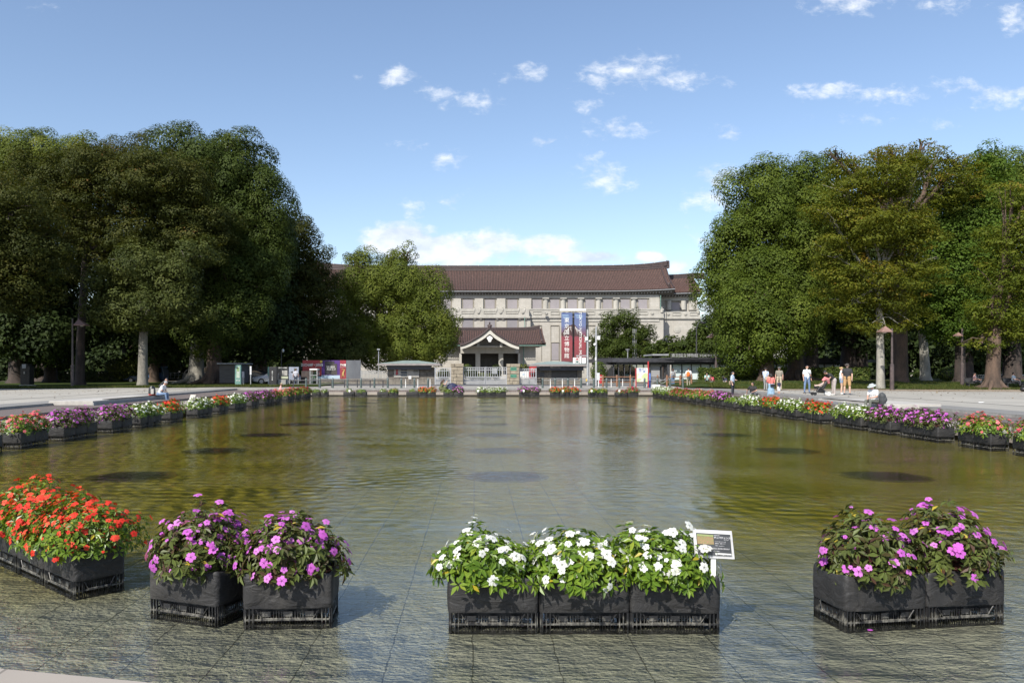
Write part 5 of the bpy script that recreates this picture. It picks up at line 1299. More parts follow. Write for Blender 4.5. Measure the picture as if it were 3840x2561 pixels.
# red pillar posters inside the fence
for (x0,x1,lab) in ((1984,2012,'red poster standing behind the pickets right of the gate'),):
    t = board('poster_board',lab,x0,x1,1371,1419,88,M_red,base=1,d=.1); T('縄文',1998,1385,9,87.97,M_letter,t,vert=1); T('特別展',1998,1400,6,87.97,M_letter,t)
t = board('poster_board','white poster standing behind the pickets right of the gate pillar',1949,1982,1391,1419,88,M_white,base=1,d=.1); sheet(1960,1968,1400,1408,88,'blue_logo',mat('pale_blue_print',(.42,.52,.62)),t,.01,.012)
t = board('poster_board','narrow red poster between the utility pole and the glass hall',2247,2257,1405,1438,86,M_red,d=.1); T('国宝',2252,1414,5,85.97,M_letter,t)

# ------------------------------------------------------------------ lamps, poles
def lamp_post(label, px, ytop, Y, base, sx0, sx1, ax, ytop_s, yb_s, z=None):
    z = z if z is not None else .5
    t = thing('lamp_post', px, Y, label, 'street lamp', 'brown lamp posts with pyramid shades', z=z)
    b = LB(t); X = PX(px,Y); h = PZ(ytop,Y)
    b.tube([(X,Y,z-.1),(X,Y,z+.02),(X,Y,z+1.9),(X,Y,z+1.95),(X,Y,h)], [.15,.15,.14,.085,.07], 12); b.build('post', M_pole, smooth=False)
    zb, zt_ = PZ(yb_s,Y), PZ(ytop_s,Y); x0,x1,xa = PX(sx0,Y),PX(sx1,Y),PX(ax,Y); hd = abs(x1-x0)/2
    b = LB(t); b.add([(x0,Y-hd,zb),(x1,Y-hd,zb),(x1,Y+hd,zb),(x0,Y+hd,zb),(xa,Y,zt_),(x0,Y-hd,zb-.06),(x1,Y-hd,zb-.06),(x1,Y+hd,zb-.06),(x0,Y+hd,zb-.06)], [(0,1,4),(1,2,4),(2,3,4),(3,0,4),(0,5,6,1),(1,6,7,2),(2,7,8,3),(3,8,5,0),(5,8,7,6)])
    b.build('lamp_shade', mat('copper_brown_shade',(.26,.16,.135),(.20,.125,.105),sc=2,rough=.5))
    b = LB(t); xn = x0 if abs(x0-X) < abs(x1-X) else x1; b.tube([(X,Y,zb+.05),(xn+(xa-xn)*.3,Y,zb+.05)], .04, 6); b.build('arm', M_pole)
    b = LB(t); b.ball(((x0+x1)/2,Y,zb-.05),(.16,.16,.10),10,6); b.build('lamp_bulb', mat('milky_glass',(.6,.6,.58)))
    return t
lamp_post('lamp post in the left grove with its shade pointing right', 272, 1195, 70, 1450, 286, 328, 294, 1196, 1219)
lamp_post('lamp post behind the hedge, right of the curved lamp', 2685, 1250, 86, 1432, 2652, 2679, 2674, 1247, 1264, z=.85)
lamp_post('lamp post right of the seated man, between two pale trunks', 3345, 1232, 60, 1462, 3297, 3337, 3320, 1222, 1243)
lpf = lamp_post('lamp post on a concrete foot under the far right trees', 3608, 1232, 66, 1455, 3580, 3604, 3594, 1246, 1258, z=.6)
b = LB(lpf); b.pbox(3594,3626,1452,1457,65.6,.7); b.build('concrete_foot',M_kerb)
t = thing('curved_lamp',2612,94,'tall dark lamp with a curved neck in front of the museum end wall','street lamp',z=.6)
X = PX(2612,94); b = LB(t); zz = PZ(1236,94); b.tube([(X,94,.5),(X,94,2.2),(X,94,2.25),(X,94,zz),(X+.1,94,zz+.55),(X+.35,94,zz+.9),(X+.6,94,zz+.95)],[.16,.15,.09,.07,.06,.055,.05],10); b.build('post',M_dark)
b = LB(t); b.ball((X+.78,94,zz+.78),(.36,.28,.14),12,6); b.build('lamp_head',M_black)
b = LB(t); b.tube([(X-.6,94,PZ(1368,94)),(X+.1,94,PZ(1368,94))],.03,6); b.build('sign_arm',M_steel)
for (dx, y, r_, c) in ((-.72,1368,.20,'purple'),(-.35,1358,0,'blue')):
    b = LB(t)
    if r_: b.prism([(X+dx+.16*math.cos(a*.393), PZ(y,94)+.26*math.sin(a*.393)) for a in range(16)],93.9,93.93)
    else: b.box(X-.2,X-.08,93.9,93.93,PZ(1366,94),PZ(1353,94))
    b.build('road_sign', mat('sign_'+c, (.12,.06,.35) if c=='purple' else (.12,.25,.45)))
for (x,y0,y1,lab) in ((2660,1296,1325,'slim garden lamp above the roof sign, left of the lamp shade'),(2725,1308,1325,'slim garden lamp above the roof sign, nearer the camphor'),(2354,1313,1362,'slim garden lamp behind the hall, left of the flagpoles')):
    t = thing('garden_lamp',x,101,lab,'street lamp','slim garden lamps in the museum grounds'); X = PX(x,101); b = LB(t); b.tube([(X,101,.5),(X,101,PZ(y0+6,101))],.06,8); b.build('post',M_grey)
    b = LB(t); z = PZ(y0+6,101); b.tube([(X,101,z),(X,101,z+.25),(X,101,z+.27),(X,101,z+.33)],[.08,.22,.28,.28],12); b.build('lamp_head',M_steel)
for i, x in enumerate((2374,2379.5,2385)):
    t = thing('flagpole',x,106,('left','middle','right')[i]+' one of three bare silver flagpoles behind the glass hall','flagpole','three silver flagpoles')
    b = LB(t); X = PX(x,106); b.tube([(X,106,.5),(X,106,PZ(1237,106))],[.05,.035],8); b.ball((X,106,PZ(1236,106)),.06,8,5); b.build('pole',M_steel)
def utility(px, ytop, label):
    Y = 77.0; t = thing('utility_pole',px,Y,label,'utility pole'); X = PX(px,Y); b = LB(t); b.tube([(X,Y,.5),(X,Y,PZ(ytop,Y))],[.11,.085],12); b.build('pole',M_steel); return t, X, Y
t, X, Y = utility(2203.5, 1235, 'left steel pole carrying a pedestrian signal and white boxes')
b = LB(t); z = PZ(1334,Y); b.tube([(X,Y,z),(X-1.1,Y,z)],.045,8); b.tube([(X,Y-.02,z-.2),(X-.35,Y-.02,z-.2)],.03,6); b.tube([(X-1.0,Y,z),(X-1.0,Y,z-.25)],.03,6); b.build('arm',M_steel)
for (x0,x1,m) in ((2149.5,2156,M_white),(2183.5,2196.5,M_white)): sheet(x0,x1,1341,1362.5,Y-.15,'box',m,t,.3)
sheet(2158,2170,1341,1362.5,Y-.15,'signal_housing',M_white,t,.3)
sheet(2160.5,2168,1343,1350.5,Y-.16,'red_lens',mat('red_lens',(.35,.08,.08)),t,.02); sheet(2160.5,2168,1353,1360.5,Y-.16,'green_lens',mat('green_lens',(.05,.12,.11)),t,.02)
b = LB(t); b.box(X-.28,X+.0,Y-.2,Y-.05,PZ(1276,Y),PZ(1264,Y)); b.tube([(X-.3,Y,PZ(1281,Y)),(X+.3,Y,PZ(1278,Y))],.06,6); b.tube([(PX(2177,Y),Y-.1,PZ(1362,Y)),(PX(2177,Y),Y-.1,PZ(1338,Y))],.1,8); b.build('camera',M_white)
sheet(2197,2202,1421,1429,Y-.2,'push_button',mat('yellow_box',(.7,.45,.03)),t,.12)
t, X, Y = utility(2235.5, 1225, 'right steel pole with a cross arm and a white control box')
b = LB(t); z = PZ(1259,Y); b.tube([(X-.4,Y,z),(X+.45,Y,z)],.03,8); b.build('cross_arm',M_steel)
b = LB(t); b.box(X+.1,X+.35,Y-.2,Y+.05,PZ(1274,Y),PZ(1261,Y)); b.ball((X-.15,Y-.1,PZ(1292,Y)),.13,8,6); b.box(X-.12,X+.0,Y-.15,Y,PZ(1352,Y),PZ(1340,Y)); b.build('camera',M_white)
sheet(2238,2249,1398,1426,Y-.15,'control_box',mat('pale_grey_box',(.55,.58,.58)),t,.3)
b = LB(t); b.tube([(PX(2243,Y),Y,PZ(1426,Y)),(PX(2243,Y),Y,PZ(1432,Y)),(PX(2238,Y),Y,PZ(1433,Y)),(PX(2236,Y),Y,PZ(1429,Y))],.04,6); b.tube([(PX(2209,Y)+.02,Y,.5),(PX(2209,Y),Y,PZ(1362,Y))],.035,6); b.build('conduit',M_steel)
sp = thing('slim_pole',1419,88,'slim grey pole between the pickets and the left booth','pole'); b = LB(sp); b.tube([(PX(1419,88),88.2,.5),(PX(1419,88),88.2,PZ(1312,88))],.05,8); b.build('pole',M_grey); b = LB(sp); b.pbox(1414,1424,1308,1312,88,.4); b.build('lamp_head',M_steel)
lp = thing('street_pole',1182,90,'thin pole with a small pale lamp in front of the dark grove','pole'); b = LB(lp); X = PX(1055,90); b.tube([(X,90,.5),(X,90,PZ(1318,90))],.05,8); b.build('pole',M_dark); b = LB(lp); b.ball((PX(1061,90),90,PZ(1315,90)),(.14,.14,.2),8,6); b.build('lamp_head',M_white)

# ------------------------------------------------------------------ bollards and rails
def rod(mb, x0, y, z0, x1, z1, r): mb.tube([(x0,y,z0),(x1,y,z1)], r, 6)
bo = empty('bollard',(0,0,0)); b = MB(); b.tube([(0,0,0),(0,0,.02),(0,0,.78),(0,0,.82)],[.10,.085,.08,.05],14); b.build('post',M_green,bo)
b = MB(); b.tube([(0,0,.70),(0,0,.73)],.088,14); b.build('band',M_steel,bo)
BX = [1148,1200,1248,1303,1354,1404,1454,1505,1554,1605,2035,2082,2130,2179,2227,2274.5,2322.5,2370,2417,2465,2513,2561]
for i, x in enumerate(BX):
    o = bo if i == 0 else copy_tree(bo); o.location = (PX(x,66.5), 66.5, .505); o.scale = (1,1,1.0 if i > 9 else 1.0)
    side = 'left' if i < 10 else 'right'; k = i+1 if i < 10 else i-9
    o['label'] = f'grey green bollard on the plaza edge, number {k} from the left, ' + ('left of the gate' if i < 10 else 'right of the gate')
    o['category'] = 'bollard'; o['group'] = 'green grey bollards along the far plaza edge'
wp0 = empty('marker_post',(0,0,0)); b = MB(); b.tube([(0,0,0),(0,0,.72)],.032,10); b.build('post',M_white,wp0); b = MB(); b.tube([(0,0,.58),(0,0,.66)],.035,10); b.build('reflector',M_conc,wp0)
for i, x in enumerate([1521,1567,1613,2064,2109,2155,2245,2292,2335,2382,2426]):
    o = wp0 if i == 0 else copy_tree(wp0); o.location = (PX(x,67.2), 67.2, .505)
    o['label'] = f'thin white marker post, number {i+1} counted from the left along the far plaza edge'; o['category'] = 'post'; o['group'] = 'thin white posts between the bollards'
# dark guard rail on the left stretch
gr = thing('guard_rail',1280,68,'dark guard rail with two bars left of the museum gate','guard rail'); b = LB(gr)
for z in (1.12,.80): rod(b, PX(1090,68),68,z,PX(1450,68),z,.035)
b.build('rail',M_dark); 
for k in range(8):
    b = LB(gr); x = PX(1100+k*48,68); b.tube([(x,68,.5),(x,68,1.15)],.045,8); b.build('post',M_dark)
cb_ = thing('cable_rail',1820,66.5,'thin cable strung through the bollards right of the gate','cable'); b = LB(cb_); rod(b, PX(2035,66.5),66.5,1.15,PX(2561,66.5),1.15,.012); b.build('cable',M_steel)
bf = empty('timber_post',(0,0,0)); b = MB(); b.tube([(0,0,0),(0,0,.93),(0,0,1.0)],[.085,.085,.05],12); b.build('post',M_brownpost,bf); b = MB(); b.ball((0,0,1.01),(.06,.06,.05),8,5); b.build('cap',M_brownpost,bf)
FX = [2261,2313.5,2364,2466,2501,2551,2593]
for i, x in enumerate(FX):
    o = bf if i == 0 else copy_tree(bf); o.location = (PX(x,71), 71, .505); o['label'] = f'rust brown fence post number {i+1} from the left, in front of the glass hall'; o['category'] = 'fence post'; o['group'] = 'rust brown posts in front of the glass hall'
fr_ = thing('timber_rail',2312,71,'rust brown double rails joining the posts in front of the map sign','rail'); b = LB(fr_)
for (a, c) in ((2261,2313.5),(2313.5,2364),(2364,2440),(2551,2593),(2501,2551)):
    for z in (1.38,.92): rod(b, PX(a,71),71,z,PX(c,71),z,.04)
b.build('rail',M_brownpost)
ch = thing('chain',2484,71,'slack chains between the brown posts right of the blue banner','chain'); b = LB(ch)
for z in (1.35,1.1): b.tube([(PX(2466+35*k/8,71),71,z-.28*math.sin(math.pi*k/8)) for k in range(9)],.018,5)
b.build('links',M_steel)
# white cabinet and rough wall block on the right
wc = thing('white_cabinet',2463,60.5,'white boxy cabinet at the far right corner of the pool','cabinet',z=.28); b = LB(wc); b.pbox(2449,2476,1443,1478,60.5,.6); b.build('body',M_white,bevel=.02); b = LB(wc); b.pbox(2456,2473,1450,1470,60.45,.03); b.build('door',M_conc)
rb_ = thing('stone_retaining_wall',2635,76,'dark rough stone retaining wall where the seated couple rests','wall'); b = LB(rb_); rnd = random.Random(9)
for k in range(13):
    x = 2598+k*6; b.pbox(x,x+5.6,1428+rnd.uniform(0,2)+k*.4,1452,76-k*.0,.6,out=rnd.uniform(0,.12))
b.build('stone_block',mat('dark_rough_stone',(.15,.145,.14),(.08,.078,.075),sc=4,rough=.95,bump=.02),bevel=.03)
# pale step block far right and dark bin
t = thing('stone_slab',3800,57.5,'low concrete slab at the right edge of the picture','slab'); b = LB(t); b.pbox(3812,3860,1472,1478,57.5,.6); b.build('body',M_conc)
t = thing('litter_sack',3835,55.5,'black sack on the ground at the right edge','sack'); b = LB(t); b.ball((PX(3838,55.5),55.5,.66),(.24,.25,.16),10,7,.08); b.build('body',M_black,smooth=True)
t = thing('paper_scrap',3680,36,'small crumpled white paper on the paving, right','litter'); b = LB(t); b.ball((PX(3680,36),36,.54),(.13,.1,.02),8,5,.3); b.build('body',M_white)

# ------------------------------------------------------------------ cars
M_tyre = mat('tyre', (.02,.02,.02)); M_rim = mat('wheel_rim', (.35,.35,.36), metal=.5, rough=.4)
def car(label, px, Y, paint, yaw=0, van=False, cat='car'):
    c = empty('parked_car' if not van else 'parked_van', (PX(px,Y),Y,.51), yaw, label, cat)
    Lc, W_, H = (4.5,1.75,1.48) if not van else (4.6,1.7,1.9)
    if van: P = [(-2.3,.35),(-2.3,.95),(-2.2,1.25),(-1.55,1.86),(-1.2,1.9),(2.15,1.9),(2.28,1.75),(2.3,.9),(2.3,.35)]; G = [(-2.05,1.22),(-1.5,1.72),(2.05,1.75),(2.12,1.15),(-2.0,1.12)]
    else: P = [(-2.25,.3),(-2.27,.62),(-2.1,.78),(-1.15,.95),(-.45,1.38),(.1,1.47),(.95,1.45),(1.75,1.15),(2.15,1.02),(2.25,.75),(2.25,.3)]; G = [(-1.0,.98),(-.42,1.34),(.1,1.42),(.92,1.40),(1.6,1.10),(1.5,.98)]
    b = MB(); n = len(P); ys = [-W_/2,-W_/2+.12,W_/2-.12,W_/2]; vs = []
    for j, y in enumerate(ys):
        k = 1 if j in (1,2) else .96
        for (x,z) in P: vs.append((x*(1 if j in (1,2) else .985), y*(1 if z < .9 else (.90 if j in (0,3) else 1)), z if z < .7 or k == 1 else z*.985))
    fs = [tuple(range(n-1,-1,-1)), tuple(range(3*n,4*n))] + [(j*n+i, j*n+(i+1)%n, (j+1)*n+(i+1)%n, (j+1)*n+i) for j in range(3) for i in range(n)]
    b.add(vs, fs); b.build('body', paint, c, bevel=.03)
    g = MB()
    for s in (-1,1): g.add([(x, s*(W_/2*.905+.012), z) for x,z in G], [tuple(range(len(G))) if s < 0 else tuple(range(len(G)-1,-1,-1))])
    g.build('side_window', M_glass, c)
    g = MB(); a, d = (P[3],P[4]) if not van else (P[2],P[3])
    ax, az, bx_, bz = a[0]-.02, a[1]+.02, d[0]-.02, d[1]+.0; g.add([(ax,-.68,az),(ax,.68,az),(bx_,.6,bz),(bx_,-.6,bz)],[(0,1,2,3)]); g.build('windscreen', M_glass, c)
    for x in (-1.4,1.4):
        for y in (-W_/2+.08,W_/2-.08):
            t = MB(); t.tube([(x,y-.1,.32),(x,y+.1,.32)],.32,18); o = t.build('wheel',M_tyre,c); r = MB(); r.tube([(x,y-.11,.32),(x,y+.11,.32)],.19,12); q = r.build('rim',M_rim,None); q.parent = o
    for y in (-.6,.6): MB().box(-2.29,-2.2,y-.18,y+.18,.62,.74).build('headlight', M_white, c)
    MB().box(2.2,2.27,-.7,-.45,.75,.9).build('tail_light', M_red, c)
    return c
car('silver car parked behind the black pillar sign, seen through the trunks', 1040, 82, mat('silver_paint',(.42,.43,.45),(.38,.39,.41),rough=.25,metal=.4))
car('dark car parked right of the shed', 938, 88, mat('black_paint_car',(.03,.03,.035),rough=.2))
car('blue and grey van parked behind the pale mottled trunk', 548, 92, mat('blue_grey_paint',(.025,.06,.13),(.02,.05,.11),rough=.3), van=True, cat='van')
car('grey van parked between the two grey trunks in the left grove', 770, 92, mat('grey_paint_van',(.07,.075,.08),rough=.3), van=True, cat='van')

# bicycle in the shade at the right
bi = thing('bicycle',3740,66,'black bicycle leaning in the shade right of the rooted trunk','bicycle',z=.6)
for k, x in enumerate((-.5,.5)):
    w_ = MB(); w_.tube([(x+.33*math.cos(a*.393),0,.33+.33*math.sin(a*.393)) for a in range(17)],.016,6,cap=False); o = w_.build('wheel',M_tyre,bi)
    s_ = MB()
    for a in range(8): s_.tube([(x,0,.33),(x+.32*math.cos(a*.785),0,.33+.32*math.sin(a*.785))],.004,4)
    q = s_.build('spokes',M_steel,None); q.parent = o
b = MB()
for p, q in (((-.5,.33),(-.15,.80)),((-.15,.80),(.38,.80)),((-.05,.35),(.38,.80)),((-.05,.35),(-.15,.90)),((-.5,.33),(-.05,.35)),((.5,.33),(.36,.98))): b.tube([(p[0],0,p[1]),(q[0],0,q[1])],.018,6)
b.build('frame',M_dark,bi); b = MB(); b.tube([(.36,-.25,1.02),(.36,.25,1.02)],.014,6); b.build('handlebar',M_steel,bi); b = MB(); b.ball((-.16,0,.93),(.13,.07,.04),8,5); b.build('saddle',M_black,bi)
# ------------------------------------------------------------------ flower planters
M_wrap = None
def wrapmat():
    m, nt, out = nodes('black_wrap'); b = N(nt, 'ShaderNodeBsdfPrincipled'); b.inputs['Roughness'].default_value = .62; b.inputs['Specular IOR Level'].default_value = .45
    p = pos(nt); c = ramp(nt, noise(nt, 5, 5, .6, vec=p), [(.3, (.017,.0165,.017)), (.7, (.028,.027,.027))])
    sp = ramp(nt, noise(nt, 95, 2, .5, vec=p), [(.735, 0.0), (.76, 1.0)]); c = mixrgb(nt, math_(nt, 'MULTIPLY', sp, .45), c, (.25,.24,.22)); c = mixrgb(nt, math_(nt, 'MULTIPLY', ramp(nt, noise(nt, 3.2, 6, .7, vec=pos(nt, (1,1,.4))), [(.5, 0.0), (.75, 1.0)]), .45), c, (.085,.078,.068))
    L(nt, c, b.inputs['Base Color'])
    bp = N(nt, 'ShaderNodeBump'); bp.inputs['Distance'].default_value = .022; L(nt, noise(nt, 6, 5, .55, vec=pos(nt, (1,1,1.6)), dist=.8), bp.inputs['Height']); L(nt, bp.outputs[0], b.inputs['Normal'])
    L(nt, b.outputs[0], out.inputs[0]); return m
def basketmat():
    m, nt, out = nodes('crate_plastic'); b = N(nt, 'ShaderNodeBsdfPrincipled'); b.inputs['Roughness'].default_value = .45
    p = pos(nt); s = N(nt, 'ShaderNodeSeparateXYZ'); L(nt, p, s.inputs[0])
    band = math_(nt, 'SUBTRACT', 1.0, math_(nt, 'MULTIPLY', math_(nt, 'ABSOLUTE', math_(nt, 'SUBTRACT', s.outputs[2], .03)), 16), clamp=True)   # lime deposit just above the water line
    f = math_(nt, 'MULTIPLY', math_(nt, 'SUBTRACT', math_(nt, 'ADD', math_(nt, 'MULTIPLY', band, .22), noise(nt, 22, 4, .7, vec=pos(nt, (1,1,.5)))), .62), 4, clamp=True)
    c = mixrgb(nt, f, (.016,.016,.017), (.22,.21,.18)); L(nt, c, b.inputs['Base Color']); L(nt, b.outputs[0], out.inputs[0]); return m
M_wrap = wrapmat(); M_basket = basketmat()
M_soil = mat('potting_soil', (.035,.025,.018), (.015,.011,.008), sc=30, rough=1, bump=.01)
M_stem_g = mat('green_stem', (.10,.11,.03), (.08,.06,.03), sc=10); M_stem_r = mat('red_stem', (.10,.025,.02), (.06,.02,.015), sc=10)
FLM = {
 'leaf_bright': leafmat('impatiens_leaf_bright', [(0, (.06,.12,.010)), (.5, (.13,.215,.018)), (.93, (.22,.30,.035)), (1, (.42,.34,.03))], rough=.38, trans=.3, spec=.5),
 'leaf_dark': leafmat('impatiens_leaf_dark', [(0, (.07,.035,.022)), (.3, (.065,.08,.02)), (.8, (.115,.15,.035)), (.96, (.11,.13,.035)), (1, (.40,.32,.04))], rough=.45, trans=.25, spec=.3),
 'white': leafmat('white_petal', [(0, (.78,.78,.76)), (1, (.86,.86,.85))], rough=.6, trans=.35, spec=.2),
 'purple': leafmat('purple_petal', [(0, (.48,.10,.50)), (.5, (.60,.15,.60)), (1, (.72,.28,.70))], rough=.6, trans=.35, spec=.2),
 'red': leafmat('orange_red_petal', [(0, (.55,.025,.02)), (.5, (.76,.05,.03)), (1, (.86,.13,.07))], rough=.6, trans=.35, spec=.2),
 'pink': leafmat('pink_petal', [(0, (.62,.08,.13)), (.5, (.78,.16,.20)), (1, (.85,.32,.32))], rough=.6, trans=.35, spec=.2),
 'crimson': leafmat('crimson_petal', [(0, (.30,.012,.05)), (.5, (.42,.02,.08)), (1, (.55,.04,.12))], rough=.6, trans=.35, spec=.2),
 'peach': leafmat('peach_petal', [(0, (.70,.25,.15)), (1, (.80,.42,.30))], rough=.6, trans=.35, spec=.2),
}
PLX, PLY, RIM = .70, .46, .385
def rounded(hx, hy, r, n=5):
    pts = []
    for (cx, cy, a0) in ((hx-r, -hy+r, -90), (hx-r, hy-r, 0), (-hx+r, hy-r, 90), (-hx+r, -hy+r, 180)):
        for k in range(n+1): a = math.radians(a0 + 90*k/n); pts.append((cx+r*math.cos(a), cy+r*math.sin(a)))
    return pts
def densify(pts, m):
    out = []
    for i in range(len(pts)):
        a, b = pts[i], pts[(i+1) % len(pts)]; d = math.hypot(b[0]-a[0], b[1]-a[1]); k = max(1, int(d/m))
        for j in range(k): out.append((a[0]+(b[0]-a[0])*j/k, a[1]+(b[1]-a[1])*j/k))
    return out
def wrap_mesh(seed, fine=True):
    rnd = random.Random(seed); hx, hy = PLX/2, PLY/2; base = densify(rounded(hx, hy, .035, 3), .05 if fine else .25); n = len(base)
    ph = [rnd.uniform(0, 6.28) for _ in range(6)]
    lv = [(.115,.0,1.0),(.13,.003,1.0),(.2,.006,1),(.28,.006,1),(.35,.004,1),(.378,.0,1),(.392,-.008,1),(.388,-.020,1),(.33,-.024,1)]
    vs = []
    for j, (z, off, _) in enumerate(lv):
        for i, (x, y) in enumerate(base):
            s = i/n*6.28
            wv = .007*math.sin(3*s+ph[0]+z*9)+.005*math.sin(7*s+ph[1]-z*14)+.003*math.sin(13*s+ph[2]+z*20) if fine else 0
            ex = 1 if abs(x) > hx-.04 and abs(y) > hy-.04 else 0
            mid = (1 - (abs(x)/hx)**2) if abs(y) > hy-.01 else (1 - (abs(y)/hy)**2)
            sag = (-.022*max(0, mid)*(.5+.5*math.sin(ph[3]+2*s)) + .006*math.sin(5*s+ph[4])) if j >= 4 else (.006*math.sin(2*s+ph[5]) if j < 2 else 0)
            l = math.hypot(x, y); o = off + (wv if not ex else 0)
            nx, ny = (math.copysign(1, x), 0) if abs(x) > hx-.001 else ((0, math.copysign(1, y)) if abs(y) > hy-.001 else (x/l, y/l))
            vs.append((x + nx*o, y + ny*o, z + sag))
    fs = [(j*n+i, j*n+(i+1)%n, (j+1)*n+(i+1)%n, (j+1)*n+i) for j in range(len(lv)-1) for i in range(n)]
    b = MB(); b.add(vs, fs); o = b.build('fabric_wrap', M_wrap, smooth=True); me = o.data; bpy.data.objects.remove(o); return me
def basket_mesh(fine):
    b = MB(); hx, hy = PLX/2-.012, PLY/2-.012
    for z0, z1, t in ((-.052,-.040,.012),(.015,.028,.010),(.112,.135,.014)):
        for s in (-1,1):
            b.box(-hx, hx, s*hy-t/2, s*hy+t/2, z0, z1); b.box(s*hx-t/2, s*hx+t/2, -hy+t/2+.001, hy-t/2-.001, z0+.001, z1-.001)
    for sx in (-1,1):
        for sy in (-1,1):
            for k in range(3 if fine else 1):
                b.box(sx*(hx-.008-k*.03)-.004, sx*(hx-.008-k*.03)+.004, sy*(hy)-.009, sy*hy+.009, -.050, .111)
                b.box(sx*hx-.009, sx*hx+.009, sy*(hy-.008-k*.03)-.004, sy*(hy-.008-k*.03)+.004, -.049, .110)
    st = .021 if fine else .05
    for s in (-1,1):
        x = -hx+.10
        while x < hx-.10: b.box(x-.003, x+.003, s*(hy-.012)-.003, s*(hy-.012)+.003, -.05, .085); x += st
        y = -hy+.09
        while y < hy-.09: b.box(s*(hx-.012)-.003, s*(hx-.012)+.003, y-.003, y+.003, -.05, .085); y += st
        for q in (-.17, 0, .17): b.box(q-.035, q+.035, s*(hy-.006)-.004, s*(hy-.006)+.004, .045, .085)
        b.tube([(-hx+.09, s*hy, .10),(-hx+.14, s*hy, .03),(hx-.14, s*hy, .03),(hx-.09, s*hy, .10)], .006, 5)
        b.tube([(s*hx, -hy+.08, .10),(s*hx, -hy+.12, .03),(s*hx, hy-.12, .03),(s*hx, hy-.08, .10)], .006, 5)
    # inner cup walls keep the inside dark above the slats
    for s in (-1,1): b.box(-hx+.03, hx-.03, s*(hy-.06)-.002, s*(hy-.06)+.002, .05, .13); b.box(s*(hx-.06)-.002, s*(hx-.06)+.002, -hy+.07, hy-.07, .051, .131)
    o = b.build('crate_base', M_basket); me = o.data; bpy.data.objects.remove(o); return me
def soil_mesh():
    b = MB(); n = 9
    vs = [(-.33+.66*i/n, -.21+.42*j/n, .345+random.uniform(-.008,.012)) for j in range(n+1) for i in range(n+1)]
    b.add(vs, [(j*(n+1)+i, j*(n+1)+i+1, (j+1)*(n+1)+i+1, (j+1)*(n+1)+i) for j in range(n) for i in range(n)])
    o = b.build('soil', M_soil); me = o.data; bpy.data.objects.remove(o); return me
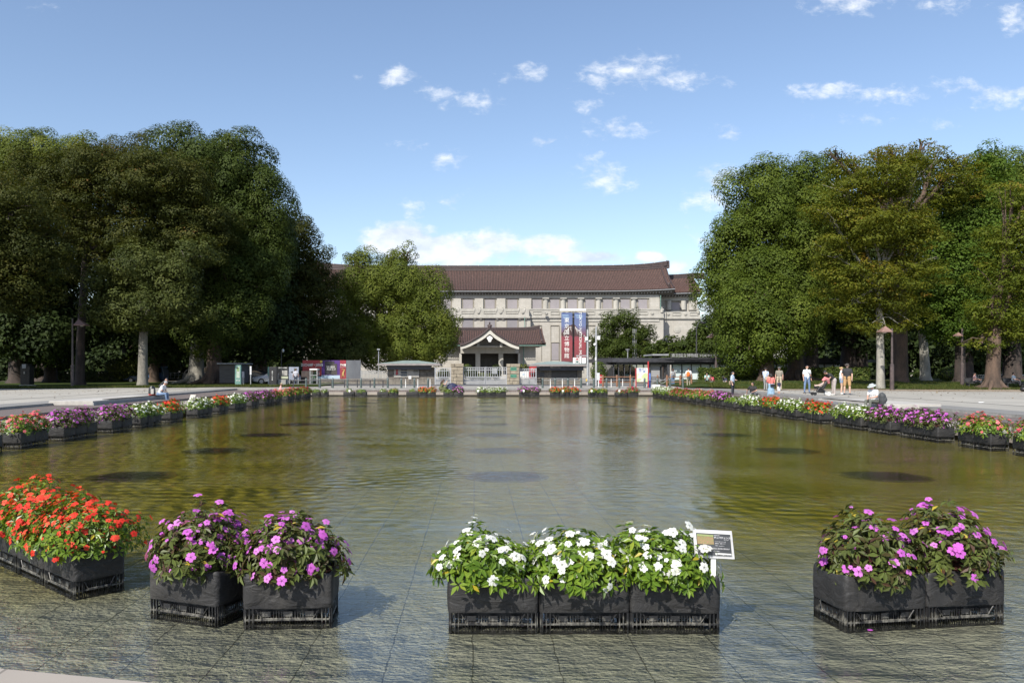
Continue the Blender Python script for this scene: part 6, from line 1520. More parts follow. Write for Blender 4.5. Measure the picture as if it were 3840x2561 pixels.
def plant_meshes(seed, color, near, rx=.46, ry=.38, rz=.40, nflow=None, whorls=None, lean=0.0, lift=.0, ls=1.0, sparse=0, k_fl=1.0):
    """leaf whorls on the tips of branching stems, with five petalled flowers over them"""
    rng = np.random.default_rng(seed)
    nw = whorls or (170 if near else 110); nf = nflow if nflow is not None else (55 if near else 60)
    C0 = np.array([lean*.4, 0, .40 + lift]); k = np.arange(nw)+.5
    u_ = 1 - k/nw*1.25; th = math.pi*(1+5**.5)*k + rng.normal(0,.15,nw)
    rxy = np.sqrt(np.clip(1-u_*u_,0,1)); D = nrm(np.stack([np.cos(th)*rxy, np.sin(th)*rxy, u_],1) + rng.normal(0,.07,(nw,3)))
    lump = 1 + .10*np.sin(D[:,0]*5+seed) + .08*np.sin(D[:,1]*6+seed*2) + rng.normal(0,.09,nw) + .08*np.sin(D[:,0]*11+D[:,2]*9+seed*3)
    rad = np.where(rng.random(nw) < .75, 1.0, rng.uniform(.55,.85,nw)) * lump
    C = C0 + D*np.array([rx,ry,rz])*rad[:,None]; C[:,2] = np.maximum(C[:,2], .335 + rng.uniform(0,.03,nw)); C[:,0] += lean*(C[:,2]-.4)
    A = nrm(D*np.array([1,1,.8]) + np.array([0,0,.55]) + rng.normal(0,.15,(nw,3)))
    nl = 7 if near else 6
    idx = np.repeat(np.arange(nw), nl); m = len(idx); j = np.tile(np.arange(nl), nw)
    T1 = nrm(np.cross(A, np.array([.3,.9,.2]))); T2 = np.cross(A, T1)
    ang = j*2*math.pi/nl + rng.normal(0,.25,m) + (idx*1.7)
    out = T1[idx]*np.cos(ang)[:,None] + T2[idx]*np.sin(ang)[:,None]
    tilt = rng.uniform(-.25,.55,m)[:,None]; d = nrm(out + A[idx]*tilt); d[:,2] -= .18; d = nrm(d)
    ln = (.074 if near else .095) * ls * rng.uniform(.65,1.25,m)[:,None]; wd = ln*.40
    up = nrm(A[idx] - d*np.sum(A[idx]*d,1,keepdims=True)); sd = np.cross(d, up)
    o = C[idx] + out*.008; p1 = o + d*ln*.12; droop = up*ln*-.16
    midl = o + d*ln*.45; tip = o + d*ln + droop
    e1 = midl + sd*wd*.5 + up*ln*.07; e2 = midl - sd*wd*.5 + up*ln*.07
    e3 = o + d*ln*.75 + sd*wd*.3 + up*ln*.0 + droop*.4; e4 = o + d*ln*.75 - sd*wd*.3 + droop*.4
    if near:
        V = np.stack([o, e1, e3, tip,  o, tip, e4, e2], 1).reshape(-1,3)
        # raise nothing on the midrib: the two halves meet along o-tip
        R = np.repeat(np.clip(rng.normal(.45,.2,m) + rng.normal(0,.12,nw)[idx],0,.94),2)
        yel = rng.random(m) < .012; R = np.where(np.repeat(yel,2), 1.0, R)
    else:
        V = np.stack([o, e1, tip, e2], 1).reshape(-1,3); R = np.clip(rng.normal(.48,.22,m) + rng.normal(0,.12,nw)[idx],0,.95)
    dark = color in ('purple','purple_deep')
    lm = FLM['leaf_dark' if dark else 'leaf_bright']
    mf = fast_mesh('foliage', V, 4, lm, rnd=R)
    # flowers
    pc = {'purple_deep':'purple','green':'white'}.get(color, color)
    if nf:
        w_ = np.clip(D[:,2]*1.0 + .35 + (-D[:,1])*.15, .06, None); w_ /= w_.sum()
        fi = rng.choice(nw, nf, p=w_); FC = C[fi] + A[fi]*rng.uniform(.015,.05,nf)[:,None] + rng.normal(0,.02,(nf,3)); 
        FN = nrm(A[fi]*.7 + D[fi]*.5 + np.array([0,-.25,.15]) + rng.normal(0,.28,(nf,3)))
        fs_ = k_fl*(.036 if near else .036)*rng.choice([.5,.8,.95,1.08,1.18],nf)[:,None]
        S1 = nrm(np.cross(FN, rng.normal(0,1,(nf,3)))); S2 = np.cross(FN, S1); Vs = []; Rs = []
        r0 = np.clip(rng.normal(.5,.25,nf),0,1)
        for q in range(5):
            a = q*1.2566; dd = S1*math.cos(a)+S2*math.sin(a); ss = -S1*math.sin(a)+S2*math.cos(a)
            b0 = FC + dd*fs_*.08; m1 = FC + dd*fs_*.62 + ss*fs_*.46 + FN*fs_*.10; m2 = FC + dd*fs_*.62 - ss*fs_*.46 + FN*fs_*.10
            t1 = FC + dd*fs_*1.08 + ss*fs_*.24 - FN*fs_*.06; t2 = FC + dd*fs_*1.08 - ss*fs_*.24 - FN*fs_*.06
            if near: Vs.append(np.stack([b0, m1, t1, t1*.5+t2*.5-dd*fs_*.10, t2, m2],1))
            else: Vs.append(np.stack([b0, m1, t1, t2, m2, b0 - dd*fs_*.02],1))
            Rs.append(np.clip(r0 + rng.normal(0,.08,nf),0,1))
        FV = np.concatenate(Vs).reshape(-1,3); mfl = fast_mesh('flowers', FV, 6, FLM[pc], rnd=np.concatenate(Rs))
    else: mfl = None
    # stems
    b = MB(); ns = 46 if near else 12
    for q in rng.choice(nw, min(ns,nw), replace=False):
        s0 = (rng.uniform(-.08,.08), rng.uniform(-.07,.07), .33); e = C[q]; mid = ((s0[0]+e[0])*.5*1.15, (s0[1]+e[1])*.5*1.15, .33+(e[2]-.33)*.42)
        b.tube([s0, mid, tuple(e)], [.008,.006,.003] if near else [.010,.008,.005], 5, cap=False)
    o = b.build('stems', M_stem_r if dark or color == 'red' else M_stem_g); ms = o.data; bpy.data.objects.remove(o)
    return mf, mfl, ms
BASK_N, BASK_F = basket_mesh(True), basket_mesh(False)
WR_N = [wrap_mesh(i, True) for i in range(7)]; WR_F = [wrap_mesh(20+i, False) for i in range(3)]
SOIL = soil_mesh(); PV = {}
def planter(x, y, rz, label, group, meshes, near=False, k=0, s=1.0):
    o = empty('flower_planter', (x, y, 0), rz, label, 'planter', group)
    link('crate_base', BASK_N if near else BASK_F, o)
    link('fabric_wrap', WR_N[k % 7] if near else WR_F[k % 3], o)
    link('soil', SOIL, o)
    if meshes:
        mf, mfl, ms = meshes
        f = link('foliage', mf, o); st = link('stems', ms, o)
        if s != 1.0: f.scale = (1,1,1)
        if mfl: link('flowers', mfl, f)
    return o
SP = {  # colour: plant size for the rows
 'white': dict(rx=.43, ry=.36, rz=.30, nflow=100, lift=.05), 'purple': dict(rx=.44, ry=.38, rz=.36, nflow=105, lift=.06), 'red': dict(rx=.43, ry=.37, rz=.32, nflow=130, lift=.05),
 'pink': dict(rx=.45, ry=.37, rz=.33, nflow=110, lift=.05), 'crimson': dict(rx=.44, ry=.38, rz=.33, nflow=125, lift=.05), 'peach': dict(rx=.40, ry=.38, rz=.26, nflow=40),
 'green': dict(rx=.34, ry=.32, rz=.22, nflow=3, whorls=45), 'sparse': dict(rx=.22, ry=.2, rz=.26, nflow=4, whorls=24)}
def variant(c, i, far=False):
    key = (c, i % 3)
    if key not in PV:
        d = dict(SP[c]); cc = 'green' if c == 'sparse' else c
        PV[key] = plant_meshes(hash((len(c), ord(c[0]), i % 3)) % 9999, cc, False, **d)
    return PV[key]
GL = 'black flower planters along the left side of the pool'; GR = 'black flower planters along the right side of the pool'; GF = 'black flower planters along the far end of the pool'
CN = {'white':'white flowers','purple':'purple flowers','red':'orange red flowers','pink':'pink flowers','crimson':'crimson flowers','peach':'a few peach flowers','green':'low green foliage','sparse':'one thin bare plant'}
ORD = ['first','second','third','fourth','fifth','sixth','seventh']
def row(groups, X, W, side, group):
    cnt = {}; tot = {}
    for g in groups: tot[g[0]] = tot.get(g[0], 0) + 1
    kk = 0
    for gi, (c, y0, y1, n) in enumerate(groups):
        i = cnt.get(c, 0); cnt[c] = i+1
        st = (y1-y0)/n; nb = groups[gi-1][0] if gi else None; nx = groups[gi+1][0] if gi+1 < len(groups) else None
        for q in range(n):
            where = {1:['only'],2:['nearer','farther'],3:['nearest','middle','farthest']}[n][q] if n < 4 else ORD[q]
            lab = f'{where} of the {ORD[i]} {c} flowering crates from the camera, {side} row' if c != 'green' else f'{where} crate of low green foliage with hardly a flower, {side} pool side'
            o = planter(X + (W/2 if side == 'right' else -W/2) + random.uniform(-.015,.015), y0+st*(q+.5), math.pi/2 + random.uniform(-.03,.03), lab, group, variant(c, kk), k=kk)
            o.scale = (st/.715, W/.475, 1.0); kk += 1
# left row: (colour, start, end, crates)
row([('pink',17.7,19.8,3),('pink',20.6,22.0,2),('purple',22.75,24.8,3),('purple',25.8,27.3,2),('white',28.0,29.9,3),('red',30.7,32.1,2),('white',33.7,35.7,3),('red',36.6,38.0,2),
     ('white',39.0,41.0,3),('purple',42.0,43.4,2),('purple',44.6,46.6,3),('pink',47.1,48.5,2),('pink',50.1,51.6,2),('crimson',52.5,53.9,2),('crimson',54.9,57.0,3)], -11.7, .50, 'left', GL)
row([('pink',17.4,19.4,3),('pink',20.2,21.6,2),('purple',22.5,24.5,3),('purple',25.1,26.5,2),('white',27.0,29.2,3),('red',30.2,31.6,2),('white',32.4,34.5,3),('red',35.1,36.5,2),('white',37.7,39.5,3),
     ('green',40.2,41.6,2),('purple',42.1,44.2,3),('pink',44.9,46.2,2),('pink',47.0,48.3,2),('crimson',49.1,51.0,3),('crimson',51.4,53.4,3),('white',53.8,56.0,3),('white',56.4,58.6,3)], 13.0, .50, 'right', GR)
# far row, left to right: (pixel start, end, [colours])
YR = 59.6; FR = [(1169,1200,['green']),(1202,1230,['green']),(1287,1329,['sparse']),(1332,1375,['green']),(1414,1458,['sparse']),(1460,1493,['peach']),(1523,1569,['sparse']),(1569,1602,['red']),(1602,1634,['red']),
 (1662,1700,['green']),(1700,1738,['purple']),(1788,1825,['white']),(1825,1861,['white']),(1861,1898,['white']),(1947,1985,['purple']),(1985,2023,['purple']),(2064,2100,['red']),(2100,2136,['red']),(2136,2172,['red']),
 (2207,2243,['peach']),(2243,2279,['peach']),(2307,2352,['crimson']),(2354,2395,['crimson'])]
for i, (a, b_, cs) in enumerate(FR):
    c = cs[0]; cx = PX((a+b_)/2, YR); w_ = (b_-a)/F*YR
    nm = CN[c] if not (i == 21) else 'small sparse crimson flowers'
    o = planter(cx, YR+.2, random.uniform(-.02,.02), f'far row planter number {i+1} from the left, with {nm}', GF, variant(c, i), k=i)
    o.scale = (w_/.72, 1.05, .93 if i != 21 else .85)
    if i == 21: 
        for ch in o.children:
            if ch.name.startswith(('foliage','stems')): ch.scale = (.7,.7,.8)
# near planters -------------------------------------------------------------
def near(cx, cy, deg, color, label, seed, wr, **k):
    return planter(cx, cy, math.radians(deg), label, 'black flower planters nearest the camera', plant_meshes(seed, color, True, **k), near=True, k=wr)
def at_front(px0, px1, py, deg=0):
    """centre of a crate whose front waterline runs px0..px1 at row py"""
    Y = CAMZ*F/(py-VY); a, b = PX(px0,Y), PX(px1,Y); return (a+b)/2, Y, abs(b-a)
wh = [(1683,2018),(2026,2360),(2366,2700)]; nmw = ('left','middle','right')
for i, (a, b_) in enumerate(wh):
    x, Y, w_ = at_front(a, b_, 2352); 
    near(x, Y+.23, (-.6,.4,0)[i], 'white', f'{nmw[i]} of the three white flowering crates in the foreground', 40+i, i, rx=(.40,.42,.365)[i], ry=.36, rz=(.245,.27,.30)[i], nflow=(78,110,92)[i], whorls=290, lean=(-.12,0,-.14)[i])
x, Y, w_ = at_front(905, 1258, 2334); near(x-.02, Y+.23, 3, 'purple', 'second foreground crate of purple flowers from the left, beside open water', 52, 3, rx=.40, ry=.35, rz=.34, nflow=120, whorls=265, lift=.04, k_fl=.92)
near(-2.29, 6.70, -22, 'purple', 'first foreground crate of purple flowers from the left, turned slightly', 51, 4, rx=.40, ry=.36, rz=.36, nflow=150, whorls=275, k_fl=.92, lift=.04)
near(3.20, 6.52, 8.6, 'purple', 'left of the two purple flowering crates at the lower right', 53, 5, rx=.365, ry=.35, rz=.35, nflow=70, whorls=245, k_fl=.95, lift=.03)
near(3.90, 6.63, 8.6, 'purple', 'right of the two purple flowering crates at the lower right', 54, 6, rx=.335, ry=.35, rz=.36, nflow=75, whorls=235, k_fl=.95, lift=.05)
near(-3.675, 7.515, -42, 'red', 'nearest crate of orange red flowers at the left edge', 61, 1, rx=.46, ry=.44, rz=.33, nflow=270, whorls=340, ls=.8, k_fl=.74)
near(-4.21, 8.0, -42, 'red', 'second crate of orange red flowers at the left edge, behind the nearest one', 62, 2, rx=.46, ry=.42, rz=.34, nflow=260, whorls=320, ls=.8, k_fl=.74)
near(-4.74, 8.48, -42, 'red', 'third crate of orange red flowers, cut by the left edge of the picture', 63, 0, rx=.45, ry=.42, rz=.38, nflow=220, whorls=280, ls=.8, k_fl=.74)

# flower label sign stuck in the right white crate
sY = 6.27
sgn = empty('plant_sign', (PX(2678,sY), sY, .33), label='small white framed plant label on a post in the right white crate', cat='sign')
def sl_(mb, name, m, parent=None): mb.v = [(x-sgn.location.x, y-sgn.location.y, z-sgn.location.z) for x,y,z in mb.v]; o = mb.build(name, m, sgn); return o
b = MB(); b.box(PX(2668,sY), PX(2686,sY), sY+.01, sY+.03, .30, PZ(2092,sY)+.05); sl_(b, 'post', M_white)
def quadp(x0,y0,x1,y1,x2,y2,x3,y3,yd):
    P = [(PX(a,sY), yd, PZ(c,sY)) for a,c in ((x0,y0),(x1,y1),(x2,y2),(x3,y3))]; return P
def slab(P, d, name, m):
    mb = MB(); mb.add(P + [(x,y+d,z) for x,y,z in P], [(0,3,2,1),(4,5,6,7),(0,1,5,4),(1,2,6,5),(2,3,7,6),(3,0,4,7)]); return sl_(mb, name, m)
slab(quadp(2598,1984,2744,1991,2755,2096,2607,2089,sY), .012, 'frame', mat('sign_frame_white',(.62,.62,.64),(.52,.51,.50),sc=20,rough=.45))
slab(quadp(2606,1992,2739,1999,2747,2086,2614,2082,sY-.004), .003, 'border', M_white)
slab(quadp(2609,1996,2737,2003,2744,2084,2616,2079,sY-.007), .002, 'panel', mat('sign_panel_grey',(.085,.09,.10),(.06,.065,.07),sc=5,rough=.35))
slab(quadp(2612,2000,2673,2004,2676,2040,2614,2037,sY-.010), .002, 'picture', mat('sign_picture',(.42,.22,.16),(.22,.27,.10),sc=120,rough=.4))
slab(quadp(2612,2000,2673,2004,2673,2011,2612,2007,sY-.012), .001, 'picture_background', mat('sign_picture_top',(.33,.38,.17),(.27,.32,.14),sc=60,rough=.4))
slab(quadp(2681,2071,2741,2075,2742,2083,2682,2079,sY-.010), .002, 'caption_strip', M_white)
tl = mat('sign_text', (.72,.72,.74))
def st(s, px, py, h, m=tl, al='LEFT', **k):
    o = text(s, h/F*sY, m, (PX(px,sY)-sgn.location.x, -.0105, PZ(py,sY)-sgn.location.z), parent=sgn, align=al, ext=.0006, rot=(math.pi/2, math.radians(3), 0), **k); return o
st('国産園芸植物', 2675, 2006, 3.6); st('サンパチェンス', 2675, 2014, 9, bold=.0004); st('Sun Patiens', 2713, 2023, 4)
st('ツリフネソウ科インパチェンス属', 2679, 2029, 3.6, sx=.75); st('原産地：熱帯アジア', 2680, 2036, 4.4); st('学名：Impatiens L.', 2681, 2044, 4.4)
st('この水上花壇は公益財団法人東京都公園協会が', 2617, 2052, 5.9, sx=.95); st('公益事業として設置しています。', 2618, 2062, 5.9, sx=.95)
st('公益財団法人 東京都公園協会', 2688, 2078, 4, m=M_dark)
# same kind of label on the left row, seen from the side
e = empty('plant_sign', (-12.05, 33.9, .33), math.radians(-35), 'small white plant label on a post at the near end of the left white group', 'sign')
MB().box(-.02,.02,-.01,.01,0,.35).build('post', M_white, e); b = MB(); b.add([(-.18,0,.30),(.18,0,.30),(.18,.12,.62),(-.18,.12,.62),(-.18,.02,.29),(.18,.02,.29),(.18,.14,.61),(-.18,.14,.61)],[(0,1,2,3),(4,7,6,5),(0,4,5,1),(2,6,7,3),(0,3,7,4),(1,5,6,2)]); b.build('panel', M_conc, e)
# small white tags in the crates
for i, (X_, Y_, lab) in enumerate(((PX(1310,59.2),59.25,'second planter of the far row'),(PX(1792,59.2),59.25,'left white planter of the far row'),(PX(1964,59.2),59.25,'left purple planter of the far row'),(PX(2111,59.2),59.25,'middle red planter of the far row'),(PX(2219,59.2),59.25,'left peach planter of the far row'),(PX(2323,59.2),59.25,'sparse crimson planter of the far row'))):
    o = empty('plant_tag', (X_, Y_, .36), label='small white tag stuck in the '+lab, cat='tag', group='small white tags in the planters'); MB().box(-.07,.07,0,.01,.02,.16).build('card', M_white, o); MB().box(-.008,.008,.012,.02,-.05,.10).build('stake', M_white, o)
# a fallen blossom on the water and a drifting leaf
o = MB().ball((0,0,.004),(.022,.018,.004),8,4).build('fallen_blossom', FLM['purple'], loc=(PX(3251,6.2),6.15,.0)); tag(o,'purple blossom floating in front of the lower right crates','blossom')
# ------------------------------------------------------------------ people
def pm(c, c2=None, rough=.8): 
    key = 'cloth_%d_%d_%d' % tuple(int(v*999) for v in c)
    return mat(key, c, c2 or tuple(v*.85 for v in c), sc=9, rough=rough)
SKIN = mat('skin', (.50,.30,.22), (.44,.25,.18), sc=8, rough=.55); SKIN2 = mat('skin_light', (.58,.38,.29), (.50,.32,.24), sc=8, rough=.55)
HAIR = mat('black_hair', (.02,.016,.014), (.012,.01,.009), sc=30, rough=.5); HAIRG = mat('grey_hair', (.42,.42,.42), (.25,.25,.25), sc=40, rough=.7); HAIRB = mat('brown_hair', (.06,.03,.02), (.035,.018,.012), sc=30, rough=.5)
JEAN = (.14,.21,.34); 
def seg_d(P, a, b, ra, rb):
    ab = b - a; t = np.clip(((P-a)@ab)/max(ab@ab, 1e-9), 0, 1); c = a + t[:,None]*ab
    return np.linalg.norm(P-c, axis=1) - (ra + (rb-ra)*t)
def person(label, x, y, z, rz, H, J, C, hair='short', hairm=None, skin=None, hat=None, skirt=None, sleeve='short', legs='long', vox=.013, group=None, glasses=False):
    """J: joint positions for a 1.70 m figure facing +y; C: colours top, bottom, shoes"""
    skin = skin or SKIN; hairm = hairm or HAIR
    root = empty('person', (x, y, z), rz, label, 'person', group); s = H/1.70; root.scale = (s, s, s)
    J = {k: Vector(v) for k, v in J.items()}
    mats_ = [skin, pm(C[0]), pm(C[1]), pm(C[2] if len(C) > 2 else (.03,.03,.03))]
    prims = []
    def cap(a, b, ra, rb, m): prims.append((Vector(a), Vector(b), ra, rb, m))
    pel, ch, nk, hd = J['pelvis'], J['chest'], J['neck'], J['head']
    upv = (ch-pel).normalized(); right = (J['rs']-J['ls']).normalized() if (J['rs']-J['ls']).length > .05 else Vector((1,0,0))
    # torso
    for k, w, r in ((0, .085, .115), (.35, .07, .108), (.7, .085, .112), (1.0, .10, .112)):
        c = pel.lerp(ch, k); cap(c-right*w, c+right*w, r, r, 1 if k > .15 else 2)
    cap(pel, ch, .125, .12, 1); cap(ch, nk, .11, .06, 1)
    cap(J['ls'], J['rs'], .062, .062, 1); cap(ch+right*.09, J['rs'], .09, .06, 1); cap(ch-right*.09, J['ls'], .09, .06, 1)
    cap(nk, hd, .052, .056, 0)
    f = J.get('face', Vector((0,1,0))); f = f.normalized(); hu = (hd-nk).normalized(); hr = f.cross(hu).normalized(); f = hu.cross(hr).normalized()
    # skull, jaw, nose, brow, ears, lips
    cap(hd-f*.02+hu*.05, hd+f*.015+hu*.055, .082, .078, 0); cap(hd+hu*.03, hd+f*.035-hu*.035, .07, .046, 0)
    cap(hd+f*.088+hu*.03, hd+f*.105-hu*.005, .008, .015, 0); cap(hd-hr*.035+f*.082+hu*.045, hd+hr*.035+f*.082+hu*.045, .012, .012, 0)
    cap(hd-hr*.018+f*.078-hu*.035, hd+hr*.018+f*.078-hu*.035, .011, .011, 0)
    for q in (-1,1): cap(hd+hr*q*.080+hu*.005, hd+hr*q*.088+hu*.04, .013, .017, 0)
    # arms with hands
    for q, S_, E_, W_ in ((1,'rs','re','rw'),(-1,'ls','le','lw')):
        a, e, w = J[S_], J[E_], J[W_]; sl = {'none':0,'short':.62,'elbow':1.0,'long':2}[sleeve]
        if sl == 0: cap(a, e, .05, .038, 0)
        elif sl < 1: cap(a, a.lerp(e, sl), .062, .060, 1); cap(a.lerp(e, sl*.8), e, .043, .038, 0)
        else: cap(a, e, .058, .048, 1)
        if sl == 2: cap(e, e.lerp(w,.93), .047, .036, 1); cap(e.lerp(w,.9), w, .028, .026, 0)
        else: cap(e, w, .038, .026, 0)
        d = (w-e).normalized(); hv = J.get('rh' if q > 0 else 'lh', None); d = (hv.normalized() if hv else d)
        sd = d.cross(Vector((0,0,1))) if abs(d.z) < .9 else Vector((0,1,0)); sd.normalize(); nn_ = d.cross(sd).normalized()
        pc = w + d*.045; cap(w, pc-sd*.018, .024, .020, 0); cap(w, pc+sd*.018, .024, .020, 0); cap(pc-sd*.02+d*.02, pc+sd*.02+d*.02, .017, .017, 0)
        for k, ln in enumerate((.062,.075,.070,.055)):
            b0 = pc + d*.03 + sd*(-.029+k*.0195); b1 = b0 + (d*.85+nn_*.25*q).normalized()*ln*.55; b2 = b1 + (d*.5+nn_*.6*q).normalized()*ln*.5
            cap(b0, b1, .0095, .009, 0); cap(b1, b2, .009, .0075, 0)
        t0 = w + d*.02 - sd*.025; t1 = t0 + (d*.5-sd*.8).normalized()*.035; cap(t0, t1, .012, .0105, 0); cap(t1, t1+(d*.9-sd*.2)*.03, .0105, .0085, 0)
    # legs
    for q, hj, kj, aj, tj in ((1,'rhip','rk','ra','rt'),(-1,'lhip','lk','la','lt')):
        h_, k_, a_, t_ = J[hj], J[kj], J[aj], J[tj]
        lw = 1.25 if legs == 'wide' else 1.0
        if legs in ('long','wide'): cap(h_, k_, .098*lw, .064*lw, 2); cap(k_, a_.lerp(k_,.06), .062*lw, .048*lw, 2)
        elif legs == 'short': cap(h_, h_.lerp(k_,.86), .105, .085, 2); cap(h_.lerp(k_,.8), k_, .062, .052, 0); cap(k_, k_.lerp(a_,.35), .05, .056, 0); cap(k_.lerp(a_,.35), a_, .056, .034, 0)
        elif legs == 'brief': cap(h_, h_.lerp(k_,.3), .10, .098, 2); cap(h_.lerp(k_,.28), k_, .085, .052, 0); cap(k_, k_.lerp(a_,.35), .05, .055, 0); cap(k_.lerp(a_,.35), a_, .055, .033, 0)
        cap(a_, a_+(t_-a_)*.15-Vector((0,0,.02)), .038, .040, 3); cap(a_+Vector((0,0,-.045)), t_, .034, .028, 3); cap(a_.lerp(t_,.55)-Vector((0,0,.01)), t_, .037, .030, 3)
    if skirt:
        for (a, b, ra, rb) in skirt: cap(a, b, ra, rb, 2)
    mb = MB()
    for (a, b, ra, rb, m) in prims:
        d = b - a; ln = d.length; dn = d.normalized() if ln > 1e-5 else Vector((0,0,1))
        pts = []; rad = []
        for k in range(4): t = math.pi/2*(k+.35)/4; pts.append(a - dn*ra*math.cos(t)); rad.append(ra*math.sin(t))
        pts.append(a); rad.append(ra); pts.append(b); rad.append(rb)
        for k in range(3,-1,-1): t = math.pi/2*(k+.35)/4; pts.append(b + dn*rb*math.cos(t)); rad.append(rb*math.sin(t))
        if ln < 1e-5: continue
        mb.tube(pts, rad, 12)
    tmp = mb.build('tmp', mats_[0]); md = tmp.modifiers.new('r','REMESH'); md.mode = 'VOXEL'; md.voxel_size = vox; md.use_smooth_shade = True
    ms = tmp.modifiers.new('s','SMOOTH'); ms.factor = .5; ms.iterations = 2
    dg = bpy.context.evaluated_depsgraph_get(); me = bpy.data.meshes.new_from_object(tmp.evaluated_get(dg)); bpy.data.objects.remove(tmp)
    me.name = 'body'; me.materials.clear(); [me.materials.append(m) for m in mats_]
    nf = len(me.polygons); cc = np.empty(nf*3, np.float32); me.polygons.foreach_get('center', cc); cc = cc.reshape(-1,3)
    best = np.full(nf, 9.0); mi = np.zeros(nf, np.int32)
    for (a, b, ra, rb, m) in prims:
        dd = seg_d(cc, np.array(a), np.array(b), ra, rb); k = dd < best - (.004 if m in (1,2,3) else 0); best[k] = dd[k]; mi[k] = m
    me.polygons.foreach_set('material_index', mi); me.polygons.foreach_set('use_smooth', [True]*nf)
    link('body', me, root)
    # hair / hat / eyes as children
    hb_ = MB(); c = hd + hu*.055
    def cappoints(r1, r2, r3, lo, thick, back):
        vs = []; n1, n2 = 18, 7
        for j in range(n2+1):
            ph = math.pi/2*(1-j/n2*(1-lo) ) if False else math.pi/2 - (math.pi/2-lo)*j/n2
            for i in range(n1):
                th = 2*math.pi*i/n1; fr = math.cos(th)     # fr>0: towards the face
                php = ph if fr < .35 else max(ph, .30+.35*(fr-.35))
                vs.append(c - f*.008 + f*(r2*math.cos(php)*fr) + hr*(r1*math.cos(php)*math.sin(th)) + hu*(r3*math.sin(php)))
        fs = [(j*n1+i, j*n1+(i+1)%n1, (j+1)*n1+(i+1)%n1, (j+1)*n1+i) for j in range(n2) for i in range(n1)]
        return vs, fs
    lo = {'short':-.35,'bob':-.9,'long':-.9,'bun':-.45,'none':0}[hair]
    if hair != 'none':
        vs, fs = cappoints(.098,.108,.098,lo,0,0); hb_.add(vs, fs)
        if hair == 'bob': hb_.tube([c-f*.04, c-f*.055-hu*.10, c-f*.05-hu*.17],[.09,.088,.06],12)
        if hair == 'long': hb_.tube([c-f*.04, c-f*.07-hu*.12, c-f*.09-hu*.26, c-f*.09-hu*.40],[.09,.088,.085,.03],12)
        if hair == 'bun': hb_.ball(tuple(c-f*.11+hu*.02), .045, 8, 6)
        o = hb_.build('hair', hairm, root, smooth=True)
    if hat:
        kind, hm = hat; hh = MB()
        vs, fs = cappoints(.106,.116,.115,.02,0,0); 
        q = MB(); n1 = 18; 
        rows = [(.04,.118),(.35,.110),(.75,.085),(1.0,.03)] if kind == 'bucket' else [(.06,.108),(.5,.100),(.9,.06),(1.0,.02)]
        rws = [(c+hu*(.03+.085*a_-.02), r_) for a_, r_ in rows]
        if kind == 'bucket': rws = [(c+hu*-.012, .175), (c+hu*.012,.12)] + rws
        if kind == 'straw': rws = [(c+hu*.012, .20), (c+hu*.02,.12)] + rws
        hh.tube([p for p,_ in rws],[r_ for _,r_ in rws],20)
        if kind == 'cap': hh.tube([c+f*.09+hu*.035, c+f*.17+hu*.02],[.055,.03],8)
        hh.build('hat', pm(hm), root)
    e_ = MB()
    for q in (-1,1): e_.ball(tuple(hd+hr*q*.031+f*.083+hu*.026), (.011,.009,.008), 8, 5)
    e_.build('eyes', M_black, root)
    if glasses:
        g_ = MB()
        for q in (-1,1): g_.ball(tuple(hd+hr*q*.034+f*.095+hu*.027), (.028,.010,.020), 8, 5)
        g_.build('sunglasses', M_black, root)
    return root
def stand(lean=0.0, arms='down', walk=0.0, feet=.1):
    J = dict(pelvis=(0,0,.95), chest=(0,lean*.35,1.28), neck=(0,lean*.48,1.46), head=(0,lean*.6+.01,1.575), rs=(.185,lean*.42,1.395), ls=(-.185,lean*.42,1.395),
             rhip=(.095,0,.90), lhip=(-.095,0,.90), rk=(feet,.02+walk*.5,.49), lk=(-feet,.02-walk*.3,.49), ra=(feet+.01,walk-.01,.085), la=(-feet-.01,-walk-.01,.085),
             rt=(feet+.04,walk+.17,.035), lt=(-feet-.04,-walk+.17,.035), face=(0,1,0))
    if arms == 'down': J.update(re=(.245,lean*.3-.02,1.12), rw=(.25,lean*.2+.05,.87), le=(-.245,lean*.3-.02,1.12), lw=(-.25,lean*.2+.05,.87))
    if arms == 'front': J.update(re=(.24,.05,1.13), rw=(.10,.24,1.10), le=(-.24,.05,1.13), lw=(-.08,.25,1.06))
    if arms == 'phone': J.update(re=(.23,.10,1.15), rw=(.08,.26,1.32), le=(-.23,.10,1.15), lw=(-.08,.26,1.30))
    if arms == 'oneup': J.update(re=(.245,-.02,1.12), rw=(.24,.06,.87), le=(-.24,.06,1.14), lw=(-.08,.24,1.10))
    return J
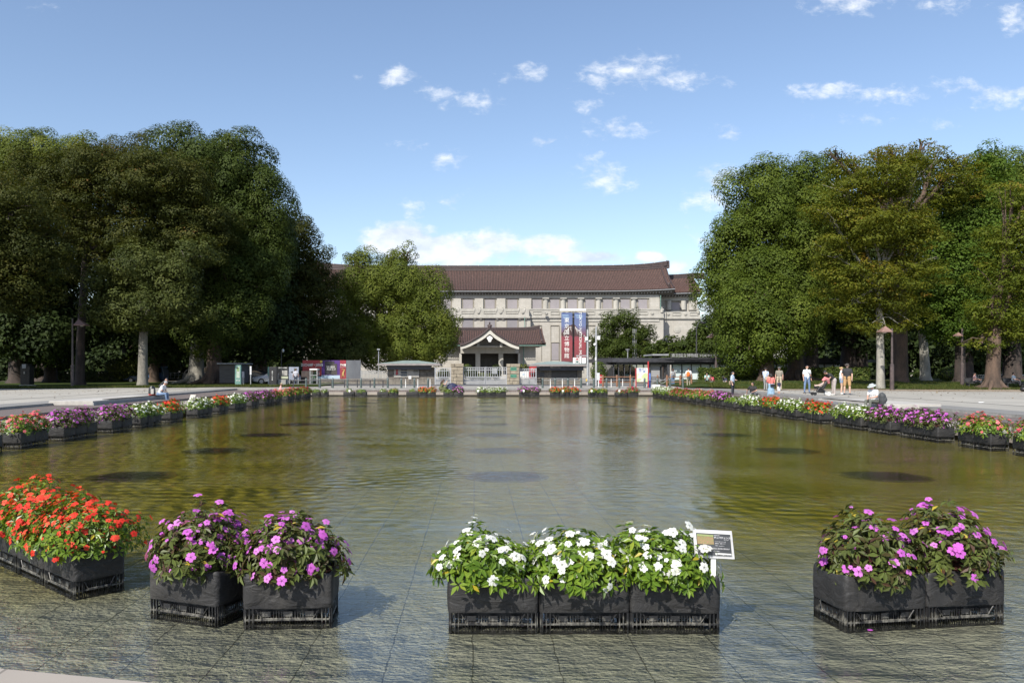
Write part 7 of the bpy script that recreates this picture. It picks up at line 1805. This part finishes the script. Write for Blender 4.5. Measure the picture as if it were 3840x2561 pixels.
def sit(lean=.0, head=(0,.06,.0), hand='lap', knee=.45, drop=.42, spread=.11):
    """origin at the seat under the pelvis"""
    J = dict(pelvis=(0,0,.10), chest=(0,.06+lean*.45,.42), neck=(0,.08+lean*.62,.59), head=(0,.11+lean*.80,.70-abs(lean)*.06), rs=(.18,.07+lean*.55,.53), ls=(-.18,.07+lean*.55,.53),
             rhip=(.09,.04,.09), lhip=(-.09,.04,.09), rk=(spread,knee,.12), lk=(-spread,knee,.12), ra=(spread,knee+.05,.12-drop), la=(-spread,knee+.03,.12-drop), rt=(spread+.02,knee+.22,.07-drop), lt=(-spread-.02,knee+.2,.07-drop), face=(0,1,-.25-lean*.5))
    if hand == 'lap': J.update(re=(.23,.14+lean*.4,.30), rw=(.10,knee-.08,.24), le=(-.23,.14+lean*.4,.30), lw=(-.10,knee-.06,.25))
    if hand == 'face': J.update(re=(.17,.32,.26), rw=(.05,.20+lean*.7,.56), le=(-.17,.32,.26), lw=(-.04,.20+lean*.7,.55))
    if hand == 'back': J.update(re=(.32,-.08,.30), rw=(.34,-.2,.06), le=(-.23,.18,.30), lw=(-.02,.28,.22))
    return J
def at(px, Y): return PX(px, Y)
PD = .50
def bag(label, loc, rz, parts, cat='bag', name='shoulder_bag'):
    o = empty(name, loc, rz, label, cat)
    for nm, mb, m in parts: mb.build(nm, m, o, smooth=False, bevel=.012 if nm in ('body','pocket') else 0)
    return o
# 1 white T-shirt man
person('man in a white T-shirt and jeans, dark strap across his chest', at(3026,51.7), 51.7, PD, math.pi+.15, 1.77, stand(arms='down', feet=.15), [(.80,.80,.80),JEAN,(.04,.05,.08)], skin=SKIN)
b = MB(); b.tube([(.16,-.02,1.50),(.02,.15,1.38),(-.12,.165,1.20),(-.20,.08,1.06)],.014,6); b2 = MB(); b2.box(-.30,-.17,-.08,.06,.92,1.08)
bag('small dark bag on a strap across the man in the white T-shirt', (at(3026,51.7),51.7,PD), math.pi+.15, [('strap',b,M_black),('body',b2,M_black)])
# 2 black cap man, 3 woman beside him
person('man in a black T-shirt, dark cap and tan shorts', at(3177,48.2), 48.2, PD, math.pi*.80, 1.86, stand(feet=.13), [(.025,.025,.028),(.42,.26,.12),(.06,.08,.11)], legs='short', hat=('cap',(.07,.06,.055)), skin=SKIN2, glasses=True)
person('blonde woman in a white tank top and denim shorts beside the man in black', at(3155,49.2), 49.2, PD, -math.pi*.62, 1.66, stand(feet=.1,arms='front'), [(.78,.78,.78),(.22,.30,.42),(.75,.75,.75)], legs='brief', sleeve='none', hair='bun', hairm=mat('blond_hair',(.40,.27,.13),sc=30), skin=SKIN2, glasses=True)
# 4 woman leaning over the stroller (facing left)
J = stand(lean=0); J.update(chest=(0,.26,1.22), neck=(0,.40,1.30), head=(0,.50,1.36), rs=(.17,.33,1.27), ls=(-.17,.33,1.27), re=(.22,.42,1.05), rw=(.17,.50,.98), le=(-.22,.30,1.08), lw=(-.18,.42,.95), face=(0,.9,-.35))
person('woman in a black top and wide beige trousers bending over the stroller', at(3127,47.4), 47.4, PD, math.pi/2, 1.66, J, [(.03,.03,.032),(.40,.35,.33),(.6,.6,.58)], legs='wide', hair='bun')
s_ = empty('stroller', (at(3078,47.3),47.3,PD), math.pi/2, 'black pushchair with a red hood and a baby lying in it', 'stroller')
for y_ in (.42,-.38):
    for x_ in (-.20,.20):
        b = MB(); b.tube([(x_-.02,y_,.10),(x_+.02,y_,.10)],.10 if y_ > 0 else .11,14); b.build('wheel', M_black if y_ > 0 else M_white, s_)
b = MB()
for x_ in (-.2,.2): b.tube([(x_,.42,.1),(x_,.05,.62),(x_,-.52,1.02)],.014,6); b.tube([(x_,-.38,.1),(x_,.12,.52)],.014,6)
b.tube([(-.2,-.52,1.02),(.2,-.52,1.02)],.016,6); b.build('frame', M_dark, s_)
b = MB(); b.tube([(0,.38,.48),(0,.05,.38),(0,-.15,.46),(0,-.35,.80)],[.06,.09,.10,.08],12); b.build('seat', M_black, s_)
b = MB(); b.tube([(0,.25,.26),(0,-.2,.24)],[.08,.11],10); b.build('basket', M_black, s_)
b = MB(); b.tube([(0,-.10,.86),(0,-.25,.98),(0,-.42,.92),(0,-.46,.70)],[.07,.13,.13,.08],12); b.build('hood', mat('red_floral_hood',(.45,.09,.10),(.55,.25,.25),sc=25), s_)
J = dict(pelvis=(0,0,.1),chest=(0,-.18,.26),neck=(0,-.28,.36),head=(0,-.34,.42),rs=(.11,-.24,.33),ls=(-.11,-.24,.33),re=(.18,-.1,.24),rw=(.15,.06,.24),le=(-.18,-.1,.24),lw=(-.15,.06,.24),rhip=(.06,.02,.1),lhip=(-.06,.02,.1),rk=(.09,.28,.16),lk=(-.09,.28,.16),ra=(.1,.52,.12),la=(-.1,.52,.12),rt=(.1,.56,.22),lt=(-.1,.56,.22),face=(0,.6,.6))
person('baby in pale clothes lying in the pushchair', at(3076,47.3), 47.3, PD+.50, math.pi/2, .95, J, [(.62,.48,.42),(.62,.48,.42),(.6,.42,.34)], sleeve='long', skin=SKIN2)
# 5 woman in light blue blouse
person('woman in a light blue blouse and long black trousers by the pool corner', at(2747,52.5), 52.5, .30, -math.pi*.70, 1.58, stand(arms='oneup',feet=.07), [(.50,.60,.74),(.025,.028,.04),(.03,.03,.03)], legs='wide', hair='bob', sleeve='elbow', skin=SKIN2)
b = MB(); b.box(.16,.36,-.10,.06,.74,1.0); b2 = MB(); b2.tube([(.16,0,1.42),(.25,.1,1.2),(.26,0,1.0)],.01,5)
bag('beige shoulder bag at the side of the woman in the light blue blouse', (at(2747,52.5)-.35,52.6,.28), 0, [('body',b,mat('tan_leather',(.36,.27,.17),sc=8)),('strap',b2,M_black)])
# 6 coral blouse, back view
SK = [(Vector((0,0,.92)),Vector((0,0,.55)),.16,.20),(Vector((-.05,0,.6)),Vector((-.06,0,.16)),.18,.20),(Vector((.05,0,.6)),Vector((.06,0,.16)),.18,.20)]
person('woman in a coral blouse and long blue skirt seen from behind', at(2891,49.5), 49.5, .24, -.05, 1.52, stand(arms='oneup',feet=.08), [(.72,.20,.17),(.25,.38,.50),(.1,.1,.1)], hair='bob', skirt=SK, sleeve='elbow')
b = MB(); b.box(-.13,.15,-.24,-.14,.80,.96); b2 = MB(); b2.tube([(-.13,-.19,.95),(-.16,-.16,1.2),(-.08,-.10,1.42)],.012,5)
bag('small black bag hanging behind the woman in the coral blouse', (at(2893,49.5),49.5,.16), 0, [('body',b,M_black),('strap',b2,M_black)])
# 7 child
person('small child in a dark dotted shirt and white shorts', at(2921,50.2), 50.2, .40, .3, .93, stand(feet=.09), [(.03,.035,.07),(.75,.75,.75),(.2,.2,.2)], legs='short', vox=.02)
# 8 seated man in black
person('seated man in a black T-shirt turning his head to the left', at(2822,51), 51.0, .40, math.pi*.93, 1.66, dict(sit(hand='back'), face=(.8,.5,-.1)), [(.022,.022,.024),(.10,.10,.11),(.03,.03,.03)])
# 9, 10
person('woman in a pale blue T-shirt and grey trousers standing by the lower camphor', at(2871,57.7), 57.7, PD, -.9, 1.63, stand(arms='oneup',feet=.08), [(.50,.60,.78),(.25,.25,.26),(.05,.05,.05)], hair='bun', skin=SKIN2)
b = MB(); b.box(-.16,.16,-.05,.05,.78,1.02); b2 = MB(); b2.tube([(-.12,0,1.0),(0,.0,1.36),(.12,0,1.0)],.012,5)
bag('beige shoulder bag on the woman in the pale blue T-shirt', (at(2873,57.7),57.45,PD), .1, [('body',b,mat('beige_canvas',(.50,.38,.28),sc=8)),('strap',b2,M_black)])
person('older man in a cap, olive waistcoat and khaki trousers', at(2922,58), 58.0, PD, math.pi*.85, 1.70, stand(feet=.12), [(.22,.20,.16),(.42,.36,.26),(.1,.08,.06)], hat=('cap',(.10,.10,.10)))
# 11 bucket hat man, seated right
person('seated man in a grey bucket hat and white T-shirt on the right bench block', at(3283,33.2), 33.2, .60, math.pi*.62, 1.70, dict(sit(lean=.10,knee=.40,drop=.30), face=(-.6,.7,-.2)), [(.76,.77,.78),(.12,.13,.11),(.1,.1,.1)], hat=('bucket',(.38,.41,.41)), vox=.011)
b = MB(); b.tube([(0,0,.02),(0,.0,.15),(-.03,-.02,.35),(-.08,0,.46)],[.12,.15,.13,.07],12); b2 = MB(); b2.ball((.03,-.12,.18),(.09,.05,.11),10,6)
bag('dark grey backpack behind the man in the bucket hat', (at(3312,32.9),32.95,.60), .3, [('body',b,mat('charcoal_fabric',(.055,.06,.065),sc=6)),('pocket',b2,mat('charcoal_fabric',(.055,.06,.065)))], 'backpack', 'backpack')
# 12 grey haired man, left
person('grey haired man in a white shirt and jeans reading on the left bench block', at(597,43.2), 43.2, .60, -math.pi*.52, 1.66, sit(lean=.30,knee=.42,drop=.34), [(.80,.80,.80),JEAN,(.1,.1,.1)], hairm=HAIRG, vox=.011)
b = MB(); b.tube([(0,0,.02),(0,0,.15),(0,0,.38),(0,0,.52)],[.15,.19,.17,.09],12); b2 = MB(); b2.box(-.03,.12,-.21,-.13,.08,.36); b3 = MB(); b3.ball((0,0,.05),(.20,.18,.06),12,6)
bag('black backpack with white and red patches on the back of the grey haired man', (at(573,43.2),43.1,.62), .2, [('body',b,M_black),('pocket',b2,M_conc),('red_base',b3,mat('red_fabric',(.5,.05,.04)))], 'backpack', 'backpack')
b = MB(); b.box(-.035,.035,-.07,.07,0,.008); o = b.build('phone', M_white, loc=(at(618,43.2),43.15,.87)); tag(o,'small white phone in the hands of the grey haired man','phone')
# 13 person in black behind him
person('person in black lying back on the lawn behind the grey haired man', at(600,66), 66.0, .56, -math.pi*.35, 1.6, dict(sit(lean=.5,knee=.45,drop=.05,hand='face')), [(.02,.02,.022),(.03,.03,.035),(.03,.03,.03)], hat=('cap',(.05,.05,.06)), vox=.02)
# 14 crouching woman in green dress at the far edge
J = dict(pelvis=(0,0,.24), chest=(0,.10,.56), neck=(0,.13,.74), head=(0,.17,.85), rs=(.16,.12,.68), ls=(-.16,.12,.68), re=(.17,.34,.60), rw=(.07,.45,.80), le=(-.17,.34,.60), lw=(-.06,.44,.78), rhip=(.09,.03,.22), lhip=(-.09,.03,.22), rk=(.11,.40,.42), lk=(-.11,.42,.20), ra=(.12,.12,.09), la=(-.11,.02,.10), rt=(.12,.30,.04), lt=(-.11,.15,.03), face=(0,1,0))
person('woman in a sleeveless green dress crouching to take a photo at the far edge', at(1654,61.5), 61.5, .30, -math.pi/2, 1.66, J, [(.10,.11,.045),(.10,.11,.045),(.1,.08,.06)], sleeve='none', hair='long', hairm=HAIRB, skin=SKIN2, skirt=[(Vector((0,0,.3)),Vector((0,.3,.22)),.19,.19),(Vector((0,.3,.22)),Vector((0,.15,.05)),.18,.2)])
b = MB(); b.box(-.03,.03,-.06,.06,0,.08); o = b.build('camera_body', M_black, loc=(at(1654,61.5)+.52,61.5,1.10)); tag(o,'small dark camera held by the crouching woman','camera')
b = MB(); b.tube([(0,0,0),(0,0,.28)],[.16,.12],10); b2 = MB(); b2.tube([(-.1,0,.26),(0,0,.46),(.1,0,.26)],.012,5)
bag('red bag standing between the crouching woman and the dark hood', (at(1669,61.8),61.8,.40), 0, [('body',b,mat('coral_red_fabric',(.70,.08,.07))),('handle',b2,M_red)])
um = empty('umbrella', (at(1696,61.9),61.9,.55), 0, 'dark navy rounded hood of a folded umbrella behind the far purple planter', 'umbrella')
b = MB(); n = 8; vs = [(0,0,.46)]
for j,(r_,z_) in enumerate(((.30,.36),(.46,.12),(.5,-.05))):
    for i in range(n*2): k = .94 if i % 2 else 1; vs.append((r_*k*math.cos(i*math.pi/n), r_*k*math.sin(i*math.pi/n), z_))
b.add(vs, [(0,1+i,1+(i+1)%16) for i in range(16)]+[(1+j*16+i,1+(j+1)*16+i,1+(j+1)*16+(i+1)%16,1+j*16+(i+1)%16) for j in range(2) for i in range(16)]); b.build('canopy', mat('navy_fabric',(.02,.025,.07)), um)
b = MB(); b.tube([(0,0,-.05),(0,0,.45)],.012,6); b.build('shaft', M_steel, um)
# 15 person by the poster boards, 16 head with a pale hat
person('person in a pale shirt and straw hat walking by the poster boards', at(1109,73.5), 73.5, PD, .2, 1.62, stand(walk=.1), [(.45,.45,.50),(.05,.06,.09),(.05,.05,.05)], hat=('straw',(.35,.28,.18)), hairm=HAIR, vox=.018)
person('seated person in a pink top and pale straw hat behind the left pink planters', at(1049,58.0), 58.0, .30, -math.pi*.4, 1.5, sit(drop=.1), [(.60,.35,.33),(.3,.3,.3)], hat=('straw',(.50,.38,.24)), vox=.018)
# 17, 18 walkers towards the hall
person('woman with long dark hair and a grey backpack, seen from behind', at(2524,76.5), 76.5, PD, .05, 1.60, stand(feet=.09), [(.42,.42,.42),(.12,.20,.34),(.1,.1,.1)], hair='long', hairm=HAIRB, sleeve='short', skin=SKIN2, vox=.016)
def pack(label, x, y, z, m, s=1.0, rz=0):
    b = MB(); b.tube([(0,0,-.17),(0,-.01,0),(0,0,.18),(0,0,.24)],[.13,.15,.13,.07],12); b2 = MB(); b2.ball((0,-.12,-.05),(.09,.05,.09),10,6)
    o = bag(label, (x,y,z), rz, [('body',b,m),('pocket',b2,m)], 'backpack', 'backpack'); o.scale = (s,s*.8,s); return o
pack('grey backpack worn by the long haired woman', at(2524,76.3), 76.22, PD+1.12, mat('grey_fabric',(.22,.22,.23)))
person('man in a white T-shirt and khaki trousers walking to the hall, seen from behind', at(2582,68.5), 68.5, PD, 0, 1.66, stand(feet=.11,walk=.06), [(.78,.78,.78),(.30,.27,.20),(.7,.7,.7)], skin=SKIN2, vox=.016)
pack('bright orange backpack on the man in the white T-shirt and khaki trousers', at(2581,68.2), 68.22, PD+1.12, mat('orange_fabric',(.80,.16,.02)))
# 19-21 people resting near the hedge
person('person in a mint T-shirt sitting on the stone wall, hands at the face', at(2652,73), 73.0, .95, math.pi*.88, 1.62, sit(lean=.15,hand='face',drop=.42), [(.38,.58,.56),(.05,.05,.055),(.05,.05,.05)], vox=.016)
person('person in a red patterned top and pale jeans sitting bent forward', at(2676,72), 72.0, .80, math.pi*.70, 1.58, sit(lean=.35,hand='face',drop=.28), [(.48,.06,.10),(.35,.45,.58),(.1,.1,.1)], hairm=HAIR, vox=.016)
person('person in dark clothes sitting curled up on the grass behind the woman in the blouse', at(2728,70), 70.0, .72, math.pi*.65, 1.6, dict(sit(lean=.45,hand='lap',drop=.12,knee=.40), rk=(.11,.30,.42), lk=(-.11,.30,.42), ra=(.11,.45,.06), la=(-.11,.42,.06), rt=(.12,.62,.03), lt=(-.12,.6,.03)), [(.04,.045,.08),(.25,.24,.25),(.6,.6,.6)], hat=('cap',(.02,.02,.02)), vox=.016)
# 22-23 seated in the shade
person('person in a pink shirt resting in the shade left of the rooted trunk', at(3655,64), 64.0, .98, math.pi*1.25, 1.66, sit(lean=-.15,drop=.30), [(.42,.26,.26),(.05,.05,.06)], vox=.018)
person('person in a pale blue shirt resting in the shade right of the bicycle', at(3800,64), 64.0, .98, math.pi*1.2, 1.66, sit(lean=-.12,drop=.30), [(.45,.52,.60),(.05,.05,.06)], vox=.018)
for lab, x in (('dark park bench under the person in the pink shirt',3657),('dark park bench under the person in the pale blue shirt',3802)):
    t = thing('park_bench', x, 64.1, lab, 'bench', z=.56); b = LB(t); X = PX(x,64.1); b.box(X-.7,X+.7,63.85,64.3,.92,.97); b.build('seat',M_dark); b = LB(t); b.box(X-.7,X+.7,64.32,64.37,1.0,1.35); b.build('backrest',M_dark)
    for q in (-.6,.6): b = LB(t); b.box(X+q-.03,X+q+.03,63.9,64.3,.5,.918); b.build('leg',M_dark)

# fallen leaves on the paving under the groves
def litter(name, label, f, nb, seed):
    rs = np.random.default_rng(seed); P = np.array([f(rs) for _ in range(nb)]); a = rs.random(nb)*6.28; s = rs.uniform(.03,.075,nb)
    d = np.stack([np.cos(a), np.sin(a), rs.normal(0,.15,nb)],1)*s[:,None]; e = np.stack([-np.sin(a), np.cos(a), rs.normal(0,.25,nb)],1)*s[:,None]*.55; P = np.concatenate([P, np.full((nb,1), .522)],1)
    V = np.stack([P-d, P-e, P+d, P+e],1).reshape(-1,3)
    o = link(name, fast_mesh(name, V, 4, LIT, rnd=rs.random(nb))); tag(o, label, 'fallen leaves', kind='stuff')
LIT = leafmat('dry_leaves', [(0,(.06,.035,.015)),(.6,(.14,.075,.03)),(1,(.22,.15,.05))], trans=.1)
litter('fallen_leaves', 'dry leaves scattered on the right side of the plaza', lambda r: (r.uniform(19, 42), 60.5 - abs(r.normal(0, 9))), 700, 1)
litter('fallen_leaves', 'dry leaves scattered on the left side of the plaza', lambda r: (-r.uniform(20.5, 42), 62 - abs(r.normal(0, 9))), 450, 2)
